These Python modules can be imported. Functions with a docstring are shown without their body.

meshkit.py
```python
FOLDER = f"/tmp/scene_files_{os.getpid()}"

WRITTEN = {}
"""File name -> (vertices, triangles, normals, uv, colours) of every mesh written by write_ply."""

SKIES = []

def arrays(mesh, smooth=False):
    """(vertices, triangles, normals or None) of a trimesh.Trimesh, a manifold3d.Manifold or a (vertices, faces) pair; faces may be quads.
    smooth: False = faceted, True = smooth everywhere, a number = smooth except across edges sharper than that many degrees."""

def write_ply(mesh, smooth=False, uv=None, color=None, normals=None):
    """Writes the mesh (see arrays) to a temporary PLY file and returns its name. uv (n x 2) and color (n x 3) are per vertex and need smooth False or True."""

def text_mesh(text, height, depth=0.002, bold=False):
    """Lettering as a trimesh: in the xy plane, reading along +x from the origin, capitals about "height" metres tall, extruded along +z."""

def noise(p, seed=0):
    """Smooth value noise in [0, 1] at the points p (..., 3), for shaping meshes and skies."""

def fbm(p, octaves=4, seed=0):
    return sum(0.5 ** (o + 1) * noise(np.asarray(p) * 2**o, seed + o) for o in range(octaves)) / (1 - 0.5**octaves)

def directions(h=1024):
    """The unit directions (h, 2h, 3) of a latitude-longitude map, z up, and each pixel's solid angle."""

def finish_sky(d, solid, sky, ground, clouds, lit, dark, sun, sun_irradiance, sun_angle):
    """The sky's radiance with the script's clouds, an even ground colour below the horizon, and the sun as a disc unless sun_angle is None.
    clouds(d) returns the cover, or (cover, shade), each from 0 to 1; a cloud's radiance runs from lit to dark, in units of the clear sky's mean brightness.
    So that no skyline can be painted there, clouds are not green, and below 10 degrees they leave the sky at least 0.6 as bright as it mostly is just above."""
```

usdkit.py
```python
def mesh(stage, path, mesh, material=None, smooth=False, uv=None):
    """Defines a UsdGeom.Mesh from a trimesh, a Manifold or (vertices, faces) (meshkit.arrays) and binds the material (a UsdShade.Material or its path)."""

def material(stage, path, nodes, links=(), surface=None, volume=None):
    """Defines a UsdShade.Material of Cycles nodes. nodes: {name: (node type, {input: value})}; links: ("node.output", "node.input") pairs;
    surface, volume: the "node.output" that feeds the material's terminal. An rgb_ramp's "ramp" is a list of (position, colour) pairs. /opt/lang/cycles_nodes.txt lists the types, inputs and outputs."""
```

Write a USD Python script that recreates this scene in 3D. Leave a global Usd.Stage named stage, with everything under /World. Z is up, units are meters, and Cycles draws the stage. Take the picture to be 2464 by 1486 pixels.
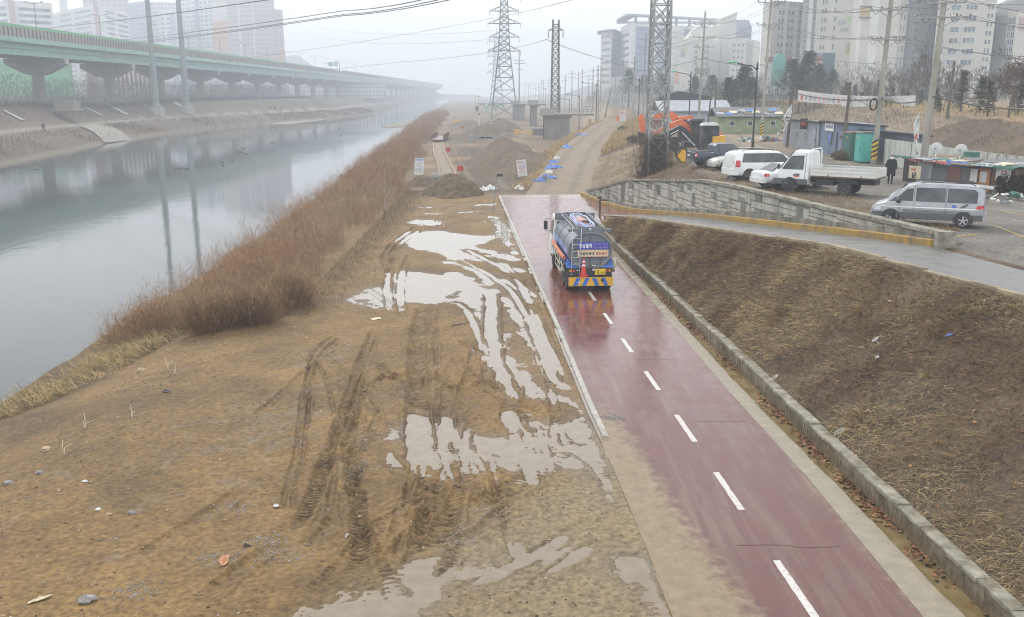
import math, random
import numpy as np
import trimesh
from scipy import ndimage
from scipy.spatial import cKDTree
import shapely
from shapely.geometry import Polygon, LineString
import usdkit, meshkit
from pxr import Usd, UsdGeom, UsdLux, UsdShade, Sdf, Gf, Vt
stage = Usd.Stage.CreateInMemory()
UsdGeom.SetStageUpAxis(stage, 'Z')
UsdGeom.SetStageMetersPerUnit(stage, 1.0)
UsdGeom.Xform.Define(stage, '/World')
UsdGeom.Scope.Define(stage, '/World/Looks')
# ------------------------------------------------------------------ camera, sky, sun, exposure
F, CX, CY, CAMH, PITCH = 2200., 1232., 743., 9.0, math.radians(13.2)
cam = UsdGeom.Camera.Define(stage, '/World/camera')
cam.AddTranslateOp().Set((0, 0, CAMH))
cam.AddRotateXYZOp().Set((90 - math.degrees(PITCH), 0, 0))
cam.CreateFocalLengthAttr(24.0)
cam.CreateHorizontalApertureAttr(24.0 * 2 * 1232 / F)
cam.CreateVerticalApertureAttr(24.0 * 2 * 743 / F)
cam.CreateClippingRangeAttr((0.1, 20000))
cam.CreateExposureAttr(EXPOSURE := 0.57)
SUN_EL, SUN_AZ = math.radians(48), math.radians(-22)      # azimuth from +y towards +x
usdkit.material(stage, '/World/Looks/sky_light', {
 'sky': ('sky_texture', {'sky_type': 'single_scattering', 'sun_disc': False, 'sun_elevation': SUN_EL, 'sun_rotation': SUN_AZ,
       'air_density': 1.0, 'aerosol_density': 3.0, 'altitude': 50.0}),
 'tc': ('texture_coordinate', {}),
 'n': ('noise_texture', {'scale': 2.2, 'detail': 4.0, 'roughness': 0.5}),
 'r': ('rgb_ramp', {'ramp': [(0.3, (8.2, 8.45, 8.8)), (0.7, (9.6, 9.8, 10.0))]}),
 'm': ('mix_color', {'fac': 0.86, 'use_clamp': False}),
 'bg': ('background_shader', {'strength': 0.12})},
 [('tc.generated', 'n.vector'), ('n.fac', 'r.fac'), ('sky.color', 'm.a'), ('r.color', 'm.b'), ('m.result', 'bg.color')], surface='bg.background')
dome = UsdLux.DomeLight.Define(stage, '/World/sky')
UsdShade.MaterialBindingAPI.Apply(dome.GetPrim()).Bind(UsdShade.Material.Get(stage, '/World/Looks/sky_light'))
sun = UsdLux.DistantLight.Define(stage, '/World/sun')
sun.CreateNormalizeAttr(True)
sun.CreateIntensityAttr(0.4)
sun.CreateAngleAttr(14.0)
sun.CreateColorAttr(Gf.Vec3f(1.0, 0.96, 0.9))
sun.AddRotateZOp().Set(-math.degrees(SUN_AZ))
sun.AddRotateXOp().Set(-(90 - math.degrees(SUN_EL)))
HAZE_DENSITY, HAZE_TOP = 0.00115, 104.0
usdkit.material(stage, '/World/Looks/haze', {'v': ('principled_volume', {'color': (0.72, 0.77, 0.83), 'density': HAZE_DENSITY, 'anisotropy': 0.2})},
    volume='v.volume')
# ------------------------------------------------------------------ helpers
_c, _s = math.cos(PITCH), math.sin(PITCH)
def ray(px, py):
 u, v = (px - CX) / F, (CY - py) / F
 return np.array([u, _c + v * _s, -_s + v * _c])
def at_z(px, py, z=0.0):
 r = ray(px, py)
 return np.array([0, 0, CAMH]) + r * ((z - CAMH) / r[2])
def at_y(px, py, Y):
 r = ray(px, py)
 return np.array([0, 0, CAMH]) + r * (Y / r[1])
def on_ground(px, py, y0=10, y1=1200):
 """the point of the terrain seen at a pixel of the survey"""
 r = ray(px, py)
 Y = np.geomspace(y0, y1, 4000)
 t = Y / r[1]
 z = ground_z(r[0] * t, Y)
 k = np.nonzero(CAMH + r[2] * t <= z)[0]
 k = k[0] if len(k) else len(Y) - 1
 return np.array([r[0] * t[k], Y[k], float(z[k])])
def gz(x, y):
 return float(ground_z(np.array([x], float), np.array([y], float))[0])
def bm(rgb):
 return tuple(rgb)
def srgb(r, g, b):
 return tuple((c / 255 / 12.92 if c <= 10 else ((c / 255 + .055) / 1.055) ** 2.4) for c in (r, g, b))
_names = {}
def numbered(parent, name):
 k = (parent, name)
 n = _names.get(k, 0)
 _names[k] = n + 1
 return name if n == 0 else f'{name}_{n:03d}'
def set_data(prim, label=None, cat=None, group=None, kind=None):
 for k, v in (('label', label), ('category', cat), ('group', group), ('kind', kind)):
  if v:
   prim.SetCustomDataByKey(k, v)
 return prim
def path_of(parent):
 if parent is None:
  return '/World'
 return str(parent) if isinstance(parent, (str, Sdf.Path)) else str(parent.GetPath())
def thing(name, label, cat, loc=(0, 0, 0), rot=0, group=None, scale=None, kind=None, tilt=None):
 p = '/World/' + numbered('/World', name)
 x = UsdGeom.Xform.Define(stage, p)
 x.AddTranslateOp().Set(tuple(float(v) for v in loc))
 if rot:
  x.AddRotateZOp().Set(float(rot))
 if tilt:
  x.AddRotateXYZOp().Set(tuple(float(v) for v in tilt))
 if scale is not None:
  x.AddScaleOp().Set(tuple(np.broadcast_to(scale, 3).astype(float)))
 return set_data(x.GetPrim(), label, cat, group, kind)
def copy_of(src, label, loc, rot=0, group=None, scale=None, tilt=None, cat=None):
 d = src.GetCustomData()
 r = thing(src.GetName().rstrip('0123456789').rstrip('_'), label, cat or d.get('category'), loc, rot, group or d.get('group'), scale, tilt=tilt)
 r.GetReferences().AddInternalReference(src.GetPath())
 r.SetInstanceable(True)
 return r
def put(name, mesh, mat, parent=None, label=None, cat=None, group=None, kind=None, smooth=False, attrs=None):
 """one mesh prim: a part under parent, or a top-level thing"""
 if isinstance(mesh, MB):
  mesh = mesh.mesh()
 base = path_of(parent)
 p = base + '/' + numbered(base, name)
 m = usdkit.mesh(stage, p, mesh, MATS.get(mat, mat) if isinstance(mat, str) else mat, smooth)
 for k, v in (attrs or {}).items():
  v = np.asarray(v, np.float32)
  if v.ndim == 2:
   UsdGeom.PrimvarsAPI(m).CreatePrimvar(k, Sdf.ValueTypeNames.Color3fArray, 'vertex').Set(Vt.Vec3fArray.FromNumpy(v))
  else:
   UsdGeom.PrimvarsAPI(m).CreatePrimvar(k, Sdf.ValueTypeNames.FloatArray, 'vertex').Set(Vt.FloatArray.FromNumpy(v))
 set_data(m.GetPrim(), label, cat, group, kind)
 return m.GetPrim()
class MB:
 """collects simple solids into one mesh"""
 def __init__(s):
  s.v, s.f, s.n = [], [], 0
 def add(s, v, f):
  v, f = np.asarray(v, float), np.asarray(f, int)
  if f.shape[1] == 4:
   f = np.vstack([f[:, [0, 1, 2]], f[:, [0, 2, 3]]])
  s.v.append(v); s.f.append(f + s.n); s.n += len(v)
  return s
 def tm(s, m):
  return s.add(m.vertices, m.faces)
 def box(s, x0, x1, y0, y1, z0, z1):
  v = [(x, y, z) for x in (x0, x1) for y in (y0, y1) for z in (z0, z1)]
  return s.add(v, [(0, 1, 3, 2), (4, 6, 7, 5), (0, 4, 5, 1), (2, 3, 7, 6), (0, 2, 6, 4), (1, 5, 7, 3)])
 def bar(s, a, b, w, h=None, up=(0, 0, 1)):
  """a box section from a to b"""
  a, b = np.asarray(a, float), np.asarray(b, float)
  h = w if h is None else h
  d = b - a; L = np.linalg.norm(d); d = d / max(L, 1e-9)
  u = np.asarray(up, float)
  if abs(d @ u) > .95: u = np.array([1., 0, 0])
  r = np.cross(d, u); r /= np.linalg.norm(r); u = np.cross(r, d)
  v = [p + r * (w / 2) * i + u * (h / 2) * j for p in (a, b) for i, j in ((-1, -1), (1, -1), (1, 1), (-1, 1))]
  return s.add(v, [(0, 1, 2, 3), (7, 6, 5, 4), (0, 4, 5, 1), (1, 5, 6, 2), (2, 6, 7, 3), (3, 7, 4, 0)])
 def tube(s, pts, r, sides=8, cap=True):
  p = np.asarray(pts, float)
  r = np.broadcast_to(np.asarray(r, float), (len(p),))
  t = np.gradient(p, axis=0); t /= np.linalg.norm(t, axis=1, keepdims=True) + 1e-12
  ref = np.array([0, 0, 1.]) if abs(t[:, 2]).max() < .9 else (np.array([1., 0, 0]) if abs(t[:, 0]).max() < .9 else np.array([0.3, 1, .1]))
  a = np.cross(t, ref); a /= np.linalg.norm(a, axis=1, keepdims=True) + 1e-12
  b = np.cross(t, a)
  g = np.arange(sides) * 2 * np.pi / sides
  v = (p[:, None] + r[:, None, None] * (np.cos(g)[None, :, None] * a[:, None] + np.sin(g)[None, :, None] * b[:, None])).reshape(-1, 3)
  f = []
  for i in range(len(p) - 1):
   for j in range(sides):
    k = (j + 1) % sides
    f.append((i * sides + j, i * sides + k, (i + 1) * sides + k, (i + 1) * sides + j))
  f = np.array(f)[:, ::-1]
  f = np.vstack([f[:, [0, 1, 2]], f[:, [0, 2, 3]]])
  if cap:
   n = len(p) * sides
   v = np.vstack([v, p[:1], p[-1:]])
   e = [(n, (j + 1) % sides, j) for j in range(sides)] + [(n + 1, (len(p) - 1) * sides + j, (len(p) - 1) * sides + (j + 1) % sides) for j in range(sides)]
   f = np.vstack([f, np.array(e)[:, ::-1]])
  return s.add(v, f)
 def cyl(s, a, b, r0, r1=None, sides=12):
  return s.tube([a, b], [r0, r0 if r1 is None else r1], sides)
 def prism(s, poly, axis, a, b):
  """polygon (list of 2-d points) extruded along axis 0/1/2 from a to b; the other axes keep their order"""
  P = Polygon(poly) if not isinstance(poly, Polygon) else poly
  m = trimesh.creation.extrude_polygon(P, b - a, engine='earcut')
  q = m.vertices
  o = [i for i in range(3) if i != axis]
  w = np.zeros_like(q)
  w[:, o[0]], w[:, o[1]], w[:, axis] = q[:, 0], q[:, 1], q[:, 2] + a
  f = m.faces if axis != 1 else m.faces[:, ::-1]
  return s.add(w, f)
 def lathe(s, prof, c=(0, 0, 0), sides=16, axis=2):
  prof = np.asarray(prof, float)
  g = np.arange(sides) * 2 * np.pi / sides
  v = np.stack([prof[:, None, 0] * np.cos(g), prof[:, None, 0] * np.sin(g), np.repeat(prof[:, 1:2], sides, 1)], -1).reshape(-1, 3)
  f = [(i * sides + j, i * sides + (j + 1) % sides, (i + 1) * sides + (j + 1) % sides, (i + 1) * sides + j) for i in range(len(prof) - 1) for j in range(sides)]
  if axis == 0: v = v[:, [2, 0, 1]]
  if axis == 1: v = v[:, [1, 2, 0]]
  return s.add(v + np.asarray(c), f)
 def move(s, off=(0, 0, 0), rotz=0, rx=0):
  a, b = math.radians(rotz), math.radians(rx)
  R = np.array([[math.cos(a), -math.sin(a), 0], [math.sin(a), math.cos(a), 0], [0, 0, 1]]) @ np.array([[1, 0, 0], [0, math.cos(b), -math.sin(b)], [0, math.sin(b), math.cos(b)]])
  s.v = [v @ R.T + np.asarray(off) for v in s.v]
  return s
 def mesh(s):
  return trimesh.Trimesh(np.vstack(s.v), np.vstack(s.f), process=False)
MATS = {}
def mat(name, col, col2=None, rough=.6, rough2=None, metal=0., scale=4., detail=4., bump=0., bscale=None, lo=.35, hi=.65, spec=.5, stretch=None, coat=0., extra=None, per_object=0., translucent=0.):
 """a painted / rough surface whose colour, gloss and relief vary by noise over the place"""
 N = {'g': ('geometry', {}), 'p': ('principled_bsdf', {'metallic': metal, 'roughness': rough, 'specular_ior_level': spec, 'coat_weight': coat})}
 L = []
 if col2 is None:
  col2 = tuple(c * .82 for c in col)
 vec = 'g.position'
 if stretch:
  N['mp'] = ('mapping', {'scale': stretch}); L.append(('g.position', 'mp.vector')); vec = 'mp.vector'
 N['n'] = ('noise_texture', {'scale': scale, 'detail': detail, 'roughness': .6})
 N['r'] = ('rgb_ramp', {'ramp': [(lo, col2), (hi, col)]})
 L += [(vec, 'n.vector'), ('n.fac', 'r.fac')]
 out = 'r.color'
 if per_object:
  N['oi'] = ('object_info', {}); N['mr'] = ('map_range', {'from_min': 0., 'from_max': 1., 'to_min': 1 - per_object, 'to_max': 1 + per_object})
  N['mx'] = ('vector_math', {'math_type': 'scale'})
  L += [('oi.random', 'mr.value'), (out, 'mx.vector1'), ('mr.result', 'mx.scale')]
  out = 'mx.vector'
 L.append((out, 'p.base_color'))
 if rough2 is not None:
  N['rr'] = ('map_range', {'from_min': lo, 'from_max': hi, 'to_min': rough2, 'to_max': rough}); L += [('n.fac', 'rr.value'), ('rr.result', 'p.roughness')]
 if bump:
  N['nb'] = ('noise_texture', {'scale': bscale or scale * 6, 'detail': 3.}); N['b'] = ('bump', {'strength': 1.0, 'distance': bump})
  L += [(vec, 'nb.vector'), ('nb.fac', 'b.height'), ('b.normal', 'p.normal')]
 surf = 'p.BSDF'
 if translucent:
  N['t'] = ('translucent_bsdf', {}); N['mc'] = ('mix_closure', {'fac': translucent})
  L += [(out, 't.color'), ('p.BSDF', 'mc.closure1'), ('t.BSDF', 'mc.closure2')]; surf = 'mc.closure'
 MATS[name] = usdkit.material(stage, '/World/Looks/' + name, N, L, surface=surf)
 return MATS[name]
def attr_mat(name, rough=.8, var=.25, scale=6., bump=0., bscale=30., rough_attr=None, spec=.3, translucent=0.):
 """colour from the mesh's own 'tint', broken up by noise"""
 N = {'g': ('geometry', {}), 'a': ('attribute', {'attribute': 'tint'}), 'n': ('noise_texture', {'scale': scale, 'detail': 6., 'roughness': .65}),
         'mr': ('map_range', {'from_min': .3, 'from_max': .7, 'to_min': 1 - var, 'to_max': 1 + var}), 'mx': ('vector_math', {'math_type': 'scale'}),
         'p': ('principled_bsdf', {'roughness': rough, 'specular_ior_level': spec})}
 L = [('g.position', 'n.vector'), ('n.fac', 'mr.value'), ('a.color', 'mx.vector1'), ('mr.result', 'mx.scale'), ('mx.vector', 'p.base_color')]
 if rough_attr:
  N['ra'] = ('attribute', {'attribute': rough_attr}); L.append(('ra.fac', 'p.roughness'))
 if bump:
  N['nb'] = ('noise_texture', {'scale': bscale, 'detail': 4.}); N['b'] = ('bump', {'strength': 1., 'distance': bump})
  L += [('g.position', 'nb.vector'), ('nb.fac', 'b.height'), ('b.normal', 'p.normal')]
 surf = 'p.BSDF'
 if translucent:
  N['t'] = ('translucent_bsdf', {}); N['mc'] = ('mix_closure', {'fac': translucent})
  L += [('mx.vector', 't.color'), ('p.BSDF', 'mc.closure1'), ('t.BSDF', 'mc.closure2')]; surf = 'mc.closure'
 MATS[name] = usdkit.material(stage, '/World/Looks/' + name, N, L, surface=surf)
def glass(name, tint, rough=.04, base=(.02, .025, .03)):
 """dark glazing of vehicles and far windows, seen from outside"""
 MATS[name] = usdkit.material(stage, '/World/Looks/' + name, {
  'f': ('fresnel', {'IOR': 1.5}), 't': ('transparent_bsdf', {'color': tint}), 'g': ('glossy_bsdf', {'color': (.9, .95, 1.), 'roughness': rough}), 'm': ('mix_closure', {})},
  [('f.fac', 'm.fac'), ('t.BSDF', 'm.closure1'), ('g.BSDF', 'm.closure2')], surface='m.closure')
def lerp(Y, pts):
 a = np.asarray(pts, float)
 return np.interp(Y, a[:, 0], a[:, 1])
def sm(t):
 t = np.clip(t, 0, 1)
 return t * t * (3 - 2 * t)
def fb(x, y, s, oct=4, seed=0):
 p = np.stack([np.asarray(x) * s, np.asarray(y) * s, np.zeros_like(np.asarray(x, float)) + .37], -1)
 return meshkit.fbm(p, oct, seed) - .5
# ------------------------------------------------------------------ lie of the land
PATH_L = [(5, 3.45), (14.5, 3.0), (21.5, 2.6), (25.4, 2.3), (36.4, 1.7), (45, 1.15), (63, .03), (84.5, -1.3)]
PATH_R = [(5, 7.4), (14.5, 7.27), (20.5, 7.12), (27, 6.75), (38.7, 6.28), (50, 5.8), (61, 5.5), (84.5, 5.5)]
CONC_R = [(5, 8.3), (14.5, 7.99), (20.5, 7.65), (26, 7.25), (37.5, 6.77), (50, 6.2), (61, 5.75), (84.5, 5.75)]
WALL_X = [(5, 8.95), (14.4, 8.5), (22, 8.02), (29, 7.66), (41.3, 6.9), (51, 6.25), (61, 5.85)]
RAMP_L = [(5, 22), (14, 17), (24.4, 14), (31.9, 12), (40.8, 10.1), (50, 8.25), (56, 7.1), (61, 6.05), (63, 5.6)]
EDGE = [(5, 22), (14, 19), (24.4, 17), (33.4, 15.5), (41.5, 14.1), (50.6, 12.3), (60, 11), (68, 9.5), (77, 7.8), (84, 6.6), (101.7, 8.8), (123, 11.5),
  (145, 15.3), (171, 20.5), (185, 24), (260, 34), (600, 60), (1500, 90)]
EDGE_Z = [(5, 3.6), (33, 3.6), (41, 2.95), (50, 2.2), (55, 1.75), (62, 1.0), (70, .25), (77, 0), (84, 0), (101.7, .74), (123, 1.6), (145.5, 2.56), (171, 3.6), (185, 4), (300, 4.4), (1500, 5)]
WALL_H = [(5, 0), (33.3, 0), (34, .35), (41, .9), (50, 1.65), (56, 1.9), (62, 2.05), (71, 1.85), (77, 1.0), (83.5, .1), (85, 0)]
SHORE_R = [(5, -16.6), (20, -17.6), (31, -18.2), (45, -18.7), (70, -19.5), (100, -21), (200, -27), (500, -46), (1000, -75), (1500, -100)]
SHORE_L = [(5, -66), (100, -72), (138, -77), (204, -89), (243, -93), (284, -95), (330, -92), (400, -82), (474, -74), (700, -88), (1200, -115), (1500, -130)]
REED_R = [(28, -12), (38, -9.), (60, -9.2), (87, -9.5), (119, -12.5), (200, -17.4), (590, -38), (1000, -62)]
_y = np.arange(20., 420., 1.)
SHORE_R = [(5, -16.6)] + list(zip(_y, lerp(_y, SHORE_R) + 2.6 * fb(_y * 0, _y, .16, 4, 110) * np.interp(_y, [20, 30], [0, 1]))) + [(500, -46), (1000, -75), (1500, -100)]
WATER_Z = -1.5
def lot_z(Y):
 return 3.7 + .0035 * np.clip(Y - 40, 0, 150)
def bank_x(Y):
 return np.interp(Y, [60, 95, 118, 200, 400], [29.5, 30, 37, 46, 60])
def ramp_z(Y):
 return lerp(Y, EDGE_Z)
RX0, RX1, RY0, RY1, RS = -12.0, 4.2, 11.0, 100.0, .04
RNX, RNY = int((RX1 - RX0) / RS), int((RY1 - RY0) / RS)
_rx, _ry = np.meshgrid(RX0 + RS * (np.arange(RNX) + .5), RY0 + RS * (np.arange(RNY) + .5), indexing='ij')
def plan(pts, z=0.0):
 return [tuple(at_z(x, y, z)[:2]) for x, y in pts]
PUDDLES = [
 [(820, 722), (860, 708), (890, 690), (920, 690), (935, 706), (950, 700), (955, 658), (1000, 656), (1060, 664), (1085, 652), (1130, 668), (1160, 690), (1185, 714), (1150, 716), (1100, 697), (1075, 712), (1065, 726), (1030, 728), (1000, 726), (960, 730), (940, 744), (905, 738), (870, 737)],
 [(962, 572), (985, 560), (1040, 556), (1110, 562), (1150, 570), (1200, 565), (1170, 585), (1130, 590), (1110, 602), (1090, 612), (1060, 608), (1020, 600), (985, 592)],
 [(935, 1020), (960, 1025), (990, 1010), (1040, 1020), (1060, 1008), (1100, 1030), (1130, 1050), (1180, 1060), (1250, 1040), (1310, 1030), (1350, 1020), (1410, 1000), (1440, 1005), (1450, 1080), (1480, 1150), (1510, 1225), (1480, 1210), (1440, 1150), (1420, 1130), (1350, 1125), (1300, 1120), (1290, 1145), (1250, 1125), (1200, 1110), (1130, 1105), (1080, 1105), (1060, 1125), (990, 1105), (965, 1090), (985, 1060), (940, 1060)],
 [(960, 1415), (1000, 1385), (1060, 1365), (1150, 1375), (1210, 1345), (1260, 1315), (1340, 1305), (1430, 1330), (1470, 1340), (1560, 1330), (1590, 1400), (1620, 1480), (1590, 1480), (1530, 1400), (1430, 1355), (1340, 1330), (1270, 1335), (1230, 1365), (1180, 1390), (1100, 1395), (1040, 1410), (1010, 1430)],
 [(780, 1500), (790, 1460), (830, 1458), (870, 1455), (900, 1470), (1000, 1432), (1050, 1430), (990, 1500)],
 [(980, 536), (1000, 530), (1058, 534), (1050, 542), (1010, 541)],
 [(1190, 560), (1225, 545), (1232, 580), (1250, 612), (1230, 612), (1215, 585)]]
STREAMS = [([(1060, 628), (1120, 640), (1180, 665), (1240, 690), (1285, 725)], .45), ([(1100, 608), (1150, 622), (1210, 640), (1260, 655)], .5), ([(1110, 590), (1180, 606), (1240, 625)], .6),
           ([(1125, 700), (1150, 730), (1170, 770), (1185, 800), (1200, 850)], .55), ([(1200, 850), (1230, 880), (1262, 920), (1290, 960)], .4), ([(1215, 715), (1245, 755), (1262, 800), (1290, 840), (1305, 880)], .3),
           ([(1270, 760), (1295, 800), (1315, 850), (1340, 900), (1360, 940)], .3), ([(1280, 945), (1340, 950), (1400, 975), (1430, 1000)], .35), ([(1100, 715), (1120, 720), (1140, 740)], .3),
           ([(1215, 1000), (1260, 1020), (1330, 1025)], .35), ([(1030, 592), (1060, 604), (1100, 626)], .3), ([(1130, 640), (1160, 660), (1190, 700), (1230, 740)], .25), ([(1180, 520), (1205, 540), (1215, 575)], .5),
           ([(1150, 340), (1175, 400), (1205, 440), (1222, 462)], .3), ([(1000, 500), (1080, 497), (1190, 492)], .35), ([(1010, 515), (1100, 512), (1210, 505)], .2)]
TRACKS = [  # outline, width, depth, cross bars
 ([(1025, 735), (1009, 802), (1006, 863), (1006, 925), (1006, 986), (1008, 1080), (1020, 1120)], .66, .075, .27),
 ([(1040, 1150), (1060, 1230), (1050, 1290), (1000, 1370), (945, 1425)], .75, .065, .24),
 ([(1180, 700), (1184, 741), (1181, 802), (1187, 863), (1208, 909), (1227, 955), (1225, 1010), (1250, 1050)], .5, .065, .25),
 ([(1310, 1100), (1290, 1150), (1180, 1200), (1100, 1230)], .6, .04, .2),
 ([(819, 799), (773, 827), (752, 858), (733, 930), (722, 1010), (712, 1100), (690, 1180), (680, 1250)], .16, .035, 0),
 ([(835, 803), (788, 832), (768, 862), (750, 930), (738, 1010), (728, 1100), (706, 1180), (700, 1250)], .16, .035, 0),
 ([(905, 790), (865, 880), (830, 990), (790, 1100), (745, 1220), (700, 1290)], .35, .05, .15), ([(880, 900), (850, 1000), (840, 1090), (860, 1180), (870, 1290), (865, 1400)], .4, .04, .15),
 ([(1077, 814), (1110, 830), (1153, 851), (1185, 880)], .3, .05, 0), ([(896, 861), (930, 900), (976, 943), (1000, 960)], .3, .05, 0), ([(1058, 879), (1055, 912), (1080, 935), (1138, 946), (1180, 940)], .22, .04, .0),
 ([(1092, 851), (1110, 885), (1153, 918), (1200, 950), (1239, 974), (1300, 1010)], .35, .06, 0), ([(1178, 915), (1200, 950), (1233, 983)], .2, .04, 0), ([(900, 930), (925, 900), (960, 905), (985, 940)], .25, .05, 0),
 ([(1075, 740), (1095, 725), (1125, 750), (1150, 800), (1165, 850), (1175, 920)], .3, .05, 0), ([(1030, 760), (1045, 830), (1040, 880), (1020, 930)], .3, .05, 0),
 ([(935, 660), (920, 620), (940, 590), (1000, 545), (1100, 520), (1200, 512)], .3, .06, 0), ([(950, 640), (940, 610), (965, 585), (1010, 552), (1110, 535), (1200, 530)], .3, .06, 0),
 ([(940, 750), (930, 690), (935, 640), (960, 600)], .3, .05, 0), ([(970, 770), (962, 710), (968, 650), (985, 610)], .3, .05, 0), ([(1015, 500), (1100, 505), (1200, 500)], .4, .07, 0), ([(990, 488), (1090, 490), (1190, 482)], .35, .06, 0),
 ([(1215, 640), (1250, 680), (1280, 740), (1310, 820), (1350, 900)], .35, .06, 0), ([(1120, 600), (1200, 640), (1260, 690), (1295, 720)], .35, .07, 0), ([(1100, 620), (1170, 655), (1230, 700), (1270, 760), (1310, 860), (1340, 930)], .3, .06, 0),
 ([(1060, 1180), (1010, 1260), (960, 1330), (900, 1390)], .35, .05, 0), ([(1450, 1240), (1330, 1310), (1200, 1380), (1040, 1460)], .3, .025, 0), ([(1480, 1280), (1380, 1340), (1280, 1420), (1200, 1486)], .3, .025, 0), ([(1250, 1180), (1180, 1260), (1080, 1330)], .3, .03, 0),
 ([(620, 1150), (560, 1200), (420, 1290), (300, 1370)], .4, .03, 0), ([(700, 1290), (560, 1380), (450, 1486)], .4, .03, 0)]
_g = random.Random(5)
for _k in range(40):
 _x, _y = _g.uniform(740, 1330), _g.uniform(770, 1150); _n = _g.randint(3, 5); _dx = _g.gauss(-12, 34); _l = [(_x, _y)]
 for _j in range(_n):
  _x += _dx + _g.gauss(0, 12); _y += _g.uniform(40, 85); _dx *= .9; _l.append((_x, _y))
 TRACKS.append((_l, _g.choice([.12, .15, .2, .28, .36]), _g.uniform(.02, .036), _g.choice([0, 0, .13, .16])))
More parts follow.
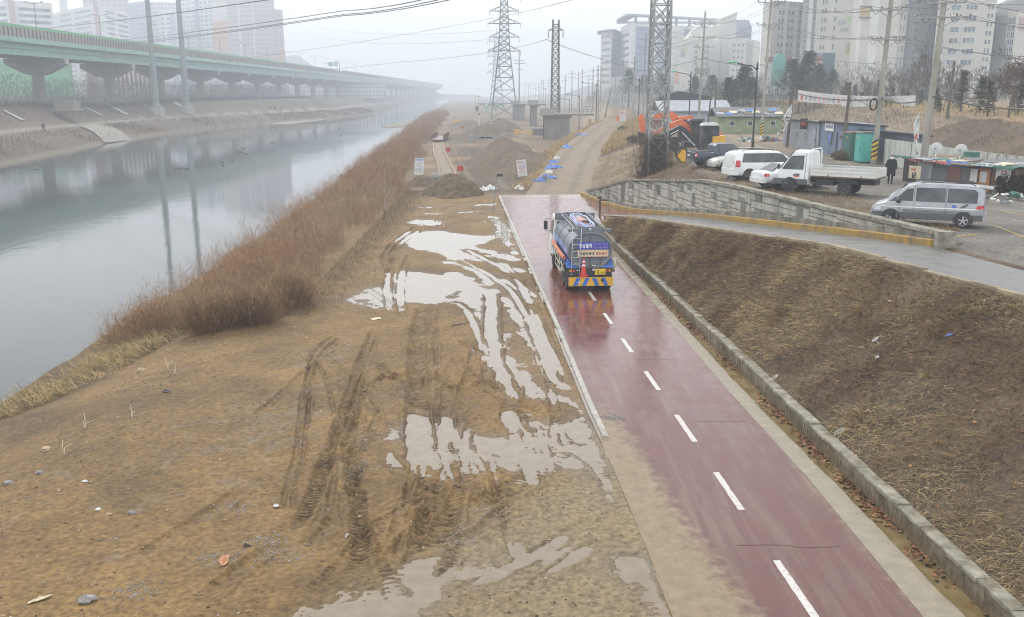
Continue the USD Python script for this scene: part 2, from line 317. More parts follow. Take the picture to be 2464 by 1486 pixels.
def build_raster():
 shp = (RNX, RNY)
 wet = np.zeros(shp); rut = np.zeros(shp); dark = np.zeros(shp)
 wx = 2.2 * RS * 25 * .12
 jx, jy = fb(_rx, _ry, 1.7, 5, 3) * 1.2 + fb(_rx, _ry, 7., 3, 4) * .3, fb(_rx, _ry, 1.7, 5, 9) * 1.4 + fb(_rx, _ry, 7., 3, 6) * .4
 pts = np.stack([_rx + jx, _ry + jy], -1)
 pool = np.zeros(shp)
 for poly in PUDDLES:
  g = Polygon(plan(poly)).buffer(0)
  pool = np.maximum(pool, shapely.contains_xy(g, pts[..., 0], pts[..., 1]).astype(float))
 flat = np.stack([_rx.ravel(), _ry.ravel()], 1)
 def along(line, reach):
  P = np.array(line); seg = np.linalg.norm(np.diff(P, axis=0), axis=1)
  L = np.concatenate([[0], np.cumsum(seg)])
  s = np.arange(0, L[-1], .05)
  k = np.linspace(0, L[-1], max(4, len(P) * 3))
  cx, cy = np.interp(s, L, P[:, 0]), np.interp(s, L, P[:, 1])
  w = 15
  pad = lambda a: np.convolve(np.pad(a, w, 'edge'), np.ones(2 * w + 1) / (2 * w + 1), 'valid')
  cx, cy = pad(cx), pad(cy)
  b = (_rx > cx.min() - reach) & (_rx < cx.max() + reach) & (_ry > cy.min() - reach) & (_ry < cy.max() + reach)
  idx = np.nonzero(b.ravel())[0]
  d, i = cKDTree(np.stack([cx, cy], 1)).query(flat[idx] + .12 * np.stack([jx.ravel()[idx], jy.ravel()[idx]], 1), distance_upper_bound=reach)
  ok = np.isfinite(d)
  return idx[ok], d[ok], s[np.minimum(i[ok], len(s) - 1)], L[-1]
 for line, w in STREAMS:
  idx, d, s, L = along(plan(line), w * 1.5)
  p = pool.ravel(); p[idx] = np.maximum(p[idx], (d < w * .5 * (0.75 + .8 * np.sin(s * 1.7) ** 2)))
 h = np.zeros(shp)
 hr, dr = h.ravel(), dark.ravel()
 for line, w, dep, bar in TRACKS:
  for off in ((0,) if w > .45 or bar else (0,)):
   idx, d, s, L = along(plan(line), w * 1.8)
   q = d / (w * .5)
   fade = sm(s / 1.2) * sm((L - s) / 1.2)
   prof = -np.exp(-np.clip(q, 0, 9) ** 4) + .75 * np.exp(-((q - 1.35) / .35) ** 2)
   z = 1.6 * dep * prof * fade * (.7 + .6 * np.sin(s * .9 + w * 40) ** 2)
   inside = np.exp(-q ** 6)
   if bar:
    bb = np.abs(np.sin(np.pi * s / bar)) ** .7
    z = z + inside * fade * .085 * (bb - .5)
    dr[idx] = np.maximum(dr[idx], inside * fade * (.3 + .9 * np.clip(.75 - bb, 0, 1)))
   else:
    dr[idx] = np.maximum(dr[idx], inside * fade * .24)
   hr[idx] += z
 soft = ndimage.gaussian_filter(pool, 3.0)
 stripes = fb(_rx + .5 * _ry, _ry * .35, 2.6, 4, 5) + .6 * fb(_rx, _ry, 6., 3, 8)
 rough = .05 * fb(_rx, _ry, 1.3, 5, 21) + .06 * fb(_rx, _ry, 4.5, 4, 22) + .05 * fb(_rx, _ry, 11., 3, 23)
 h = h + rough - .058 * soft + .15 * soft * np.clip(stripes, -.12, 1)
 edge = sm((_rx - RX0) / .8) * sm((_ry - RY0) / .8) * sm((RY1 - _ry) / 8.) * sm((lerp(_ry, PATH_L) - .1 - _rx) / .3)
 core = ndimage.binary_dilation(soft > .1, iterations=9)
 rim = np.clip(ndimage.distance_transform_edt(core) / 4., 0, 1)
 ring = np.clip(1 - (ndimage.distance_transform_edt(~core) - 4) / 14., 0, 1) * (1 - rim)
 h = h + np.clip(-.012 - h, 0, None) * ring
 damp = ndimage.gaussian_filter(pool, 9.0)
 return h * edge, np.clip(soft, 0, 1), dark, np.clip(damp * 1.6, 0, 1), core
R_H, R_POOL, R_DARK, R_DAMP, POOL_MASK = build_raster()
FX0, FX1, FY0, FY1, FS = -42.0, 28.0, 84.0, 330.0, .2
FNX, FNY = int((FX1 - FX0) / FS), int((FY1 - FY0) / FS)
_fx, _fy = np.meshgrid(FX0 + FS * (np.arange(FNX) + .5), FY0 + FS * (np.arange(FNY) + .5), indexing='ij')
FAR_TRACKS = [[(1222, 462), (1205, 440), (1178, 402), (1152, 364), (1130, 346), (1118, 334)], [(1196, 458), (1170, 430), (1140, 392), (1118, 362), (1108, 345), (1112, 332)], [(1212, 464), (1190, 425), (1162, 386), (1138, 352)], [(1112, 332), (1140, 318), (1172, 302), (1188, 290), (1200, 276)], [(1108, 336), (1150, 308), (1165, 296), (1170, 286)],
              [(1118, 345), (1180, 335), (1230, 332), (1300, 336)], [(1090, 340), (1105, 318), (1118, 300), (1128, 284)], [(1230, 470), (1290, 440), (1350, 380), (1400, 330)], [(1250, 466), (1340, 420), (1400, 360), (1440, 310)]]
def far_raster():
 h = np.zeros((FNX, FNY)); k = np.zeros((FNX, FNY)); pts = np.stack([_fx.ravel(), _fy.ravel()], 1) + .8 * np.stack([fb(_fx, _fy, .15, 3, 61).ravel(), fb(_fx, _fy, .15, 3, 62).ravel()], 1)
 for i, line in enumerate(FAR_TRACKS):
  P = np.array(plan(line)); L = np.concatenate([[0], np.cumsum(np.linalg.norm(np.diff(P, axis=0), axis=1))]); s = np.arange(0, L[-1], .4)
  d, _ = cKDTree(np.stack([np.interp(s, L, P[:, 0]), np.interp(s, L, P[:, 1])], 1)).query(pts, distance_upper_bound=4.)
  d = np.where(np.isfinite(d), d, 9).reshape(h.shape)
  for off in (.0, 1.7):
   q = np.abs(d - off) / .45
   h += -.16 * np.exp(-q ** 3) + .12 * np.exp(-((q - 1.5) / .5) ** 2); k = np.maximum(k, np.exp(-((q - 1.1) / .6) ** 2))
 return h + .3 * fb(_fx, _fy, .35, 5, 63) + .14 * fb(_fx, _fy, 1.6, 3, 64), k
F_H, F_K = far_raster()
def sample2(R, x, y):
 return ndimage.map_coordinates(R, np.stack([(np.asarray(x) - FX0) / FS - .5, (np.asarray(y) - FY0) / FS - .5]), order=1, mode='constant', cval=0.0)
def sample(R, x, y):
 c = np.stack([(np.asarray(x) - RX0) / RS - .5, (np.asarray(y) - RY0) / RS - .5])
 return ndimage.map_coordinates(R, c, order=1, mode='constant', cval=0.0)
def ground_z(X, Y):
 X, Y = np.asarray(X, float), np.asarray(Y, float)
 xs, xl = lerp(Y, SHORE_R), lerp(Y, SHORE_L)
 w = np.interp(Y, [32, 60, 200], [7.5, 6, 9])
 zr = -1.5 + 1.5 * sm((X - xs) / w)
 zr = np.where(X < xs, -1.5 + .25 * (X - xs), zr) + .12 * fb(X, Y, .35, 4, 1) * sm((X - xs) / 3)
 u = xl - X
 zl = np.interp(u, [-8, 0, 2, 6, 12, 17, 21, 30, 42, 160, 600], [-3.5, -1.5, -.6, .5, 1.1, 1.4, 1.8, 6.1, 6.4, 8.5, 14])
 zl = zl + .25 * fb(X, Y, .12, 4, 2) * sm(u / 3)
 z = np.where(X < (xs + xl) / 2, np.maximum(zl, -3), np.maximum(zr, -3))
 E, Ez, wh, lz = lerp(Y, EDGE), lerp(Y, EDGE_Z), lerp(Y, WALL_H), lot_z(Y)
 behind = np.minimum(lz, Ez + wh + np.clip(X - E - .85, 0, None) * np.interp(Y, [60, 70, 84, 120, 200], [.5, .42, .42, .4, .3]))
 rough = .22 * fb(X, Y, .5, 4, 4) + .1 * fb(X, Y, 2.2, 3, 5)
 behind = behind + rough * np.interp(behind, [.3, 1.2], [.2, 1]) * sm((lz - .03 - behind) / .25) * (X > E + .85)
 bx = bank_x(Y)
 behind = behind + 3.2 * sm((X - bx) / 14) + .012 * np.clip(X - bx - 14, 0, 400) + .5 * fb(X, Y, .1, 3, 6) * sm((X - bx) / 6)
 xw, rl = lerp(Y, WALL_X), lerp(Y, RAMP_L)
 t = np.clip((X - xw - .25) / np.maximum(rl - xw - .25, .05), 0, 1)
 slope = .36 + (Ez - .36) * t ** .92 + rough * sm(t / .08) * sm((1 - t) / .08)
 near = np.where(X < xw, np.where(X > lerp(Y, PATH_L) - .12, np.where(X > lerp(Y, CONC_R) - .05, -.13, -.08), z), np.where(X < rl, slope, Ez - .05))
 mid = np.where(X > lerp(Y, PATH_L) - .12, Ez * sm((X - 5) / 4) - .08, z)
 xl2 = E - np.interp(Y, [84, 100, 150, 185], [8.0, 5.4, 5.2, 6])
 far = np.where(X > xl2, Ez, np.maximum(z, Ez - (xl2 - X) * .5 + rough * .5))
 z = z + sample2(F_H, X, Y)
 out = np.where(Y < 61, near, np.where(Y < 84.3, mid, far))
 out = np.where(X > E + np.where((Y > 33) & (Y < 84.3), .55, 0.), behind, out)
 return out + sample(R_H, X, Y)
# ------------------------------------------------------------------ ground sheet
def zone_tint(X, Y, Z):
 mud = np.array([.205, .124, .043]); mud2 = np.array([.105, .063, .023]); slurry = np.array([.19, .145, .084])
 n = fb(X, Y, .45, 5, 31)[:, None]; n2 = fb(X, Y, 2.3, 4, 32)[:, None]
 t = mud + (mud2 - mud) * np.clip(.5 + 2.2 * n + 1.2 * n2, 0, 1)
 xs = lerp(Y, SHORE_R)
 wet = (1 - sm((X - xs) / 7.5))[:, None] * (Y < 42)[:, None]
 t = t * (1 - .35 * wet)
 grey = np.clip(3.5 * fb(X, Y, .3, 4, 41) + 3 * fb(X, Y, 3., 3, 42) - .35, 0, 1)[:, None] * (Y < 40)[:, None]
 t = t * (1 - grey * .6) + np.array([.17, .14, .105]) * grey * .6
 sl = sm((X - lerp(Y, [(10, -7), (16, -3.5), (20, -.5), (26, 1.6), (30, 2.5)])) / 2.5) * (Y < 34)
 sl = np.clip(sl * (1 + 2.5 * fb(X, Y, .6, 4, 43)), 0, 1)[:, None]
 t = t * (1 - .9 * sl) + slurry * .9 * sl * (1 + .5 * n2)
 dk = sample(R_DARK, X, Y)[:, None]
 t = t * (1 - .45 * dk * np.clip(.8 + n2 * 2.5, 0, 1))
 t = t * (1 - .42 * sample(R_DAMP, X, Y)[:, None])
 E = lerp(Y, EDGE)
 litter = np.array([.07, .048, .028]) * (1 + 1.1 * fb(X, Y, .7, 4, 33)[:, None]) + np.array([.1, .075, .04]) * np.clip(2.2 * fb(X, Y, .25, 4, 34), 0, 1)[:, None]
 isl = ((Y < 61) & (X > lerp(Y, WALL_X))) | (X > E - .2)
 t = np.where(isl[:, None], litter, t)
 tan = np.array([.24, .17, .1])
 bx = bank_x(Y)
 bank = sm((X - bx) / 3)[:, None]
 t = t * (1 - bank) + bank * np.where((sm((X - bx - 11 + 6 * fb(X, Y, .15, 3, 50)) / 2) > .5)[:, None], tan * (1 + .6 * fb(X, Y, .5, 4, 35)[:, None]), litter * 1.15)
 lz = lot_z(Y)
 lot = ((X > E + .2) & (X < bx) & (Z > lz - .12)).astype(float)[:, None] * np.ones(3)
 asphalt = np.array([.125, .112, .095]) * (1 + .9 * fb(X, Y, .35, 5, 36)[:, None]) + .04 * np.clip(5 * fb(X, Y, 1.1, 3, 37), 0, 1)[:, None] * np.array([1.1, 1., .8])
 dirtmix = sm((3.2 - (X - E) + 5 * fb(X, Y, .4, 3, 38)) / 2.0)[:, None] * (Y > 37)[:, None]
 t = t * (1 - lot) + lot * (asphalt * (1 - dirtmix) + litter * 1.3 * dirtmix)
 far = (Y > 84) & (X < E) & (X > xs)
 earth = np.array([.13, .084, .039]) * (1 + 1.3 * fb(X, Y, .3, 5, 39)[:, None]) * (1 - .55 * sample2(F_K, X, Y)[:, None]) + np.array([.12, .085, .045]) * np.clip(5 * fb(X, Y, .12, 4, 47) - .2, 0, 1)[:, None]
 t = np.where(far[:, None], earth, t)
 xl2 = E - 5.4
 rampm = ((X > xl2) & (Y > 84) & (Y < 190)).astype(float)[:, None]
 lines = np.clip(np.abs(np.sin((X - xl2) * 1.15)) ** 6, 0, 1)[:, None]
 t = np.where(rampm > 0, np.array([.2, .155, .105]) * (1 - .22 * lines + .5 * fb(X, Y, .6, 4, 40)[:, None]), t)
 left_s = ((Y > 84) & (X < xl2) & (Z > .25) & (X > 0))[:, None]
 t = np.where(left_s, tan * .85 * (1 + .9 * fb(X, Y, .6, 4, 44)[:, None]), t)
 u = lerp(Y, SHORE_L) - X
 lb = (u > -5)
 reed = np.array([.075, .049, .025]) * (1 + .8 * fb(X, Y, .2, 5, 45)[:, None])
 walk = sm((u - 15.5) / .6) * sm((19.5 - u) / .6)
 verge = sm((u - 12) / 3) * sm((24 - u) / 3)
 lv = np.where((u > 30)[:, None], np.array([.078, .052, .027]) * (1 + .7 * fb(X, Y, .08, 4, 46)[:, None]), reed)
 lv = lv * (1 - verge[:, None] * .7) + tan * .5 * verge[:, None] * .7
 lv = lv * (1 - walk[:, None]) + np.array([.17, .15, .12]) * walk[:, None]
 edge = sm((1.4 - u) / .8) * sm((u + .6) / .5)
 lv = lv * (1 - edge[:, None] * .6) + np.array([.15, .125, .09]) * edge[:, None] * .6
 t = np.where(lb[:, None], lv, t)
 return np.clip(t, .012, .6)
def build_ground():
 th = np.radians(np.concatenate([np.linspace(-100, -36, 28), np.linspace(-35.6, 9.4, 720), np.linspace(9.5, 35.6, 250), np.linspace(36, 100, 28)]))
 tanD = np.concatenate([np.linspace(1.4, .80, 14), np.linspace(.79, .62, 60), np.linspace(.6195, .2, 640), np.linspace(.199, .012, 240), np.geomspace(.0115, .0022, 26)])
 r = CAMH / tanD
 T, Rr = np.meshgrid(th, r, indexing='ij')
 X, Y = (Rr * np.sin(T)).ravel(), (Rr * np.cos(T)).ravel()
 Yc = np.maximum(Y, 2.)
 Z = ground_z(X, Yc)
 n, m = len(th), len(r)
 i = (np.arange(n - 1)[:, None] * m + np.arange(m - 1)[None]).ravel()
 q = np.stack([i, i + m, i + m + 1, i + 1], 1)
 f = np.vstack([q[:, [0, 1, 2]], q[:, [0, 2, 3]]])
 a, b, c = (np.stack([X, Y], 1)[f[:1, k]][0] for k in range(3))
 if (b[0] - a[0]) * (c[1] - a[1]) - (b[1] - a[1]) * (c[0] - a[0]) < 0:
  f = f[:, ::-1]
 tint = zone_tint(X, Yc, Z)
 dampn = sample(R_DAMP, X, Yc)
 ro = np.clip(.82 - .35 * dampn - .15 * sample(R_DARK, X, Yc), .35, .95)
 put('ground', (np.stack([X, Y, Z], 1), f), 'soil', kind='structure', smooth=True, attrs={'tint': tint, 'gloss': ro})
attr_mat('soil', var=.5, scale=7., bump=.05, bscale=8., rough_attr='gloss', spec=.35)
build_ground()
# ------------------------------------------------------------------ water of the river and of the puddles
usdkit.material(stage, '/World/Looks/river', {
 'g': ('geometry', {}), 'mp': ('mapping', {'scale': (1.0, .55, 1)}), 'n': ('noise_texture', {'scale': .9, 'detail': 5., 'roughness': .6}),
 'n2': ('noise_texture', {'scale': .035, 'detail': 3.}), 'mr': ('map_range', {'from_min': .42, 'from_max': .62, 'to_min': .015, 'to_max': .07}),
 'b': ('bump', {'strength': .5, 'distance': .016}),
 'p': ('principled_bsdf', {'base_color': (.028, .032, .031), 'ior': 1.34, 'specular_ior_level': .5})},
 [('g.position', 'mp.vector'), ('mp.vector', 'n.vector'), ('g.position', 'n2.vector'), ('n2.fac', 'mr.value'), ('mr.result', 'p.roughness'), ('n.fac', 'b.height'), ('b.normal', 'p.normal')], surface='p.BSDF')
MATS['river'] = UsdShade.Material.Get(stage, '/World/Looks/river')
usdkit.material(stage, '/World/Looks/puddle', {
 'g': ('geometry', {}), 'n': ('noise_texture', {'scale': 3., 'detail': 3.}), 'r': ('rgb_ramp', {'ramp': [(.35, (.2, .15, .09)), (.65, (.26, .2, .13))]}),
 'b': ('bump', {'strength': .15, 'distance': .001}), 'p': ('principled_bsdf', {'roughness': .025, 'ior': 1.3, 'specular_ior_level': .1}), 'f': ('fresnel', {'IOR': 1.55}), 'gl': ('glossy_bsdf', {'color': (1., 1., 1.), 'roughness': .02}), 't': ('transparent_bsdf', {'color': (.72, .6, .42)}), 'm1': ('mix_closure', {'fac': .4}), 'm2': ('mix_closure', {})},
 [('g.position', 'n.vector'), ('n.fac', 'r.fac'), ('r.color', 'p.base_color'), ('n.fac', 'b.height'), ('b.normal', 'p.normal'), ('p.BSDF', 'm1.closure1'), ('t.BSDF', 'm1.closure2'), ('f.fac', 'm2.fac'), ('m1.closure', 'm2.closure1'), ('gl.BSDF', 'm2.closure2')], surface='m2.closure')
MATS['puddle'] = UsdShade.Material.Get(stage, '/World/Looks/puddle')
def river():
 Y = np.concatenate([np.linspace(-40, 100, 12), np.linspace(120, 1600, 40)])
 v, f = [], []
 for i, y in enumerate(Y):
  for t in np.linspace(-14, 14, 2):
   x = (lerp(y, SHORE_R) + 4) if t > 0 else (lerp(y, SHORE_L) - 4)
   v.append((x, y, WATER_Z))
  if i: f.append((2 * i - 2, 2 * i - 1, 2 * i + 1, 2 * i))
 put('river', (v, f), 'river', kind='structure')
river()
def puddle_sheets():
 level = -.022
 mask = POOL_MASK
 mask &= _rx < lerp(_ry, PATH_L) + .02
 st = 5
 small = mask[: RNX // st * st, : RNY // st * st].reshape(RNX // st, st, RNY // st, st).any((1, 3))
 lab, n = ndimage.label(small)
 for k in range(1, n + 1):
  ii, jj = np.nonzero(lab == k)
  if len(ii) < 12: continue
  idx = {}; v = []; f = []
  for i, j in zip(ii, jj):
   q = []
   for a, b in ((0, 0), (1, 0), (1, 1), (0, 1)):
    key = (i + a, j + b)
    if key not in idx:
     idx[key] = len(v); v.append((RX0 + key[0] * st * RS, RY0 + key[1] * st * RS, level))
    q.append(idx[key])
   f.append(q)
  put('puddle', (v, f), 'puddle', kind='structure')
puddle_sheets()
# ------------------------------------------------------------------ red cycle path, its concrete strips, gutter water
usdkit.material(stage, '/World/Looks/red_path', {
 'g': ('geometry', {}), 'a': ('attribute', {'attribute': 'mud'}), 'w': ('attribute', {'attribute': 'wet'}),
 'n': ('noise_texture', {'scale': 1.2, 'detail': 6., 'roughness': .62}), 'n2': ('noise_texture', {'scale': 60., 'detail': 2.}),
 'r': ('rgb_ramp', {'ramp': [(.3, (.07, .02, .0125)), (.7, (.108, .036, .025))]}),
 'ma': ('math', {'math_type': 'multiply_add', 'value2': 3.0}), 'nm': ('math', {'math_type': 'subtract', 'value2': .5}), 'cl': ('clamp', {}),
 'r2': ('rgb_ramp', {'ramp': [(.35, (.15, .105, .055)), (.65, (.225, .165, .095))]}), 'mp2': ('mapping', {'scale': (2.4, .16, 1.)}), 'n4': ('noise_texture', {'scale': 1.5, 'detail': 7., 'roughness': .65}), 'mr4': ('map_range', {'from_min': .48, 'from_max': .75, 'to_min': 0., 'to_max': .55, 'clamp': True}), 'm0': ('mix_color', {'b': (.19, .14, .1)}), 'n3': ('noise_texture', {'scale': 3.5, 'detail': 7., 'roughness': .7}), 'm': ('mix_color', {}),
 'wr': ('map_range', {'from_min': .35, 'from_max': .62, 'to_min': .0, 'to_max': .16}), 'ro': ('math', {'math_type': 'add'}), 'ro2': ('math', {'math_type': 'multiply'}),
 'b': ('bump', {'strength': .25, 'distance': .002}),
 'p': ('principled_bsdf', {'specular_ior_level': .55})},
 [('g.position', 'n.vector'), ('g.position', 'n2.vector'), ('n.fac', 'r.fac'), ('n3.fac', 'nm.value1'), ('nm.value', 'ma.value1'), ('a.fac', 'ma.value3'), ('ma.value', 'cl.value'), ('g.position', 'n3.vector'), ('n3.fac', 'r2.fac'), ('r2.color', 'm.b'), ('g.position', 'mp2.vector'), ('mp2.vector', 'n4.vector'), ('n4.fac', 'mr4.value'), ('mr4.result', 'm0.fac'), ('r.color', 'm0.a'), ('m0.result', 'm.a'), ('cl.result', 'm.fac'),
     ('m.result', 'p.base_color'), ('n.fac', 'wr.value'), ('wr.result', 'ro.value1'), ('w.fac', 'ro.value2'), ('ro.value', 'p.roughness'), ('n2.fac', 'b.height'), ('b.normal', 'p.normal')], surface='p.BSDF')
MATS['red_path'] = UsdShade.Material.Get(stage, '/World/Looks/red_path')
mat('wet_concrete', (.25, .21, .145), (.165, .135, .085), rough=.35, rough2=.1, scale=2.5, detail=6, bump=.002, bscale=60)
mat('old_concrete', (.26, .235, .195), (.12, .108, .088), rough=.85, scale=3.5, detail=8, bump=.006, bscale=22, lo=.3, hi=.7)
mat('gutter_mud', (.13, .095, .05), (.07, .05, .028), rough=.25, rough2=.06, scale=2.2, detail=6, lo=.4, hi=.6)
mat('white_paint', (.5, .48, .45), (.27, .17, .15), rough=.45, scale=14, detail=8, lo=.36, hi=.47, bump=.001)
def strip(fl, fr, Y, nx, z, jag=0., seed=0):
 """a grid between two lines fl(Y), fr(Y)"""
 t = np.linspace(0, 1, nx)
 j = jag * fb(Y * 0 + 3.3, Y, 1.3, 4, seed)
 a, b = lerp(Y, fl) if not callable(fl) else fl(Y), (lerp(Y, fr) if not callable(fr) else fr(Y)) + j
 X = a[:, None] + (b - a)[:, None] * t
 YY = np.repeat(Y[:, None], nx, 1)
 Z = z(X, YY) if callable(z) else np.full_like(X, z)
 n = len(Y)
 i = (np.arange(n - 1)[:, None] * nx + np.arange(nx - 1)[None]).ravel()
 f = np.stack([i, i + 1, i + nx + 1, i + nx], 1)
 return np.stack([X.ravel(), YY.ravel(), Z.ravel()], 1), np.vstack([f[:, [0, 1, 2]], f[:, [0, 2, 3]]])
yy = np.concatenate([np.linspace(4, 40, 240), np.linspace(40.3, 61, 60)])
v, f = strip([(y, x + (.16 if y > 24 else -.14)) for y, x in PATH_L[:4]] + [(23.2, 2.3), (23.25, 2.62)] + [(y, x + .16) for y, x in PATH_L[4:]] if False else (lambda Y: lerp(Y, PATH_L) + np.where(Y > 23.2, .16, -.16)), PATH_R, yy, 22, 0.0)
mud = np.clip(1.15 - (v[:, 0] - lerp(v[:, 1], [(5, 4.7), (14.5, 3.8), (18, 3.25), (22, 2.75), (26, 2.35), (30, 1.9)])) / 1.0, 0, 1) * sm((29 - v[:, 1]) / 6)
mud = np.maximum(mud, .55 * sm((v[:, 0] - lerp(v[:, 1], PATH_R) + .5) / .5) * sm((30 - v[:, 1]) / 12)) - .12
mud = np.where(mud > -.11, (mud - .45) * 2.2 + .35, -1.2)
wet = np.interp(v[:, 1], [12, 20, 26, 32, 60], [.26, .2, .13, .05, .02]) + .25 * np.clip(mud, 0, 1)
put('cycle_path', (v, f), 'red_path', kind='structure', attrs={'mud': mud, 'wet': wet})
yj = np.linspace(61, 84.3, 50)
v, f = strip([(y, x + .16) for y, x in PATH_L], lambda Y: lerp(Y, EDGE) - .35, yj, 30, lambda X, Y: ramp_z(Y) * sm((X - 5) / 4) + .003 * (X - 4))
put('cycle_path', (v, f), 'red_path', kind='structure', attrs={'mud': -1.2 + 1.9 * sm((v[:, 1] - 78.5 + 4 * fb(v[:, 0], v[:, 1], .4, 3, 99)) / 5) + .9 * sm((v[:, 0] - lerp(v[:, 1], EDGE) + 2.2) / 2), 'wet': v[:, 0] * 0 + .05})
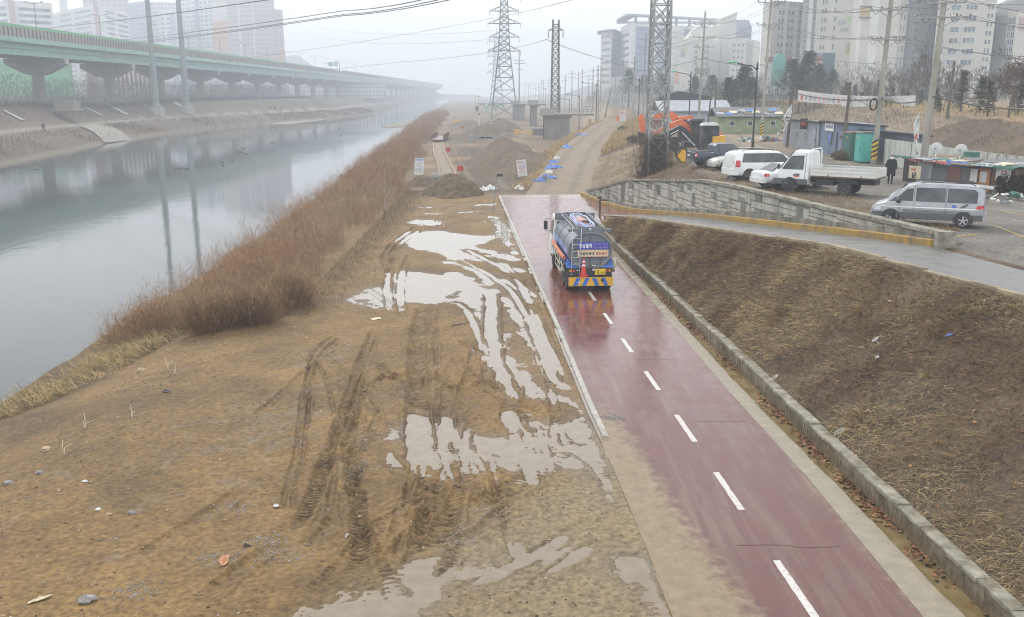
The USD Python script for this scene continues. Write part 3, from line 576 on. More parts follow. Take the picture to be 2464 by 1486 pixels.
GLYPHS = {
 '강': [[[14,14,19,22,28,27,37,29,61,27,61,81,74,82,75,60,87,59,88,49,87,47,75,46,75,25,69,23,76,13,76,4,73,-2,67,-7,55,-11,27,-9,16,-1],[29,6,39,1,51,1,60,4,62,10,54,16,42,17,30,14,28,11]],[[2,31,3,36,24,45,36,61,35,63,6,64,7,76,50,76,52,74,49,56,43,45,33,35,11,24,6,24]]],
 '경': [[[3,32,4,36,25,45,37,61,36,63,9,63,7,65,8,75,49,76,52,75,52,66,64,66,66,82,79,81,79,25,73,23,79,15,80,7,77,-1,70,-7,56,-11,35,-10,23,-5,16,6,19,19,26,25,40,29,64,27,65,35,43,36,42,43,31,33,11,24,6,26],[31,7,39,2,49,1,63,4,66,10,57,16,45,17,33,14,30,10],[50,54,47,48,64,48,65,53]]],
 '고': [[[2,2,2,12,4,14,32,14,32,43,34,45,46,44,46,14,84,14,86,12,85,1]],[[10,72,13,74,76,73,77,44,74,20,72,18,60,20,63,61,12,61,10,63]]],
 '골': [[[2,36,3,47,34,47,35,62,48,61,48,47,61,48,62,67,12,67,11,77,13,79,76,78,74,48,86,46,85,35]],[[11,16,13,18,63,19,61,21,12,21,11,31,13,33,75,33,77,30,77,9,75,6,26,6,25,3,77,2,79,-8,78,-10,12,-10]]],
 '공': [[[2,30,2,40,5,42,34,42,35,58,48,57,48,42,61,43,62,66,12,66,11,76,13,78,76,77,74,43,86,40,85,29]],[[11,3,11,13,17,21,35,27,62,25,70,21,77,11,76,2,72,-4,54,-11,28,-10,17,-5],[25,8,28,3,37,1,55,2,63,7,62,11,49,15,33,14]]],
 '근': [[[2,31,3,42,61,43,62,64,15,64,12,66,13,77,76,76,75,43,86,41,86,30,5,29]],[[12,24,15,26,26,24,26,3,77,3,79,1,79,-8,76,-10,15,-10,12,-8]]],
 '금': [[[2,34,2,44,5,46,61,47,62,65,13,65,12,76,15,78,75,77,75,47,86,45,87,42,85,33]],[[11,24,13,27,75,27,77,25,77,-8,75,-10,13,-10,11,-7],[26,14,26,3,63,4,61,15]]],
 '남': [[[14,25,16,28,61,28,61,80,62,82,75,81,75,62,87,62,88,51,75,48,74,-10,16,-10,14,-7],[29,16,29,2,61,2,61,16]],[[6,35,6,76,8,78,18,78,20,76,20,46,57,50,59,46,58,37,23,33,8,33]]],
 '내': [[[6,70,8,72,18,72,20,70,20,24,47,26,48,79,61,80,61,48,67,47,68,81,81,81,80,-11,68,-10,67,34,61,33,60,-7,48,-6,47,14,28,11,6,12]]],
 '닭': [[[10,22,11,31,61,31,61,81,75,81,75,62,87,61,88,51,87,49,75,48,75,-9,73,-11,61,-9,60,19,45,19,45,7,43,5,24,5,25,2,49,4,51,0,50,-8,12,-10,11,16,31,18,12,19]],[[6,35,7,77,48,77,50,75,49,65,20,65,20,47,35,46,57,49,58,37,41,34]]],
 '량': [[[6,65,7,77,49,77,50,48,20,47,19,42,57,44,60,36,62,82,74,82,75,69,86,69,88,67,87,56,75,55,75,50,88,49,88,39,86,37,75,37,75,25,68,22,76,11,75,1,70,-5,54,-11,35,-11,26,-9,15,-1,13,12,19,21,36,27,60,25,61,33,44,29,6,29,6,58,36,59,37,63,35,65],[28,5,38,1,51,1,59,3,62,9,54,14,40,15,29,12,27,9]]],
 '물': [[[2,34,3,45,85,45,85,33,51,32,52,30,76,29,75,5,25,4,26,2,77,2,79,0,78,-10,13,-10,11,-7,11,14,13,17,11,20,11,28,13,30,36,30,37,32]],[[12,78,75,79,76,48,13,47],[26,60,61,59,62,66,27,67]]],
 '반': [[[62,12,61,80,62,82,74,82,75,56,87,55,88,45,87,43,75,43,75,13]],[[15,22,17,24,29,23,29,3,78,3,79,-8,76,-10,18,-10,15,-8]],[[5,74,7,76,18,76,19,61,37,61,38,75,51,75,51,27,6,27],[20,49,19,39,38,39,38,49]]],
 '발': [[[14,16,16,18,61,18,60,21,15,21,14,31,16,33,61,33,61,81,74,82,75,64,88,62,87,51,75,50,75,7,29,6,28,3,77,2,78,-9,15,-10]],[[6,35,6,78,17,79,20,66,38,66,38,78,51,78,51,35],[20,54,20,47,38,48,37,54]]],
 '배': [[[49,79,57,81,62,79,62,49,67,48,68,81,81,82,82,80,81,-11,68,-10,67,35,62,34,62,-6,49,-6]],[[5,12,5,73,18,73,18,54,20,52,31,53,32,74,44,73,44,12,41,10,8,10],[19,40,18,23,31,23,31,40]]],
 '법': [[[6,33,6,76,8,78,18,78,20,76,21,64,37,64,38,77,49,78,51,77,51,61,64,61,66,82,79,81,78,-10,19,-10,19,30],[30,30,33,19,65,19,65,48,51,48,50,32],[32,4,64,3,65,6,33,7],[21,52,20,44,37,44,37,52]]],
 '사': [[[61,-11,61,81,73,82,75,79,75,48,87,47,89,45,89,36,87,34,75,33,74,-11]],[[1,15,1,19,14,29,20,39,23,51,23,73,25,75,35,75,37,73,39,42,45,31,59,20,59,17,53,9,50,9,38,18,30,30,22,17,13,9,7,7]]],
 '송': [[[2,38,37,39,37,50,25,44,11,41,7,53,28,60,37,71,38,81,50,81,52,69,56,63,63,58,81,53,77,41,63,44,50,51,51,39,85,39,86,28,3,27],[44,57,40,51,49,52]],[[11,4,12,13,17,19,35,25,63,23,74,16,77,8,76,1,71,-5,54,-11,34,-11,22,-8,13,-1],[26,6,36,1,51,1,60,3,63,7,55,12,39,13,27,10]]],
 '시': [[[65,-10,65,81,77,82,79,80,79,-9,77,-11]],[[1,16,3,20,12,25,21,38,25,55,25,73,38,74,39,49,42,39,54,24,61,21,62,17,56,9,52,9,40,18,32,30,26,20,11,7,8,7]]],
 '안': [[[62,12,61,80,62,82,74,82,75,56,87,55,88,45,87,43,75,43,75,13]],[[15,23,29,23,29,3,78,3,79,-8,76,-10,18,-10,15,-8]],[[3,49,4,59,8,67,24,76,38,75,47,70,52,64,55,54,54,44,50,36,34,27,20,28,11,33,6,39],[17,54,21,42,32,40,39,44,41,54,37,61,26,63,19,59]]],
 '업': [[[3,52,6,67,19,77,38,77,48,71,52,62,64,62,66,82,78,82,79,-9,19,-10,18,30,23,32,10,38],[30,31,33,20,65,20,65,49,53,49,48,39],[33,8,33,3,65,4,64,8],[18,51,21,46,32,45,39,49,40,58,32,65,22,64,17,58]]],
 '이': [[[65,-10,65,81,78,82,79,-10,76,-12,67,-12]],[[5,34,5,49,8,60,18,72,25,75,35,75,45,70,50,64,55,49,55,34,50,19,42,11,35,8,18,11,10,19],[21,56,19,34,21,27,24,23,33,21,37,24,41,34,39,56,35,61,28,62]]],
 '입': [[[4,49,5,64,12,73,24,78,39,77,52,67,55,60,55,50,48,38,39,33,29,32,31,20,65,20,65,81,78,82,79,-8,77,-10,19,-10,17,-8,17,29,24,32,12,37],[32,8,32,3,65,4,64,8],[19,50,25,45,35,45,41,51,41,59,34,65,24,65,18,59]]],
 '작': [[[13,14,14,25,61,25,61,80,62,82,74,82,75,59,87,59,88,57,88,48,86,46,75,45,75,-10,61,-10,61,12,16,12]],[[1,34,3,38,10,40,18,47,23,58,23,63,7,63,4,65,5,76,56,75,55,64,37,62,38,55,44,46,58,38,54,28,50,27,43,30,31,41,22,32,11,26,7,26]]],
 '접': [[[2,35,3,39,16,46,24,62,23,64,5,65,6,77,55,77,57,75,56,65,38,63,45,48,59,40,55,30,50,29,44,32,31,44,19,31,30,30,33,19,65,19,65,48,50,48,48,50,48,59,50,61,65,61,66,82,79,81,78,-10,19,-10,19,30,8,27],[33,7,33,3,65,4,64,7]]],
 '지': [[[65,81,78,82,79,80,78,-11,65,-10]],[[2,13,2,17,10,21,18,30,25,51,25,60,5,61,5,72,58,73,59,62,57,60,39,59,39,47,42,37,52,24,62,18,57,8,52,8,44,13,32,28,26,18,10,5]]],
 '차': [[[61,-11,61,81,73,82,75,79,75,47,87,46,89,44,89,35,87,33,75,32,74,-11]],[[1,13,1,16,16,28,23,46,23,55,4,55,3,65,5,67,23,67,23,79,25,81,35,81,37,79,37,67,56,66,55,55,37,54,37,45,41,33,49,23,58,17,52,7,41,12,30,26,16,9,9,5]]],
 '총': [[[2,26,2,36,10,38,6,48,25,53,35,61,11,62,11,74,36,74,39,83,48,83,51,81,52,74,78,73,77,62,53,61,63,53,80,50,82,46,78,38,86,36,86,26,83,24,59,23,71,18,76,12,76,1,70,-6,53,-11,34,-11,22,-8,13,-1,11,9,18,19,29,24,5,24],[52,44,51,37,70,38,70,39],[26,5,36,1,52,1,62,4,62,7,56,11,37,12,26,9],[44,50,43,48,46,49],[18,38,36,37,37,43,35,44]]],
 '추': [[[2,18,2,28,11,30,7,41,29,49,36,58,11,59,9,61,10,71,37,71,38,82,50,82,52,71,78,71,79,61,77,59,52,58,59,49,81,41,77,30,86,28,86,18,84,16,51,16,50,-11,40,-12,37,-10,37,16,4,16],[33,36,18,29,71,30,55,36,44,45]]],
 '출': [[[2,32,2,42,8,44,7,53,22,55,34,62,11,63,11,75,36,75,39,83,49,83,52,75,77,75,77,63,54,62,66,55,81,53,80,44,86,42,86,32,51,30,76,28,76,5,25,3,77,2,79,0,78,-10,13,-10,11,-7,11,13,14,16,11,19,11,27,13,29,37,30],[44,53,30,43,59,44]]],
 '투': [[[2,17,3,29,86,28,86,17,84,16,51,16,50,-11,37,-10,37,16]],[[12,34,13,78,76,78,77,68,75,66,26,65,27,61,74,61,75,51,73,49,27,49,26,45,77,44,77,33,14,32]]],
 '환': [[[1,26,2,30,22,32,9,41,9,54,16,61,4,63,5,74,25,74,25,82,27,83,38,82,39,74,58,74,59,63,47,61,54,53,54,42,44,33,60,33,61,81,75,81,75,52,88,50,88,41,86,39,75,38,75,9,62,8,60,22,29,19,28,4,77,3,77,-9,17,-10,14,-8,15,18,4,18],[23,50,22,45,27,43,35,43,41,47,36,52]]],
}
# ------------------------------------------------------------------ markings, kerbs, gutter, walls
rng = np.random.default_rng(7)
CENTRE = [(5, 6.0), (14.5, 5.36), (24.9, 4.74), (41.8, 3.6), (61, 2.3)]
PATHP = '/World/cycle_path'
for a, b in [(10.3, 12.3), (14.45, 16.5), (18.76, 20.84), (22.85, 24.95), (27.2, 29.2), (31.5, 33.4), (35.65, 37.5), (39.95, 41.8), (44.1, 46.0)]:
 q = MB()
 ys = np.linspace(a, b, 9)
 v = [(lerp(y, CENTRE) + s * .075 + rng.normal(0, .004), y, .0045) for y in ys for s in (-1, 1)]
 q.add(v, [(2 * i, 2 * i + 1, 2 * i + 3, 2 * i + 2) for i in range(8)])
 put('dash', q, 'white_paint', PATHP)
mat('crack_dark', (.05, .025, .02), rough=.8)
for yc, xa, xb in ((17.1, 4.6, 6.7), (24.4, 5.2, 6.6), (30.6, 4.3, 5.6)):
 xs_ = np.linspace(xa, xb, 34); ys_ = yc + .5 * fb(xs_, xs_ * 0 + yc, 1.1, 4, 120)
 put('crack', ([(x, y + d, .003) for x, y in zip(xs_, ys_) for d in (-.009, .009)], [(2 * i, 2 * i + 2, 2 * i + 3, 2 * i + 1) for i in range(33)]), 'crack_dark', PATHP)
def pebbles(n, cx, cy, sx, sy, z, r0, r1, seed=1):
 g = np.random.default_rng(seed); q = MB()
 ico = trimesh.creation.icosphere(0, 1.0)
 for _ in range(n):
  r = g.uniform(r0, r1); x, y = cx + g.normal(0, sx), cy + g.normal(0, sy)
  zz = (gz(x, y) if z is None else z) + r * .3
  q.add(ico.vertices * np.array([1, g.uniform(.6, 1), g.uniform(.4, .8)]) * r @ trimesh.transformations.rotation_matrix(g.uniform(0, 6), [0, 0, 1])[:3, :3] + [x, y, zz], ico.faces)
 return q
mat('pebble', (.3, .29, .28), (.14, .13, .12), rough=.8, scale=20)
g0 = at_z(1472, 1005)
for k_, (px_, py_) in enumerate([(690, 1338), (520, 1345), (640, 1300), (1180, 1240), (1110, 1290), (860, 1130), (330, 1420), (560, 1215)]):
 g1 = on_ground(px_, py_); put('gravel_patch', pebbles(150, g1[0], g1[1], .3, .22, None, .008, .024, 60 + k_), 'pebble', kind='stuff')
put('spilt_gravel', pebbles(160, g0[0], g0[1], .16, .14, 0.0, .012, .026), 'pebble', kind='stuff')
yy = np.concatenate([np.linspace(4, 40, 260), np.linspace(40.4, 61, 60)])
v, f = strip(PATH_R, CONC_R, yy, 5, .004, jag=.16, seed=71)
put('concrete_edging', (v, f), 'wet_concrete', kind='structure')
v, f = strip([(y, x - .2) for y, x in CONC_R], [(y, x - .02) for y, x in WALL_X], yy, 6, -.045)
MATS['gutter'] = usdkit.material(stage, '/World/Looks/gutter_water', {
 'g': ('geometry', {}), 'n': ('noise_texture', {'scale': 2., 'detail': 4.}), 'r': ('rgb_ramp', {'ramp': [(.35, (.115, .082, .032)), (.65, (.2, .15, .075))]}),
 'b': ('bump', {'strength': .3, 'distance': .002}), 'p': ('principled_bsdf', {'roughness': .05, 'ior': 1.34})},
 [('g.position', 'n.vector'), ('n.fac', 'r.fac'), ('r.color', 'p.base_color'), ('n.fac', 'b.height'), ('b.normal', 'p.normal')], surface='p.BSDF')
put('gutter_water', (v, f), 'gutter', kind='structure')
mat('kerb_concrete', (.38, .365, .32), (.22, .205, .175), rough=.6, rough2=.35, scale=3, detail=7, bump=.003, bscale=40)
mat('mossy_concrete', (.30, .285, .23), (.13, .115, .08), rough=.85, scale=2.6, detail=8, bump=.006, bscale=25, lo=.38, hi=.66)
mat('stained_concrete', (.25, .215, .155), (.09, .07, .045), rough=.8, scale=1.8, detail=8, bump=.006, bscale=18, lo=.35, hi=.7)
def run_pieces(parent, name, line, y0, y1, step, prof, matname, gap=.012, jit=.004, zf=None, seed=0):
 """separate stones laid end to end along line X(Y); prof = (dx0, dx1, dz0, dz1)"""
 g = np.random.default_rng(seed)
 y = y0
 while y < y1 - .05:
  L = min(step * g.uniform(.93, 1.07), y1 - y)
  a, b = y, y + L - gap
  q = MB(); c = .02
  dx0, dx1, dz0, dz1 = prof
  j = g.normal(0, jit, 2)
  ring = [(dx0, dz0), (dx0, dz1 - c), (dx0 + c, dz1), (dx1 - c, dz1), (dx1, dz1 - c), (dx1, dz0)]
  v = []
  for yv in (a, b):
   X = lerp(yv, line); Z = zf(yv) if zf else 0.
   v += [(X + p + j[0], yv, Z + (r + (j[1] if r > dz0 + .01 else 0))) for p, r in ring]
  n = len(ring)
  fs = [(i, (i + 1) % n, n + (i + 1) % n, n + i) for i in range(n)]
  q.add(v, fs)
  q.add(v, [(0, 5, 4), (0, 4, 3), (0, 3, 2), (0, 2, 1), (6, 7, 8), (6, 8, 9), (6, 9, 10), (6, 10, 11)])
  put(name, q, matname, parent)
  y += L
k = thing('path_kerb', 'low pale concrete kerb between the mud flat and the red path', 'kerb')
run_pieces(k, 'kerb_stone', PATH_L, 23.2, 61, 1.0, (-.02, .155, -.1, .035), 'kerb_concrete', seed=1)
run_pieces(k, 'kerb_stone', PATH_L, 61, 83.6, 1.6, (-.02, .155, -.1, .035), 'kerb_concrete', seed=2)
k = thing('gutter_wall', 'low stained concrete wall between the leafy gutter and the grass slope', 'wall')
run_pieces(k, 'wall_panel', WALL_X, 7, 61, 2.0, (0, .26, -.2, .36), 'stained_concrete', gap=.006, jit=.006, seed=3)
run_pieces(k, 'coping_stone', WALL_X, 7, 61, 1.0, (-.025, .285, .362, .45), 'mossy_concrete', gap=.02, jit=.012, seed=4)
mat('wet_asphalt', (.15, .142, .128), (.085, .08, .072), rough=.5, rough2=.22, scale=1.1, detail=8, bump=.003, bscale=90, lo=.3, hi=.7)
yr = np.linspace(5, 62, 170)
v, f = strip([(y, x + .1) for y, x in RAMP_L], [(y, x - .28) for y, x in EDGE], yr, 9, lambda X, Y: ramp_z(Y) + .0)
put('asphalt_ramp', (v, f), 'wet_asphalt', kind='structure')
mat('yellow_kerb', (.36, .215, .035), (.2, .15, .075), rough=.7, scale=1.6, detail=8, lo=.36, hi=.56, bump=.003, bscale=40)
mat('pale_kerb', (.33, .27, .16), (.17, .14, .095), rough=.75, scale=1.3, detail=8, bump=.004, bscale=30)
k = thing('lower_ramp_kerb', 'broken yellowish kerb along the grass side of the asphalt ramp', 'kerb')
run_pieces(k, 'kerb_stone', RAMP_L, 12, 56, 1.0, (-.08, .1, -.2, .07), 'pale_kerb', jit=.02, zf=ramp_z, seed=5)
k = thing('yellow_kerb', 'faded yellow kerb at the foot of the patterned retaining wall', 'kerb')
run_pieces(k, 'kerb_stone', [(y, x - .02) for y, x in EDGE], 33.0, 84, 1.2, (-.3, -.02, -.1, .26), 'yellow_kerb', jit=.008, zf=ramp_z, seed=6)
WALL_TOP = [(33.2, 4.0), (41.3, 3.9), (50.6, 3.96), (56, 3.78), (62.5, 3.2), (71, 2.47), (77, 1.35), (83.2, .4)]
mat('wall_face', (.2, .19, .165), (.13, .122, .105), rough=.9, scale=2.2, detail=8, bump=.004, bscale=30, stretch=(1, 1, .3))
mat('wall_stone', (.43, .41, .35), (.27, .255, .21), rough=.85, scale=1.3, detail=8, lo=.36, hi=.6, bump=.004, bscale=30, stretch=(1, 1, .22))
mat('wall_stone_streaked', (.25, .235, .195), (.105, .1, .085), rough=.9, scale=1.6, detail=8, lo=.38, hi=.6, bump=.004, bscale=30, stretch=(1, 1, .2))
RW = thing('retaining_wall', 'long pale retaining wall with moulded stone pattern beside the asphalt ramp', 'wall')
ys = np.linspace(33.2, 83.2, 60)
q = MB(); v = []
for y in ys:
 X, zb, zt = lerp(y, EDGE), ramp_z(y) - .3, lerp(y, WALL_TOP)
 v += [(X, y, zb), (X, y, zt), (X + .3, y, zt), (X + .3, y, zt - .3), (X + 1.0, y, zt - .3), (X + 1.0, y, zb)]
fq = [(6 * i + a, 6 * i + (a + 1) % 6, 6 * i + 6 + (a + 1) % 6, 6 * i + 6 + a) for i in range(59) for a in range(6)]
q.add(v, fq); q.add(v, [(0, 3, 2, 1), (0, 5, 4, 3), (354, 355, 356, 357), (354, 357, 358, 359)])
put('wall_core', q, 'wall_face', RW)
def split(r, g, out, mn):
 y0, y1, z0, z1 = r
 w, h = (y1 - y0) / 2.6, z1 - z0
 if (w < mn * 2 and h < mn * 2) or (w * h < .2 and g.random() < .5):
  out.append(r); return
 if w / h > g.uniform(.6, 1.5):
  c = y0 + (y1 - y0) * g.uniform(.35, .65); split((y0, c, z0, z1), g, out, mn); split((c, y1, z0, z1), g, out, mn)
 else:
  c = z0 + h * g.uniform(.35, .65); split((y0, y1, z0, c), g, out, mn); split((y0, y1, c, z1), g, out, mn)
cells = []
for y in np.arange(33.6, 82.0, 3.0):
 y1 = min(y + 2.96, 82.8)
 zb = min(ramp_z(y), ramp_z(y1)) + .2
 zt = max(lerp(y, WALL_TOP), lerp(y1, WALL_TOP)) - .03
 hh = zt - zb
 if hh < .2: continue
 for z0 in np.arange(zb, zt - .15, 1.02):
  out = []
  split((y, y1, z0, min(z0 + 1.0, zt)), rng, out, .2 if y < 58 else .28)
  cells += out
stones = []
for (y0, y1, z0, z1) in cells:
 gp = .015; w, h = y1 - y0, z1 - z0
 o = lambda: rng.uniform(0, .16 * min(w, h))
 lo, hi = ramp_z((y0 + y1) / 2) + .25, lerp((y0 + y1) / 2, WALL_TOP) - .02
 z0, z1 = max(z0, lo), min(z1, hi)
 if z1 - z0 < .1: continue
 h = z1 - z0
 sgn = rng.random() < .45
 P = [(y0 + gp + (o() if sgn else 0), z0 + gp), (y1 - gp, z0 + gp + o() * .6), (y1 - gp - (o() if sgn else 0), z1 - gp), (y0 + gp, z1 - gp - o() * .6)]
 tilt = 0
 t = rng.uniform(.018, .05); vi = []
 for d, s in ((0.0, 1.), (t, .9)):
  cy, cz = (y0 + y1) / 2, (z0 + z1) / 2
  vi += [(lerp(cy + (a - cy) * s, EDGE) - d, cy + (a - cy) * s, cz + (b - cz) * s) for a, b in P]
 m = MB().add(vi, [(4, 5, 6, 7), (0, 1, 5, 4), (1, 2, 6, 5), (2, 3, 7, 6), (3, 0, 4, 7)])
 stones.append((w * h / ((y0 + y1) ** 2), m, 'wall_stone_streaked' if math.sin(y0 * 3.1) + rng.normal(0, .5) > .75 else 'wall_stone'))
stones.sort(key=lambda s: -s[0])
for _, m, mt in stones[:300]:
 put('stone', m, mt, RW)
rest = MB()
for _, m, mt in stones[300:]:
 rest.add(m.v[0], m.f[0])
if stones[300:]:
 put('far_stone_facing', rest, 'wall_stone', RW, kind='stuff')
run_pieces(RW, 'base_course', EDGE, 33.3, 83, 3.0, (-.062, -.001, .2, .5), 'wall_stone_streaked', gap=.02, jit=.004, zf=ramp_z, seed=9)
run_pieces(RW, 'coping_stone', EDGE, 33.0, 83.2, 2.0, (-.09, .34, .003, .17), 'mossy_concrete', jit=.008, zf=lambda y: lerp(y, WALL_TOP), seed=8)
b = MB().box(lerp(33.1, EDGE) - .2, lerp(33.1, EDGE) + .42, 32.55, 33.0, 3.3, 4.18)
put('end_block', b, 'mossy_concrete', RW)
mat('yellow_line', (.42, .27, .06), (.16, .13, .09), rough=.7, scale=6, detail=8, lo=.42, hi=.52)
def line_on_yard(pts, w):
 P = [np.array(on_ground(x, y)) for x, y in pts]; v = []
 s = []
 for a, b in zip(P[:-1], P[1:]):
  n = max(2, int(np.linalg.norm(b - a) / .3)); s += [a + (b - a) * t for t in np.linspace(0, 1, n, endpoint=False)]
 s.append(P[-1]); s = np.array(s); t = np.gradient(s[:, :2], axis=0); t /= np.linalg.norm(t, axis=1, keepdims=True); nn = np.stack([-t[:, 1], t[:, 0]], 1)
 for p, n in zip(s, nn):
  for k in (-1, 0, 1):
   x, y = p[:2] + n * w / 2 * k
   v.append((x, y, gz(x, y) + .012))
 f = [(3 * i + a, 3 * i + a + 1, 3 * i + a + 4, 3 * i + a + 3) for i in range(len(s) - 1) for a in (0, 1)]
 return v, f
for pts in ([(2277, 574), (2360, 564)], [(2408, 508), (2464, 520)], [(2395, 545), (2464, 572)], [(1960, 372), (2040, 395), (2085, 414)]):
 put('lane_line', line_on_yard(pts, .13), 'yellow_line', kind='structure')
mat('brown_wood', (.1, .05, .03), (.06, .03, .018), rough=.6, scale=8)
p0 = on_ground(1443, 526, 40, 70)
t = thing('finger_post', 'brown square signpost with two small arrow boards at the ramp mouth', 'signpost', p0)
put('post', MB().box(-.07, .07, -.07, .07, -.3, 1.62), 'brown_wood', t)
put('arrow_board', MB().prism([(0.08, 1.28), (.5, 1.28), (.6, 1.34), (.5, 1.40), (.08, 1.40)], 1, -.015, .015), 'brown_wood', t)
put('arrow_board', MB().prism([(-.08, 1.44), (-.25, 1.44), (-.3, 1.49), (-.25, 1.55), (-.08, 1.55)], 1, -.015, .015).move(rotz=30), 'brown_wood', t)
put('post_cap', MB().lathe([(.0, 1.68), (.08, 1.66), (.085, 1.62), (0, 1.62)][::-1], sides=8), 'brown_wood', t)
# ------------------------------------------------------------------ grasses, reeds, leaves, trees
attr_mat('dry_blades', rough=.75, var=.15, scale=3., spec=.25, translucent=.2)
attr_mat('leaf_mat', rough=.65, var=.25, scale=30., spec=.3)
attr_mat('foliage', rough=.7, var=.25, scale=1.5, spec=.25, translucent=.15)
attr_mat('bark', rough=.9, var=.25, scale=8., bump=.01)
def blades(x, y, z, length, width, head, lift, tint, g, bend=.5):
 """many bent blades in one mesh: foot (x,y,z), heading (rad), lift above the ground (rad)"""
 n = len(x)
 d = np.stack([np.cos(head) * np.cos(lift), np.sin(head) * np.cos(lift), np.sin(lift)], 1)
 l2 = lift - bend * g.uniform(.2, 1.2, n)
 h2 = head + g.normal(0, .35, n)
 d2 = np.stack([np.cos(h2) * np.cos(l2), np.sin(h2) * np.cos(l2), np.sin(l2)], 1)
 sd = np.stack([-np.sin(head + g.normal(0, .9, n)), np.cos(head + g.normal(0, .9, n)), g.normal(0, .3, n)], 1) * (width / 2)[:, None]
 p0 = np.stack([x, y, z], 1); p1 = p0 + d * (length * .55)[:, None]; p2 = p1 + d2 * (length * .45)[:, None]
 v = np.stack([p0 - sd, p0 + sd, p1 - sd * .8, p1 + sd * .8, p2], 1).reshape(-1, 3)
 b = np.arange(n)[:, None] * 5
 f = np.concatenate([b + [0, 1, 3], b + [0, 3, 2], b + [2, 3, 4]], 1).reshape(-1, 3)
 return v, f, np.repeat(tint, 5, 0)
def palette(g, n, cols, w, jit=.22):
 c = np.array(cols)[g.choice(len(cols), n, p=np.array(w) / np.sum(w))]
 return np.clip(c * (1 + g.normal(0, jit, (n, 1))), .008, .6)
STRAW, STRAW2, BROWN, RUST, DARK, OLIVE = (.47, .35, .18), (.3, .22, .11), (.13, .088, .046), (.19, .09, .038), (.05, .034, .023), (.17, .155, .075)
def slope_grass():
 g = np.random.default_rng(11)
 n = 175000
 Y = 9 + 52 * g.random(n) ** 1.55
 a, b = lerp(Y, WALL_X) + .22, lerp(Y, RAMP_L) - .05
 X = a + (b - a) * g.random(n)
 keep = g.random(n) < np.clip(.75 + 2.5 * fb(X, Y, .9, 4, 60), .2, 1)
 X, Y = X[keep], Y[keep]; n = len(X)
 Z = ground_z(X, Y) - .01
 D = np.hypot(X, Y)
 patch = fb(X, Y, .33, 4, 61) + .6 * fb(X, Y, 1.4, 3, 62)
 strawy = np.clip(.5 + 4.2 * patch, 0, 1)
 t = palette(g, n, [STRAW, STRAW2, OLIVE], [.5, .4, .1]) * strawy[:, None] + palette(g, n, [BROWN, RUST, DARK, STRAW2], [.3, .42, .15, .13]) * (1 - strawy)[:, None]
 comb = math.pi + .5 + 1.6 * fb(X, Y, .25, 3, 63)
 head = comb + g.normal(0, .75, n)
 lift = np.abs(g.normal(.18, .28, n))
 tuft = np.clip(4 * (fb(X, Y, 1.1, 3, 64) - .08), 0, 1)
 L = (.12 + .34 * g.random(n) ** 1.5) * (1 + .9 * tuft); lift = lift + tuft * .5
 W = np.maximum(.01, D * .0005) * g.uniform(.6, 1.4, n)
 v, f, c = blades(X, Y, Z, L, W, head, lift, t, g)
 put('dry_grass', (v, f), 'dry_blades', kind='stuff', attrs={'tint': c})
slope_grass()
def yard_grass():
 g = np.random.default_rng(12); n = 90000
 Y = 36 + 160 * g.random(n) ** 1.3
 X = lerp(Y, EDGE) + .4 + g.random(n) ** .9 * np.interp(Y, [36, 60, 100, 200], [2.5, 7, 9, 14])
 Z = ground_z(X, Y)
 k = (g.random(n) < np.clip((lot_z(Y) + .05 - Z) * 6 + .18, 0, 1)) & (g.random(n) < np.clip(.7 + 2.5 * fb(X, Y, .4, 3, 65), .15, 1))
 X, Y, Z = X[k], Y[k], Z[k]; n = len(X)
 D = np.hypot(X, Y); s = np.clip(.5 + 2.5 * fb(X, Y, .25, 4, 66), 0, 1)[:, None]
 t = palette(g, n, [STRAW, STRAW2], [.6, .4]) * s + palette(g, n, [BROWN, RUST, DARK], [.5, .3, .2]) * (1 - s)
 v, f, c = blades(X, Y, Z, .18 + .35 * g.random(n) ** 2, np.maximum(.008, D * .00036) * g.uniform(.6, 1.3, n), g.normal(2.8, .9, n), np.abs(g.normal(.35, .35, n)), t, g)
 put('dry_grass', (v, f), 'dry_blades', kind='stuff', attrs={'tint': c})
 P, T = [], []
 n = 26000; Y = 86 + 95 * g.random(n); E = lerp(Y, EDGE)
 X = E - 5.5 - 6.5 * g.random(n) ** 1.2
 tall = g.random(n) < .3
 X[tall] = E[tall] + .5 + 4.5 * g.random(tall.sum()); Y[tall] = 118 + 55 * g.random(tall.sum()); X[tall] += lerp(Y[tall], EDGE) - E[tall]
 Z = ground_z(X, Y); k = (Z > .12); X, Y, Z, tall = X[k], Y[k], Z[k], tall[k]; n = len(X)
 t = palette(g, n, [STRAW, STRAW2, RUST], [.5, .35, .15])
 v, f, c = blades(X, Y, Z, np.where(tall, 1.1, .55) * g.uniform(.5, 1.2, n), np.hypot(X, Y) * .0004 * g.uniform(.6, 1.3, n), g.uniform(0, 6.3, n), np.where(tall, 1.25, .9) + g.normal(0, .2, n), t, g)
 put('tall_straw', (v, f), 'dry_blades', kind='stuff', attrs={'tint': c})
 n = 90000; Y = 40 + 190 * g.random(n); X = bank_x(Y) + 30 * g.random(n); Z = ground_z(X, Y)
 s = (sm((X - bank_x(Y) - 11 + 6 * fb(X, Y, .15, 3, 50)) / 2) > .5)[:, None]
 t = np.where(s, palette(g, n, [STRAW, STRAW2], [.7, .3]), palette(g, n, [BROWN, STRAW2, DARK], [.5, .3, .2]))
 v, f, c = blades(X, Y, Z, .2 + .35 * g.random(n), np.hypot(X, Y) * .00026 * g.uniform(.6, 1.3, n), g.normal(3.1, 1., n), np.abs(g.normal(.5, .4, n)), t, g)
 put('bank_grass', (v, f), 'dry_blades', kind='stuff', attrs={'tint': c})
yard_grass()
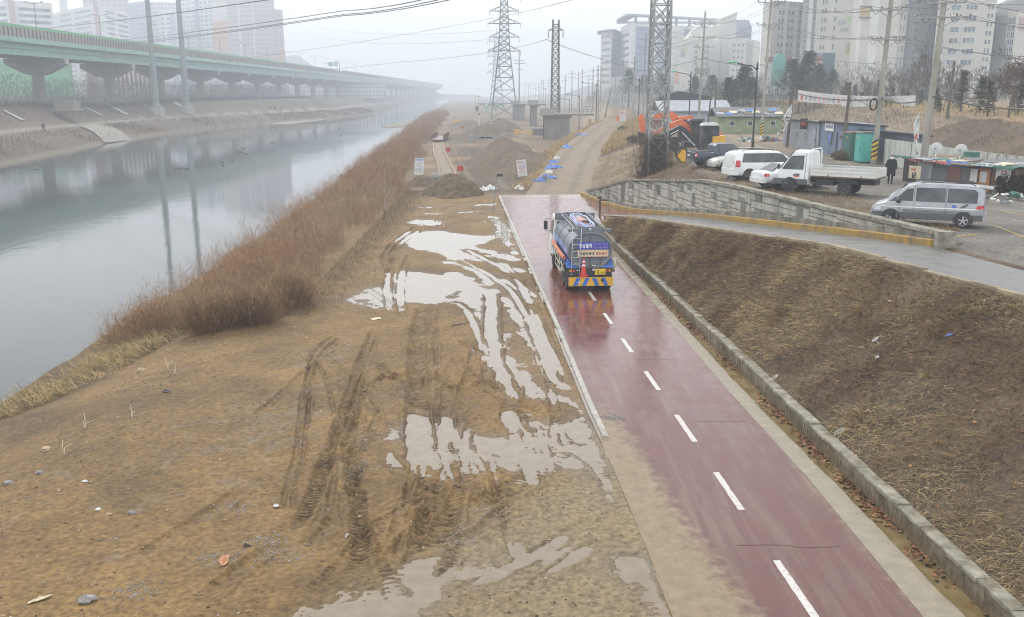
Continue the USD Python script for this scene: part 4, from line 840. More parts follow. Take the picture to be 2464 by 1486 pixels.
def reeds():
 g = np.random.default_rng(13)
 V, Fc, C = [], [], []
 off = 0
 def add(vfc):
  nonlocal off
  V.append(vfc[0]); Fc.append(vfc[1] + off); C.append(vfc[2]); off += len(vfc[0])
 n = 38000
 Y = 36.5 + 420 * g.random(n) ** 2.1
 a, b = lerp(Y, SHORE_R) + .9, lerp(Y, REED_R) + 7 * fb(Y * 0, Y, .13, 4, 70) * np.interp(Y, [38, 60], [.3, 1])
 X = a + (b - a) * g.random(n) ** .85
 k = g.random(n) < np.clip(.8 + 3.4 * fb(X, Y, .3, 4, 71), .06, 1)
 X, Y = X[k], Y[k]; n = len(X); Z = ground_z(X, Y); D = np.hypot(X, Y)
 edge = sm((lerp(Y, REED_R) - X) / 2.2) * sm((X - lerp(Y, SHORE_R)) / 2.0 + .25)
 H = (.75 + 1.25 * g.random(n) ** .7) * (.5 + .55 * edge) * (1 + 1.5 * fb(X, Y, .3, 4, 72)) * np.interp(Y, [36, 46, 60], [.8, 1.0, 1.15])
 red = np.clip(.55 + 3.6 * fb(X, Y, .16, 4, 73), 0, 1)[:, None]
 t = palette(g, n, [(.22, .088, .036), (.16, .072, .038), (.29, .155, .075)], [.4, .35, .25]) * red + palette(g, n, [(.25, .175, .1), (.16, .112, .068), (.34, .255, .15)], [.45, .3, .25]) * (1 - red)
 W = np.maximum(.009, D * .00026)
 add(blades(X, Y, Z, H, W * g.uniform(.6, 1.2, n), g.uniform(0, 6.3, n), 1.2 + g.normal(0, .3, n), t, g, .4))
 m = 3
 for j in range(m):
  q = g.random(n) < np.clip(70 / D, .25, 1) if j else np.ones(n, bool)
  hh = H[q] * g.uniform(.35, .95, q.sum()); k2 = q.sum()
  add(blades(X[q] + g.normal(0, .06, k2), Y[q] + g.normal(0, .06, k2), Z[q] + hh * .95, H[q] * g.uniform(.12, .4, k2), W[q] * g.uniform(.5, 1.3, k2), g.uniform(0, 6.3, k2), g.uniform(.1, 1.2, k2), np.clip(t[q] * g.uniform(.8, 1.45, (k2, 1)), 0, .5), g, .7))
 k = g.random(n) < np.clip(60 / D, .2, 1); m2 = k.sum()
 hd = np.stack([X[k], Y[k], Z[k] + H[k] * g.uniform(.55, 1.02, m2)], 1) + g.normal(0, .12, (m2, 3))
 add(((hd[:, None] + g.normal(0, 1, (m2, 3, 3)) * (np.maximum(.022, D[k] * .0004))[:, None, None]).reshape(-1, 3), np.arange(3 * m2).reshape(-1, 3), np.repeat(palette(g, m2, [(.4, .26, .14), (.3, .17, .09), (.45, .34, .22)], [.4, .4, .2]), 3, 0)))
 put('riverside_reeds', (np.vstack(V), np.vstack(Fc)), 'dry_blades', kind='stuff', attrs={'tint': np.vstack(C)})
 n = 34000
 Y = 28.5 + 17 * g.random(n); X = lerp(Y, SHORE_R) + .5 + g.random(n) ** 1.4 * np.interp(Y, [28, 32, 38, 46], [.8, 3.2, 5.5, 7])
 k = g.random(n) < np.clip(.42 + 5 * fb(X, Y, .5, 3, 75), .02, 1); X, Y = X[k], Y[k]; n = len(X)
 t = palette(g, n, [(.48, .35, .17), STRAW2, (.1, .075, .045), OLIVE], [.5, .27, .16, .07])
 v, f, c = blades(X, Y, ground_z(X, Y), (.3 + .6 * g.random(n) ** 1.3), .012 + .01 * g.random(n), g.normal(3.5, .8, n), np.abs(g.normal(.45, .4, n)), t, g, .9)
 put('matted_straw', (v, f), 'dry_blades', kind='stuff', attrs={'tint': c})
 n = 15000
 Y = 37 + 50 * g.random(n); X = lerp(Y, REED_R) - .5 + np.abs(g.normal(0, 1.1, n)); X, Y = X, Y
 t = palette(g, n, [STRAW2, BROWN, DARK, (.3, .22, .13)], [.35, .3, .15, .2])
 v, f, c = blades(X, Y, ground_z(X, Y), .1 + .4 * g.random(n) ** 2, np.hypot(X, Y) * .00025 + .003, g.uniform(0, 6.3, n), np.abs(g.normal(.5, .45, n)), t, g, .7)
 put('weeds', (v, f), 'dry_blades', kind='stuff', attrs={'tint': c})
 n = 30000
 Y = 120 + 420 * g.random(n) ** 1.4; xl = lerp(Y, SHORE_L)
 u = np.where(g.random(n) < .55, 1.2 + 12 * g.random(n), 19.5 + 11 * g.random(n))
 k = g.random(n) < np.clip(.5 + 3.5 * fb(xl - u, Y, .05, 3, 77), .05, 1); Y, xl, u = Y[k], xl[k], u[k]; n = len(u); X = xl - u
 s = np.clip(.5 + 3 * fb(X, Y, .04, 3, 78), 0, 1)[:, None]
 t = palette(g, n, [(.1, .066, .04), (.14, .1, .06)], [.5, .5]) * s + palette(g, n, [(.07, .052, .034), (.17, .125, .075)], [.6, .4]) * (1 - s)
 v, f, c = blades(X, Y, ground_z(X, Y) - .05, np.where(u < 14, .8, .4) * g.uniform(.5, 1.4, n), np.hypot(X, Y) * .0004, g.uniform(0, 6.3, n), 1.2 + g.normal(0, .3, n), t, g, .5)
 put('far_bank_growth', (v, f), 'dry_blades', kind='stuff', attrs={'tint': c})
reeds()
def leaf_litter():
 g = np.random.default_rng(14)
 prof = np.array([(0, 0), (.32, .2), (.3, .42), (.62, .5), (.42, .62), (.55, .86), (.28, .82), (0, 1.1), (-.28, .82), (-.55, .86), (-.42, .62), (-.62, .5), (-.3, .42), (-.32, .2)])
 def leaves(X, Y, Z, S, cols, lay=.25):
  n = len(X); m = len(prof)
  ang, cur = g.uniform(0, 6.3, n), g.normal(0, .35, n)
  nz = np.stack([g.normal(0, lay, n), g.normal(0, lay, n), np.ones(n)], 1)
  nz /= np.linalg.norm(nz, axis=1, keepdims=True)
  a = np.stack([np.cos(ang), np.sin(ang), np.zeros(n)], 1); a -= nz * (a * nz).sum(1, keepdims=True); a /= np.linalg.norm(a, axis=1, keepdims=True)
  b = np.cross(nz, a)
  P = prof - [0, .5]
  v = (a[:, None] * P[None, :, :1] + b[:, None] * P[None, :, 1:] + nz[:, None] * (cur[:, None, None] * (P[None, :, :1] ** 2 + .4 * P[None, :, 1:] ** 2))) * S[:, None, None] + np.stack([X, Y, Z], 1)[:, None]
  c0 = np.stack([X, Y, Z], 1)
  v = np.concatenate([v, c0[:, None]], 1)
  base = np.arange(n)[:, None, None] * (m + 1)
  f = (base + np.array([(m, i, (i + 1) % m) for i in range(m)])[None]).reshape(-1, 3)
  return v.reshape(-1, 3), f, np.repeat(palette(g, n, cols, [1] * len(cols), .25), m + 1, 0)
 cols = [(.2, .085, .035), (.15, .065, .03), (.26, .13, .06), (.1, .05, .028)]
 n = 3800
 Y = 8.5 + 40 * g.random(n) ** 1.3
 k = g.random(n) < np.clip(.6 + 4.5 * fb(Y * 0, Y, .8, 3, 80), .05, 1); Y = Y[k]; n = len(Y)
 X = lerp(Y, WALL_X) - .02 - np.abs(g.normal(0, .16, n)); Z = -.04 + .035 * g.random(n)
 v, f, c = leaves(X, Y, Z, g.uniform(.055, .12, n), cols, .45)
 put('leaf_litter', (v, f), 'leaf_mat', kind='stuff', attrs={'tint': c})
 n = 620
 Y = 10 + 45 * g.random(n) ** 1.4; a, b = lerp(Y, WALL_X) + .3, lerp(Y, RAMP_L)
 X = a + (b - a) * g.random(n); k = g.random(n) < np.clip(.4 + 4 * fb(X, Y, .5, 3, 81), .05, 1); X, Y = X[k], Y[k]; n = len(X)
 v, f, c = leaves(X, Y, ground_z(X, Y) + .05, g.uniform(.05, .12, n), [(.3, .15, .07), (.36, .2, .1), (.22, .1, .045), (.4, .3, .2)], .4)
 put('leaf_litter', (v, f), 'leaf_mat', kind='stuff', attrs={'tint': c})
 n = 260
 X, Y = g.uniform(-11, 2, n), 12 + 26 * g.random(n) ** 1.3
 v, f, c = leaves(X, Y, ground_z(X, Y) + .015, g.uniform(.03, .075, n), [(.3, .16, .08), (.36, .24, .14), (.2, .1, .05)], .3)
 put('leaf_litter', (v, f), 'leaf_mat', kind='stuff', attrs={'tint': c})
leaf_litter()
def clods():
 g = np.random.default_rng(15)
 ico = trimesh.Trimesh([(1, 0, 0), (-1, 0, 0), (0, 1, 0), (0, -1, 0), (0, 0, 1), (0, 0, -1)], [(0, 2, 4), (2, 1, 4), (1, 3, 4), (3, 0, 4), (2, 0, 5), (1, 2, 5), (3, 1, 5), (0, 3, 5)], process=False)
 n = 30000
 Y = 11.5 + 40 * g.random(n) ** 1.7; X = -15 + 17.5 * g.random(n)
 dens = .1 + .8 * np.clip(4 * fb(X, Y, .35, 3, 82), 0, 1) + 1.3 * sample(R_DARK, X, Y)
 k = (g.random(n) < dens) & (X < lerp(Y, PATH_L) - .2) & (X > lerp(Y, SHORE_R) + 1.0) & (sample(R_POOL, X, Y) < .3)
 X, Y = X[k], Y[k]; n = len(X)
 r = .008 + .022 * g.random(n) ** 3.5 + np.hypot(X, Y) * .0002
 stone = g.random(n) < .3
 t = np.where(stone[:, None], palette(g, n, [(.34, .32, .29), (.22, .2, .18), (.42, .36, .28)], [.4, .4, .2]), palette(g, n, [(.12, .074, .032), (.08, .049, .022), (.17, .105, .045)], [.4, .4, .2]))
 jit = 1 + g.normal(0, .25, (n, 6, 1))
 v = ico.vertices[None] * jit * (r[:, None] * np.stack([np.ones(n), g.uniform(.6, 1.1, n), g.uniform(.4, .75, n)], 1))[:, None, :]
 v = v + np.stack([X, Y, ground_z(X, Y) + r * .25], 1)[:, None]
 f = (np.arange(n)[:, None, None] * 6 + ico.faces[None]).reshape(-1, 3)
 put('clods_and_stones', (v.reshape(-1, 3), f), 'leaf_mat', kind='stuff', attrs={'tint': np.repeat(t, 6, 0)})
clods()
# ------------------------------------------------------------------ trees
def bare_tree(g, H, spread=.45, r0=.09, depth=5, up=.25, twig=.012):
 q = MB()
 def grow(p, d, L, r, k):
  n = 3
  pts = [p]
  for _ in range(n):
   d = d + g.normal(0, .12, 3) + np.array([0, 0, up * .15]); d /= np.linalg.norm(d)
   pts.append(pts[-1] + d * L / n)
  q.tube(pts, np.linspace(r, max(r * .62, twig), n + 1), 5 if k > 2 else 3, cap=False)
  if k == 0: return
  for i in range(g.integers(2, 4)):
   a = g.normal(0, 1, 3); a -= d * (a @ d); a /= np.linalg.norm(a)
   d2 = d * math.cos(spread + g.normal(0, .1)) + a * math.sin(spread + g.normal(0, .12)) + np.array([0, 0, up * .4]); d2 /= np.linalg.norm(d2)
   grow(pts[g.integers(2, n + 1)], d2, L * g.uniform(.6, .8), max(r * .58, twig), k - 1)
 grow(np.array([0, 0, -.2]), np.array([0, 0, 1.]), H * .33, r0, depth)
 return q
def pine(g, H, n=1500, base=.35, wid=.26, size=.35):
 """crown of needle tufts on whorls, as loose faces"""
 t = g.random(n) ** .8
 z = H * (base + (1 - base) * t)
 R = H * wid * (1 - t * .82) * (.65 + .5 * np.sin(t * 37 + g.normal(0, .4)) ** 2)
 a = g.uniform(0, 6.28, n); lob = 1 + .35 * np.sin(a * 3 + t * 9)
 r = R * lob * g.random(n) ** .45
 p = np.stack([r * np.cos(a), r * np.sin(a), z - .18 * r + g.normal(0, .1, n)], 1)
 s = size * g.uniform(.5, 1.2, (n, 1, 1))
 tri = g.normal(0, 1, (n, 3, 3)) * [1, 1, .5]; tri -= tri.mean(1, keepdims=True)
 v = (p[:, None] + tri * s * .6).reshape(-1, 3)
 f = np.arange(3 * n).reshape(-1, 3)
 return v, f
def make_pine(label, H, seed, loc, col=(.07, .082, .06), **k):
 g = np.random.default_rng(seed)
 t = thing('pine_tree', label, 'tree', loc, group='pines in front of the apartments')
 q = MB().tube([(0, 0, -.3), (.05, .03, H * .5), (0, 0, H * .95)], [H * .018 + .03, H * .013 + .02, .02], 6)
 put('trunk', q, 'bark', t, attrs={'tint': np.tile([.09, .07, .055], (len(q.mesh().vertices), 1))})
 v, f = pine(g, H, **k)
 put('crown', (v, f), 'foliage', t, attrs={'tint': np.repeat(np.clip(np.array(col) * (1 + g.normal(0, .35, (len(f), 1))), .01, .2), 3, 0)})
 return t
def make_bare(label, H, seed, loc, col=(.1, .08, .065), group=None, **k):
 t = thing('bare_tree', label, 'tree', loc, group=group)
 q = bare_tree(np.random.default_rng(seed), H, **k)
 put('branches', q, 'bark', t, attrs={'tint': np.tile(col, (len(q.mesh().vertices), 1))})
 return t
g = np.random.default_rng(16)
protos = [make_pine('dark pine with open crown in front of the arched gatehouse', 7.6, 3, (40, 150, gz(40, 150)), n=1500, wid=.4, base=.42),
          make_pine('dark pine on the bank beside the pale apartment gatehouse', 7.0, 4, (44, 152, gz(44, 152)), n=1300, wid=.38, base=.4)]
ORD = 'first second third fourth fifth sixth seventh eighth ninth tenth eleventh twelfth thirteenth fourteenth fifteenth sixteenth'.split()
for i, (px, D, sc) in enumerate([(1738, 158, 1.0), (1752, 165, 1.1), (1775, 160, 1.15), (1792, 168, 1.0), (1885, 165, 1.1), (1906, 160, 1.0), (1922, 168, 1.15), (1948, 170, .9), (1505, 330, 1.6), (1540, 340, 1.5), (1580, 330, 1.4), (1660, 240, 1.2), (1700, 235, 1.1), (1980, 180, .8)]):
 X = (px - CX) / F * D; z = gz(X, D)
 if i < 2:
  UsdGeom.XformCommonAPI(protos[i]).SetTranslate((X, D, z))
 else:
  copy_of(protos[i % 2], ('pine in the dusky row behind the yard, the ' + ORD[i - 2] + ' of those beyond the gatehouse pines'), (X, D, z), rot=float(g.uniform(0, 360)), group='pines in front of the apartments', scale=sc * 1.1)
sh = [make_pine('small dark evergreen on top of the grass bank', 3.6, 7, (46, 90, 7), col=(.105, .115, .085), n=300, base=.12, wid=.3, size=.42), make_pine('small dark evergreen on top of the grass bank', 4.2, 8, (47, 93, 7), col=(.12, .11, .085), n=300, base=.15, wid=.28, size=.42)]
bt = [make_bare('slender leafless tree on top of the grass bank', 5.5, 21, (45, 95, 7), group='leafless trees on the bank', depth=5, r0=.06, twig=.014),
      make_bare('slender leafless tree on top of the grass bank', 7, 22, (45, 100, 7), group='leafless trees on the bank', depth=5, r0=.075, twig=.016, spread=.38)]
for i, s0 in enumerate(sh + bt):
 UsdGeom.XformCommonAPI(s0).SetTranslate((46 + i, 92 + 6 * i, gz(46 + i, 92 + 6 * i)))
 s0.SetCustomDataByKey('group', 'evergreens on the bank' if i < 2 else 'leafless trees on the bank')
for i in range(64):
 Y = g.uniform(62, 215); X = bank_x(Y) + 12.5 + 9 * g.random() ** 1.3 + (Y > 140) * 3
 if not 1700 < CX + F * X / Y < 2560: continue
 z = gz(X, Y) - .1
 if i % 5 < 2:
  copy_of(sh[i % 2], 'small dark evergreen on top of the grass bank', (X, Y, z), rot=float(g.uniform(0, 360)), group='evergreens on the bank', scale=float(g.uniform(.45, .95)))
 else:
  copy_of(bt[i % 2], 'slender leafless tree on top of the grass bank', (X, Y, z), rot=float(g.uniform(0, 360)), group='leafless trees on the bank', scale=float(g.uniform(.7, 1.2)))
for k, (px, D, H) in enumerate([(2440, 96, 6.0), (2410, 100, 5.)]):
 X = (px - CX) / F * D
 t = make_bare('bushy tree with rusty red dead leaves at the far right' if k == 0 else 'smaller rusty leaved tree left of the red one', H, 40 + k, (X, D, gz(X, D)), col=(.12, .07, .05), depth=5, r0=.1)
 gg = np.random.default_rng(60 + k); n = 700
 p = gg.normal(0, 1, (n, 3)); p /= np.linalg.norm(p, axis=1, keepdims=True); p = p * gg.random((n, 1)) ** .4 * [H * .36, H * .36, H * .33] + [0, 0, H * .62]
 v = (p[:, None] + gg.normal(0, .16, (n, 3, 3))).reshape(-1, 3)
 put('dead_leaves', (v, np.arange(3 * n).reshape(-1, 3)), 'foliage', t, attrs={'tint': np.repeat(palette(gg, n, [(.13, .06, .045), (.1, .055, .045)], [1, 1]), 3, 0)})
# ------------------------------------------------------------------ elevated expressway and buildings
mat('girder_green', (.16, .31, .25), (.12, .24, .19), rough=.5, scale=.4, detail=6)
mat('rail_green', (.2, .36, .3), (.15, .28, .23), rough=.5, scale=.6)
mat('barrier_green', (.1, .36, .15), (.07, .28, .12), rough=.5, scale=.5)
mat('barrier_panel', (.27, .235, .2), (.2, .175, .15), rough=.7, scale=.6)
mat('dark_post', (.06, .055, .05), (.04, .038, .035), rough=.6, scale=2)
mat('pier_concrete', (.24, .225, .2), (.15, .14, .125), rough=.9, scale=.6, detail=8, stretch=(1, 1, .35))
mat('deck_concrete', (.2, .19, .175), (.14, .13, .12), rough=.9, scale=.5)
def viaduct():
 V = thing('elevated_expressway', 'long green girder expressway on hammerhead piers along the far river bank', 'viaduct')
 xv, w = -126.0, 19.0
 Y0, dY = 270.0, 46.0
 for i, (a, b) in enumerate([(60, 222), (222, 360), (360, 498), (498, 700), (700, 1000), (1000, 1720)]):
  put('girder', MB().box(xv - 5, xv - .9, a, b - .3, 18.9, 22.3).box(xv - w + 1, xv - w + 5, a, b - .3, 18.9, 22.3), 'girder_green', V)
  put('deck', MB().box(xv - w, xv, a, b - .06, 22.35, 22.8), 'deck_concrete', V)
  put('edge_beam', MB().box(xv - .02, xv + .35, a, b - .1, 21.9, 23.15), 'rail_green', V)
  put('kerb_flange', MB().box(xv - .88, xv - .55, a, b - .3, 18.75, 18.95).box(xv - .88, xv - .6, a, b - .3, 20.4, 20.55), 'rail_green', V)
 n = 0
 for y in np.arange(120, 700, 4.0):
  if y < 690:
   put('barrier_panel', MB().box(xv + .05, xv + .15, y + .1, y + 3.9, 23.2, 25.5), 'barrier_panel', V)
   put('barrier_top', MB().box(xv + .04, xv + .16, y + .02, y + 3.98, 25.53, 26.25), 'barrier_green', V)
 posts = MB()
 for y in np.arange(120, 900, 2.0):
  posts.box(xv + .16, xv + .34, y - .09, y + .09, 23.1, 25.6)
 put('barrier_post', posts, 'dark_post', V, kind='stuff')
 put('far_barrier', MB().box(xv + .05, xv + .15, 700, 1720, 23.2, 26.2), 'barrier_panel', V)
 put('inner_barrier', MB().box(xv - w, xv - w + .2, 60, 1720, 23., 26.9), 'barrier_green', V)
 for k in range(-4, 31):
  y = Y0 + k * dY
  if k in (0,): y -= 1
  xc = xv - 9.2
  gzv = gz(xv - 6, y)
  cap = MB().prism([(xc - 8.6, 18.7), (xc + 8.6, 18.7), (xc + 8.6, 17.3), (xc + 3.2, 14.6), (xc + 1.3, 14.2), (xc - 1.3, 14.2), (xc - 3.2, 14.6), (xc - 8.6, 17.3)], 1, y - 1.5, y + 1.5)
  c = MB().cyl((xc, y, gzv - 2), (xc, y, 14.4), 1.65, sides=18 if k < 5 else 10)
  p = put('pier', c, 'pier_concrete', V, )
  put('pier_cap', cap, 'pier_concrete', p)
  put('bearing_block', MB().box(xv - 1.8, xv - .3, y - 1.2, y + 1.2, 18.0, 18.85) if False else MB().box(xc + 7.2, xc + 8.75, y - .8, y + .8, 17.2, 18.95), 'kerb_concrete', p)
 for k, y in enumerate(np.arange(230, 1000, 42.0)):
  q = MB().tube([(xv - w / 2, y, 22.8), (xv - w / 2, y, 34)], [.12, .07], 5).tube([(xv - w / 2 - 2.4, y, 34.4), (xv - w / 2, y, 33.9), (xv - w / 2 + 2.4, y, 34.4)], .05, 4).box(xv - w / 2 + 1.9, xv - w / 2 + 2.7, y - .15, y + .15, 34.3, 34.5).box(xv - w / 2 - 2.7, xv - w / 2 - 1.9, y - .15, y + .15, 34.3, 34.5)
  put('twin_lamp_post', q, 'dark_post', V)
 y = 690
 g_ = put('sign_gantry', MB().tube([(xv + .2, y, 22.8), (xv + .2, y, 31.5)], .2, 6).tube([(xv - 12, y, 30.8), (xv + .2, y, 30.8)], .15, 6), 'dark_post', V)
 put('sign_panel', MB().box(xv - 8, xv - 4.6, y - .3, y - .1, 28.7, 31.8), 'rail_green', g_)
 put('sign_panel', MB().box(xv - 4.1, xv - 1.0, y - .3, y - .1, 29.0, 32.2), 'rail_green', g_)
viaduct()
mat('steel_pole', (.2, .235, .225), (.15, .18, .17), rough=.45, metal=.3, scale=1.5)
mat('plinth', (.36, .35, .32), (.24, .23, .21), rough=.9, scale=1.)
for i, (px, py, lab) in enumerate([(378, 278, 'left tall grey-green steel pole on a wide concrete drum by the river'), (450, 272, 'right tall grey-green steel pole with a top fitting on a drum base')]):
 p = on_ground(px, py, 180, 420)
 t = thing('steel_pole', lab, 'pole', p, group='tall poles on the far bank')
 k = p[1] / 278.
 put('drum_base', MB().lathe([(0, 2.4), (2.3, 2.4), (2.45, 2.2), (2.5, -1), (0, -1)][::-1], sides=20), 'plinth', t)
 put('shaft', MB().tube([(0, 0, 2.2), (-.5 * 0, 0, 56)], [.95 * k, .55 * k], 14), 'steel_pole', t)
 put('collar', MB().lathe([(1.5, 2.4), (1.5, 2.9), (1.0, 3.6), (.9, 3.6)], sides=14), 'steel_pole', t)
 for z in (14, 26, 37, 48):
  put('joint_ring', MB().lathe([(1.0 - z * .007, z), (1.06 - z * .007, z + .05), (1.06 - z * .007, z + .45), (1.0 - z * .007, z + .5)], sides=14), 'steel_pole', t)
# ---------------------------------------------------------------- apartment slabs
mat('render_cream', (.5, .48, .43), (.44, .42, .375), rough=.85, scale=.12, detail=4)
mat('render_white', (.58, .575, .55), (.5, .495, .475), rough=.85, scale=.15)
mat('render_grey', (.3, .3, .31), (.255, .255, .265), rough=.85, scale=.15)
mat('render_bluegrey', (.2, .215, .26), (.165, .18, .22), rough=.8, scale=.15)
mat('render_pink', (.42, .3, .29), (.36, .26, .25), rough=.85, scale=.1)
mat('render_orange', (.5, .2, .1), (.45, .18, .09), rough=.85, scale=.1)
mat('render_blue', (.22, .27, .36), (.18, .23, .31), rough=.7, scale=.1)
mat('brick_red', (.2, .1, .085), (.16, .08, .07), rough=.9, scale=.3)
mat('pvc_frame', (.62, .62, .6), rough=.5)
mat('roof_dark', (.14, .15, .17), rough=.7)
mat('ochre_panel', (.42, .32, .16), rough=.7)
usdkit.material(stage, '/World/Looks/window_glass', {'g': ('geometry', {}), 'n': ('noise_texture', {'scale': .25, 'detail': 2.}), 'r': ('rgb_ramp', {'ramp': [(.4, (.045, .06, .075)), (.6, (.16, .19, .21))]}),
 'p': ('principled_bsdf', {'roughness': .12, 'specular_ior_level': .6})}, [('g.position', 'n.vector'), ('n.fac', 'r.fac'), ('r.color', 'p.base_color')], surface='p.BSDF')
MATS['window_glass'] = UsdShade.Material.Get(stage, '/World/Looks/window_glass')
usdkit.material(stage, '/World/Looks/curtain_wall', {'g': ('geometry', {}), 'n': ('noise_texture', {'scale': .06, 'detail': 3.}), 'r': ('rgb_ramp', {'ramp': [(.4, (.07, .11, .19)), (.6, (.13, .18, .28))]}),
 'p': ('principled_bsdf', {'roughness': .18})}, [('g.position', 'n.vector'), ('n.fac', 'r.fac'), ('r.color', 'p.base_color')], surface='p.BSDF')
MATS['curtain_wall'] = UsdShade.Material.Get(stage, '/World/Looks/curtain_wall')
class Block:
 """a building whose front walls run through the plan points (px at distance D), left to right"""
 def __init__(s, label, pts, top, base=5.0, back=22., walls='render_cream', cat='apartment block', name='apartment_block', group=None):
  s.P = [np.array([(px - CX) / F * (D * _c + (CAMH - 12) * 0), D]) for px, D in pts]
  s.top, s.base = top, base
  s.t = thing(name, label, cat, (0, 0, 0), group=group)
  a, b = s.P[0], s.P[-1]
  da, db = a / np.linalg.norm(a), b / np.linalg.norm(b)
  ring = s.P + [b + db * back, a + da * back]
  pol = Polygon(ring).buffer(0)
  put('wall', MB().prism(pol, 2, base, top), walls, s.t)
  s.pol = pol
 def seg(s, i):
  a, b = s.P[i], s.P[i + 1]
  d = b - a; L = np.linalg.norm(d); d = d / L
  return a, d, np.array([d[1], -d[0]]), L
 def quad(s, i, u0, u1, z0, z1, out, thick=.1):
  a, d, n, L = s.seg(i)
  p0, p1 = a + d * u0, a + d * u1
  v = []
  for o in (out - thick, out):
   v += [(*(p0 + n * o), z0), (*(p1 + n * o), z0), (*(p1 + n * o), z1), (*(p0 + n * o), z1)]
  return MB().add(v, [(4, 5, 6, 7), (0, 1, 5, 4), (1, 2, 6, 5), (2, 3, 7, 6), (3, 0, 4, 7)])
 def panel(s, name, i, f0, f1, z0, z1, m, out=.06, kind=None):
  L = s.seg(i)[3]
  return put(name, s.quad(i, f0 * L, f1 * L, z0, z1, out, out + .05), m, s.t, kind=kind)
 def windows(s, i, cols, z0, floor, h, n, joined=False, frame=True, glassm='window_glass', zmax=None, mull=1):
  """cols: (start, end) as fractions of the wall"""
  L = s.seg(i)[3]; J = MB(); K = MB()
  for k in range(n):
   z = z0 + k * floor
   if z + h > (zmax or s.top - .5): break
   for f0, f1 in cols:
    u0, u1 = f0 * L, f1 * L
    gl = s.quad(i, u0, u1, z, z + h, .03, .05)
    if joined:
     for v, f in zip(gl.v, gl.f): J.add(v, f)
     continue
    fr = MB(); e = .09
    bars = [(u0 - e, u1 + e, z - e, z), (u0 - e, u1 + e, z + h, z + h + e), (u0 - e, u0, z, z + h), (u1, u1 + e, z, z + h)]
    bars += [(u0 + (u1 - u0) * (q + 1) / (mull + 1) - .05, u0 + (u1 - u0) * (q + 1) / (mull + 1) + .05, z, z + h) for q in range(mull)]
    for b in bars:
     qd = s.quad(i, *b, .09, .12)
     fr.add(qd.v[0], qd.f[0])
    w = put('window', fr, 'pvc_frame', s.t)
    put('pane', gl, glassm, w)
  if joined and J.v:
   put('windows', J, glassm, s.t, kind='stuff')
def pxz(py, D):
 """height seen at row py at distance D"""
 return float(at_y(CX, py, D)[2])
o = Block('far blue glass office block with a thin flat roof, leftmost of the right bank', [(1443, 640), (1468, 625), (1491, 660)], pxz(78, 640), walls='render_white', name='office_block', cat='office block')
o.panel('glass_front', 1, .08, .95, 14, o.top - 4, 'curtain_wall')
o.windows(0, [(.1, .9)], 16, 4.2, 1.6, 12, joined=True)
put('roof_slab', MB().prism(o.pol.buffer(2.5), 2, o.top, o.top + .7), 'roof_dark', o.t)
o = Block('wide blue glass office tower under an open roof frame', [(1490, 640), (1512, 600), (1720, 640)], pxz(56, 600), walls='render_white', name='office_block', cat='office block')
for a, b in ((.06, .22), (.3, .46), (.6, .78), (.84, .98)):
 o.panel('glass_front', 1, a, b, 14, o.top - 2, 'curtain_wall')
for k in range(11):
 o.panel('floor_band', 1, .03, .99, 15 + k * (o.top - 20) / 10, 15.5 + k * (o.top - 20) / 10, 'render_grey', out=.16)
o.windows(0, [(.1, .9)], 16, 4.2, 1.6, 12, joined=True)
put('roof_frame', MB().prism(o.pol.buffer(3).difference(o.pol.buffer(-4)), 2, o.top + 4.2, o.top + 5.4), 'render_grey', o.t)
for f in np.linspace(.05, .95, 7):
 o.panel('roof_post', 1, f, f + .02, o.top, o.top + 4.25, 'render_grey', out=-.8)
put('podium', MB().prism(Polygon([(o.P[0][0] - 8, 585), (o.P[2][0] - 30, 585), (o.P[2][0] - 30, 660), (o.P[0][0] - 8, 660)]), 2, 5, pxz(185, 590)), 'render_grey', o.t)
b = Block('blue-roofed block rising behind the cream slabs', [(1728, 560), (1800, 560)], pxz(66, 560), walls='render_bluegrey')
b.windows(0, [(.1, .3), (.4, .6), (.7, .9)], 10, 3, 1.4, 20, joined=True)
put('roof_slab', MB().prism([(b.P[0][0], pxz(66, 560)), (b.P[1][0], pxz(66, 560)), (b.P[1][0] - 2, pxz(49, 560)), (b.P[0][0] + 5, pxz(49, 560))], 1, 560, 575), 'render_blue', b.t)
b = Block('cream apartment slab with a blank sloping gable and a green mark', [(1620, 480), (1660, 462), (1727, 480), (1757, 500)], pxz(96, 470))
b.windows(1, [(.1, .2), (.36, .46), (.5, .6)], 9, 2.8, 1.5, 40, joined=False, mull=0)
put('stair_tower', MB().prism([(b.P[2][0], 5), (b.P[3][0] - 3, 5), (b.P[3][0] - 3, pxz(29, 480)), (b.P[2][0], pxz(45, 480))], 1, 481.5, 500), 'render_cream', b.t)
put('attic', MB().prism([(b.P[1][0] + .1, b.top), (b.P[2][0] - .1, b.top), (b.P[2][0] - .1, pxz(62, 470)), (b.P[1][0] + 6, pxz(60, 470))], 1, 480.5, 495), 'render_cream', b.t)
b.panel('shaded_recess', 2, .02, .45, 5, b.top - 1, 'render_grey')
for z in (130, 145):
 b.panel('ochre_panel', 0, .05, .3, pxz(z + 55, 470), pxz(z + 42, 470), 'render_orange')
tm = meshkit.text_mesh('LH', 2.2, .1)
def on_wall(B, i, f, z, tmh, m, name='lettering', out=.1):
 a, d, n, L = B.seg(i)
 v = tmh.vertices
 w = np.stack([a[0] + d[0] * (f * L + v[:, 0]) + n[0] * (out + v[:, 2]), a[1] + d[1] * (f * L + v[:, 0]) + n[1] * (out + v[:, 2]), z + v[:, 1]], 1)
 return put(name, (w, tmh.faces), m, B.t)
mat('grey_letter', (.25, .27, .29), rough=.6)
mat('lime', (.3, .55, .12), rough=.6)
on_wall(b, 0, .38, pxz(128, 470), tm, 'grey_letter')
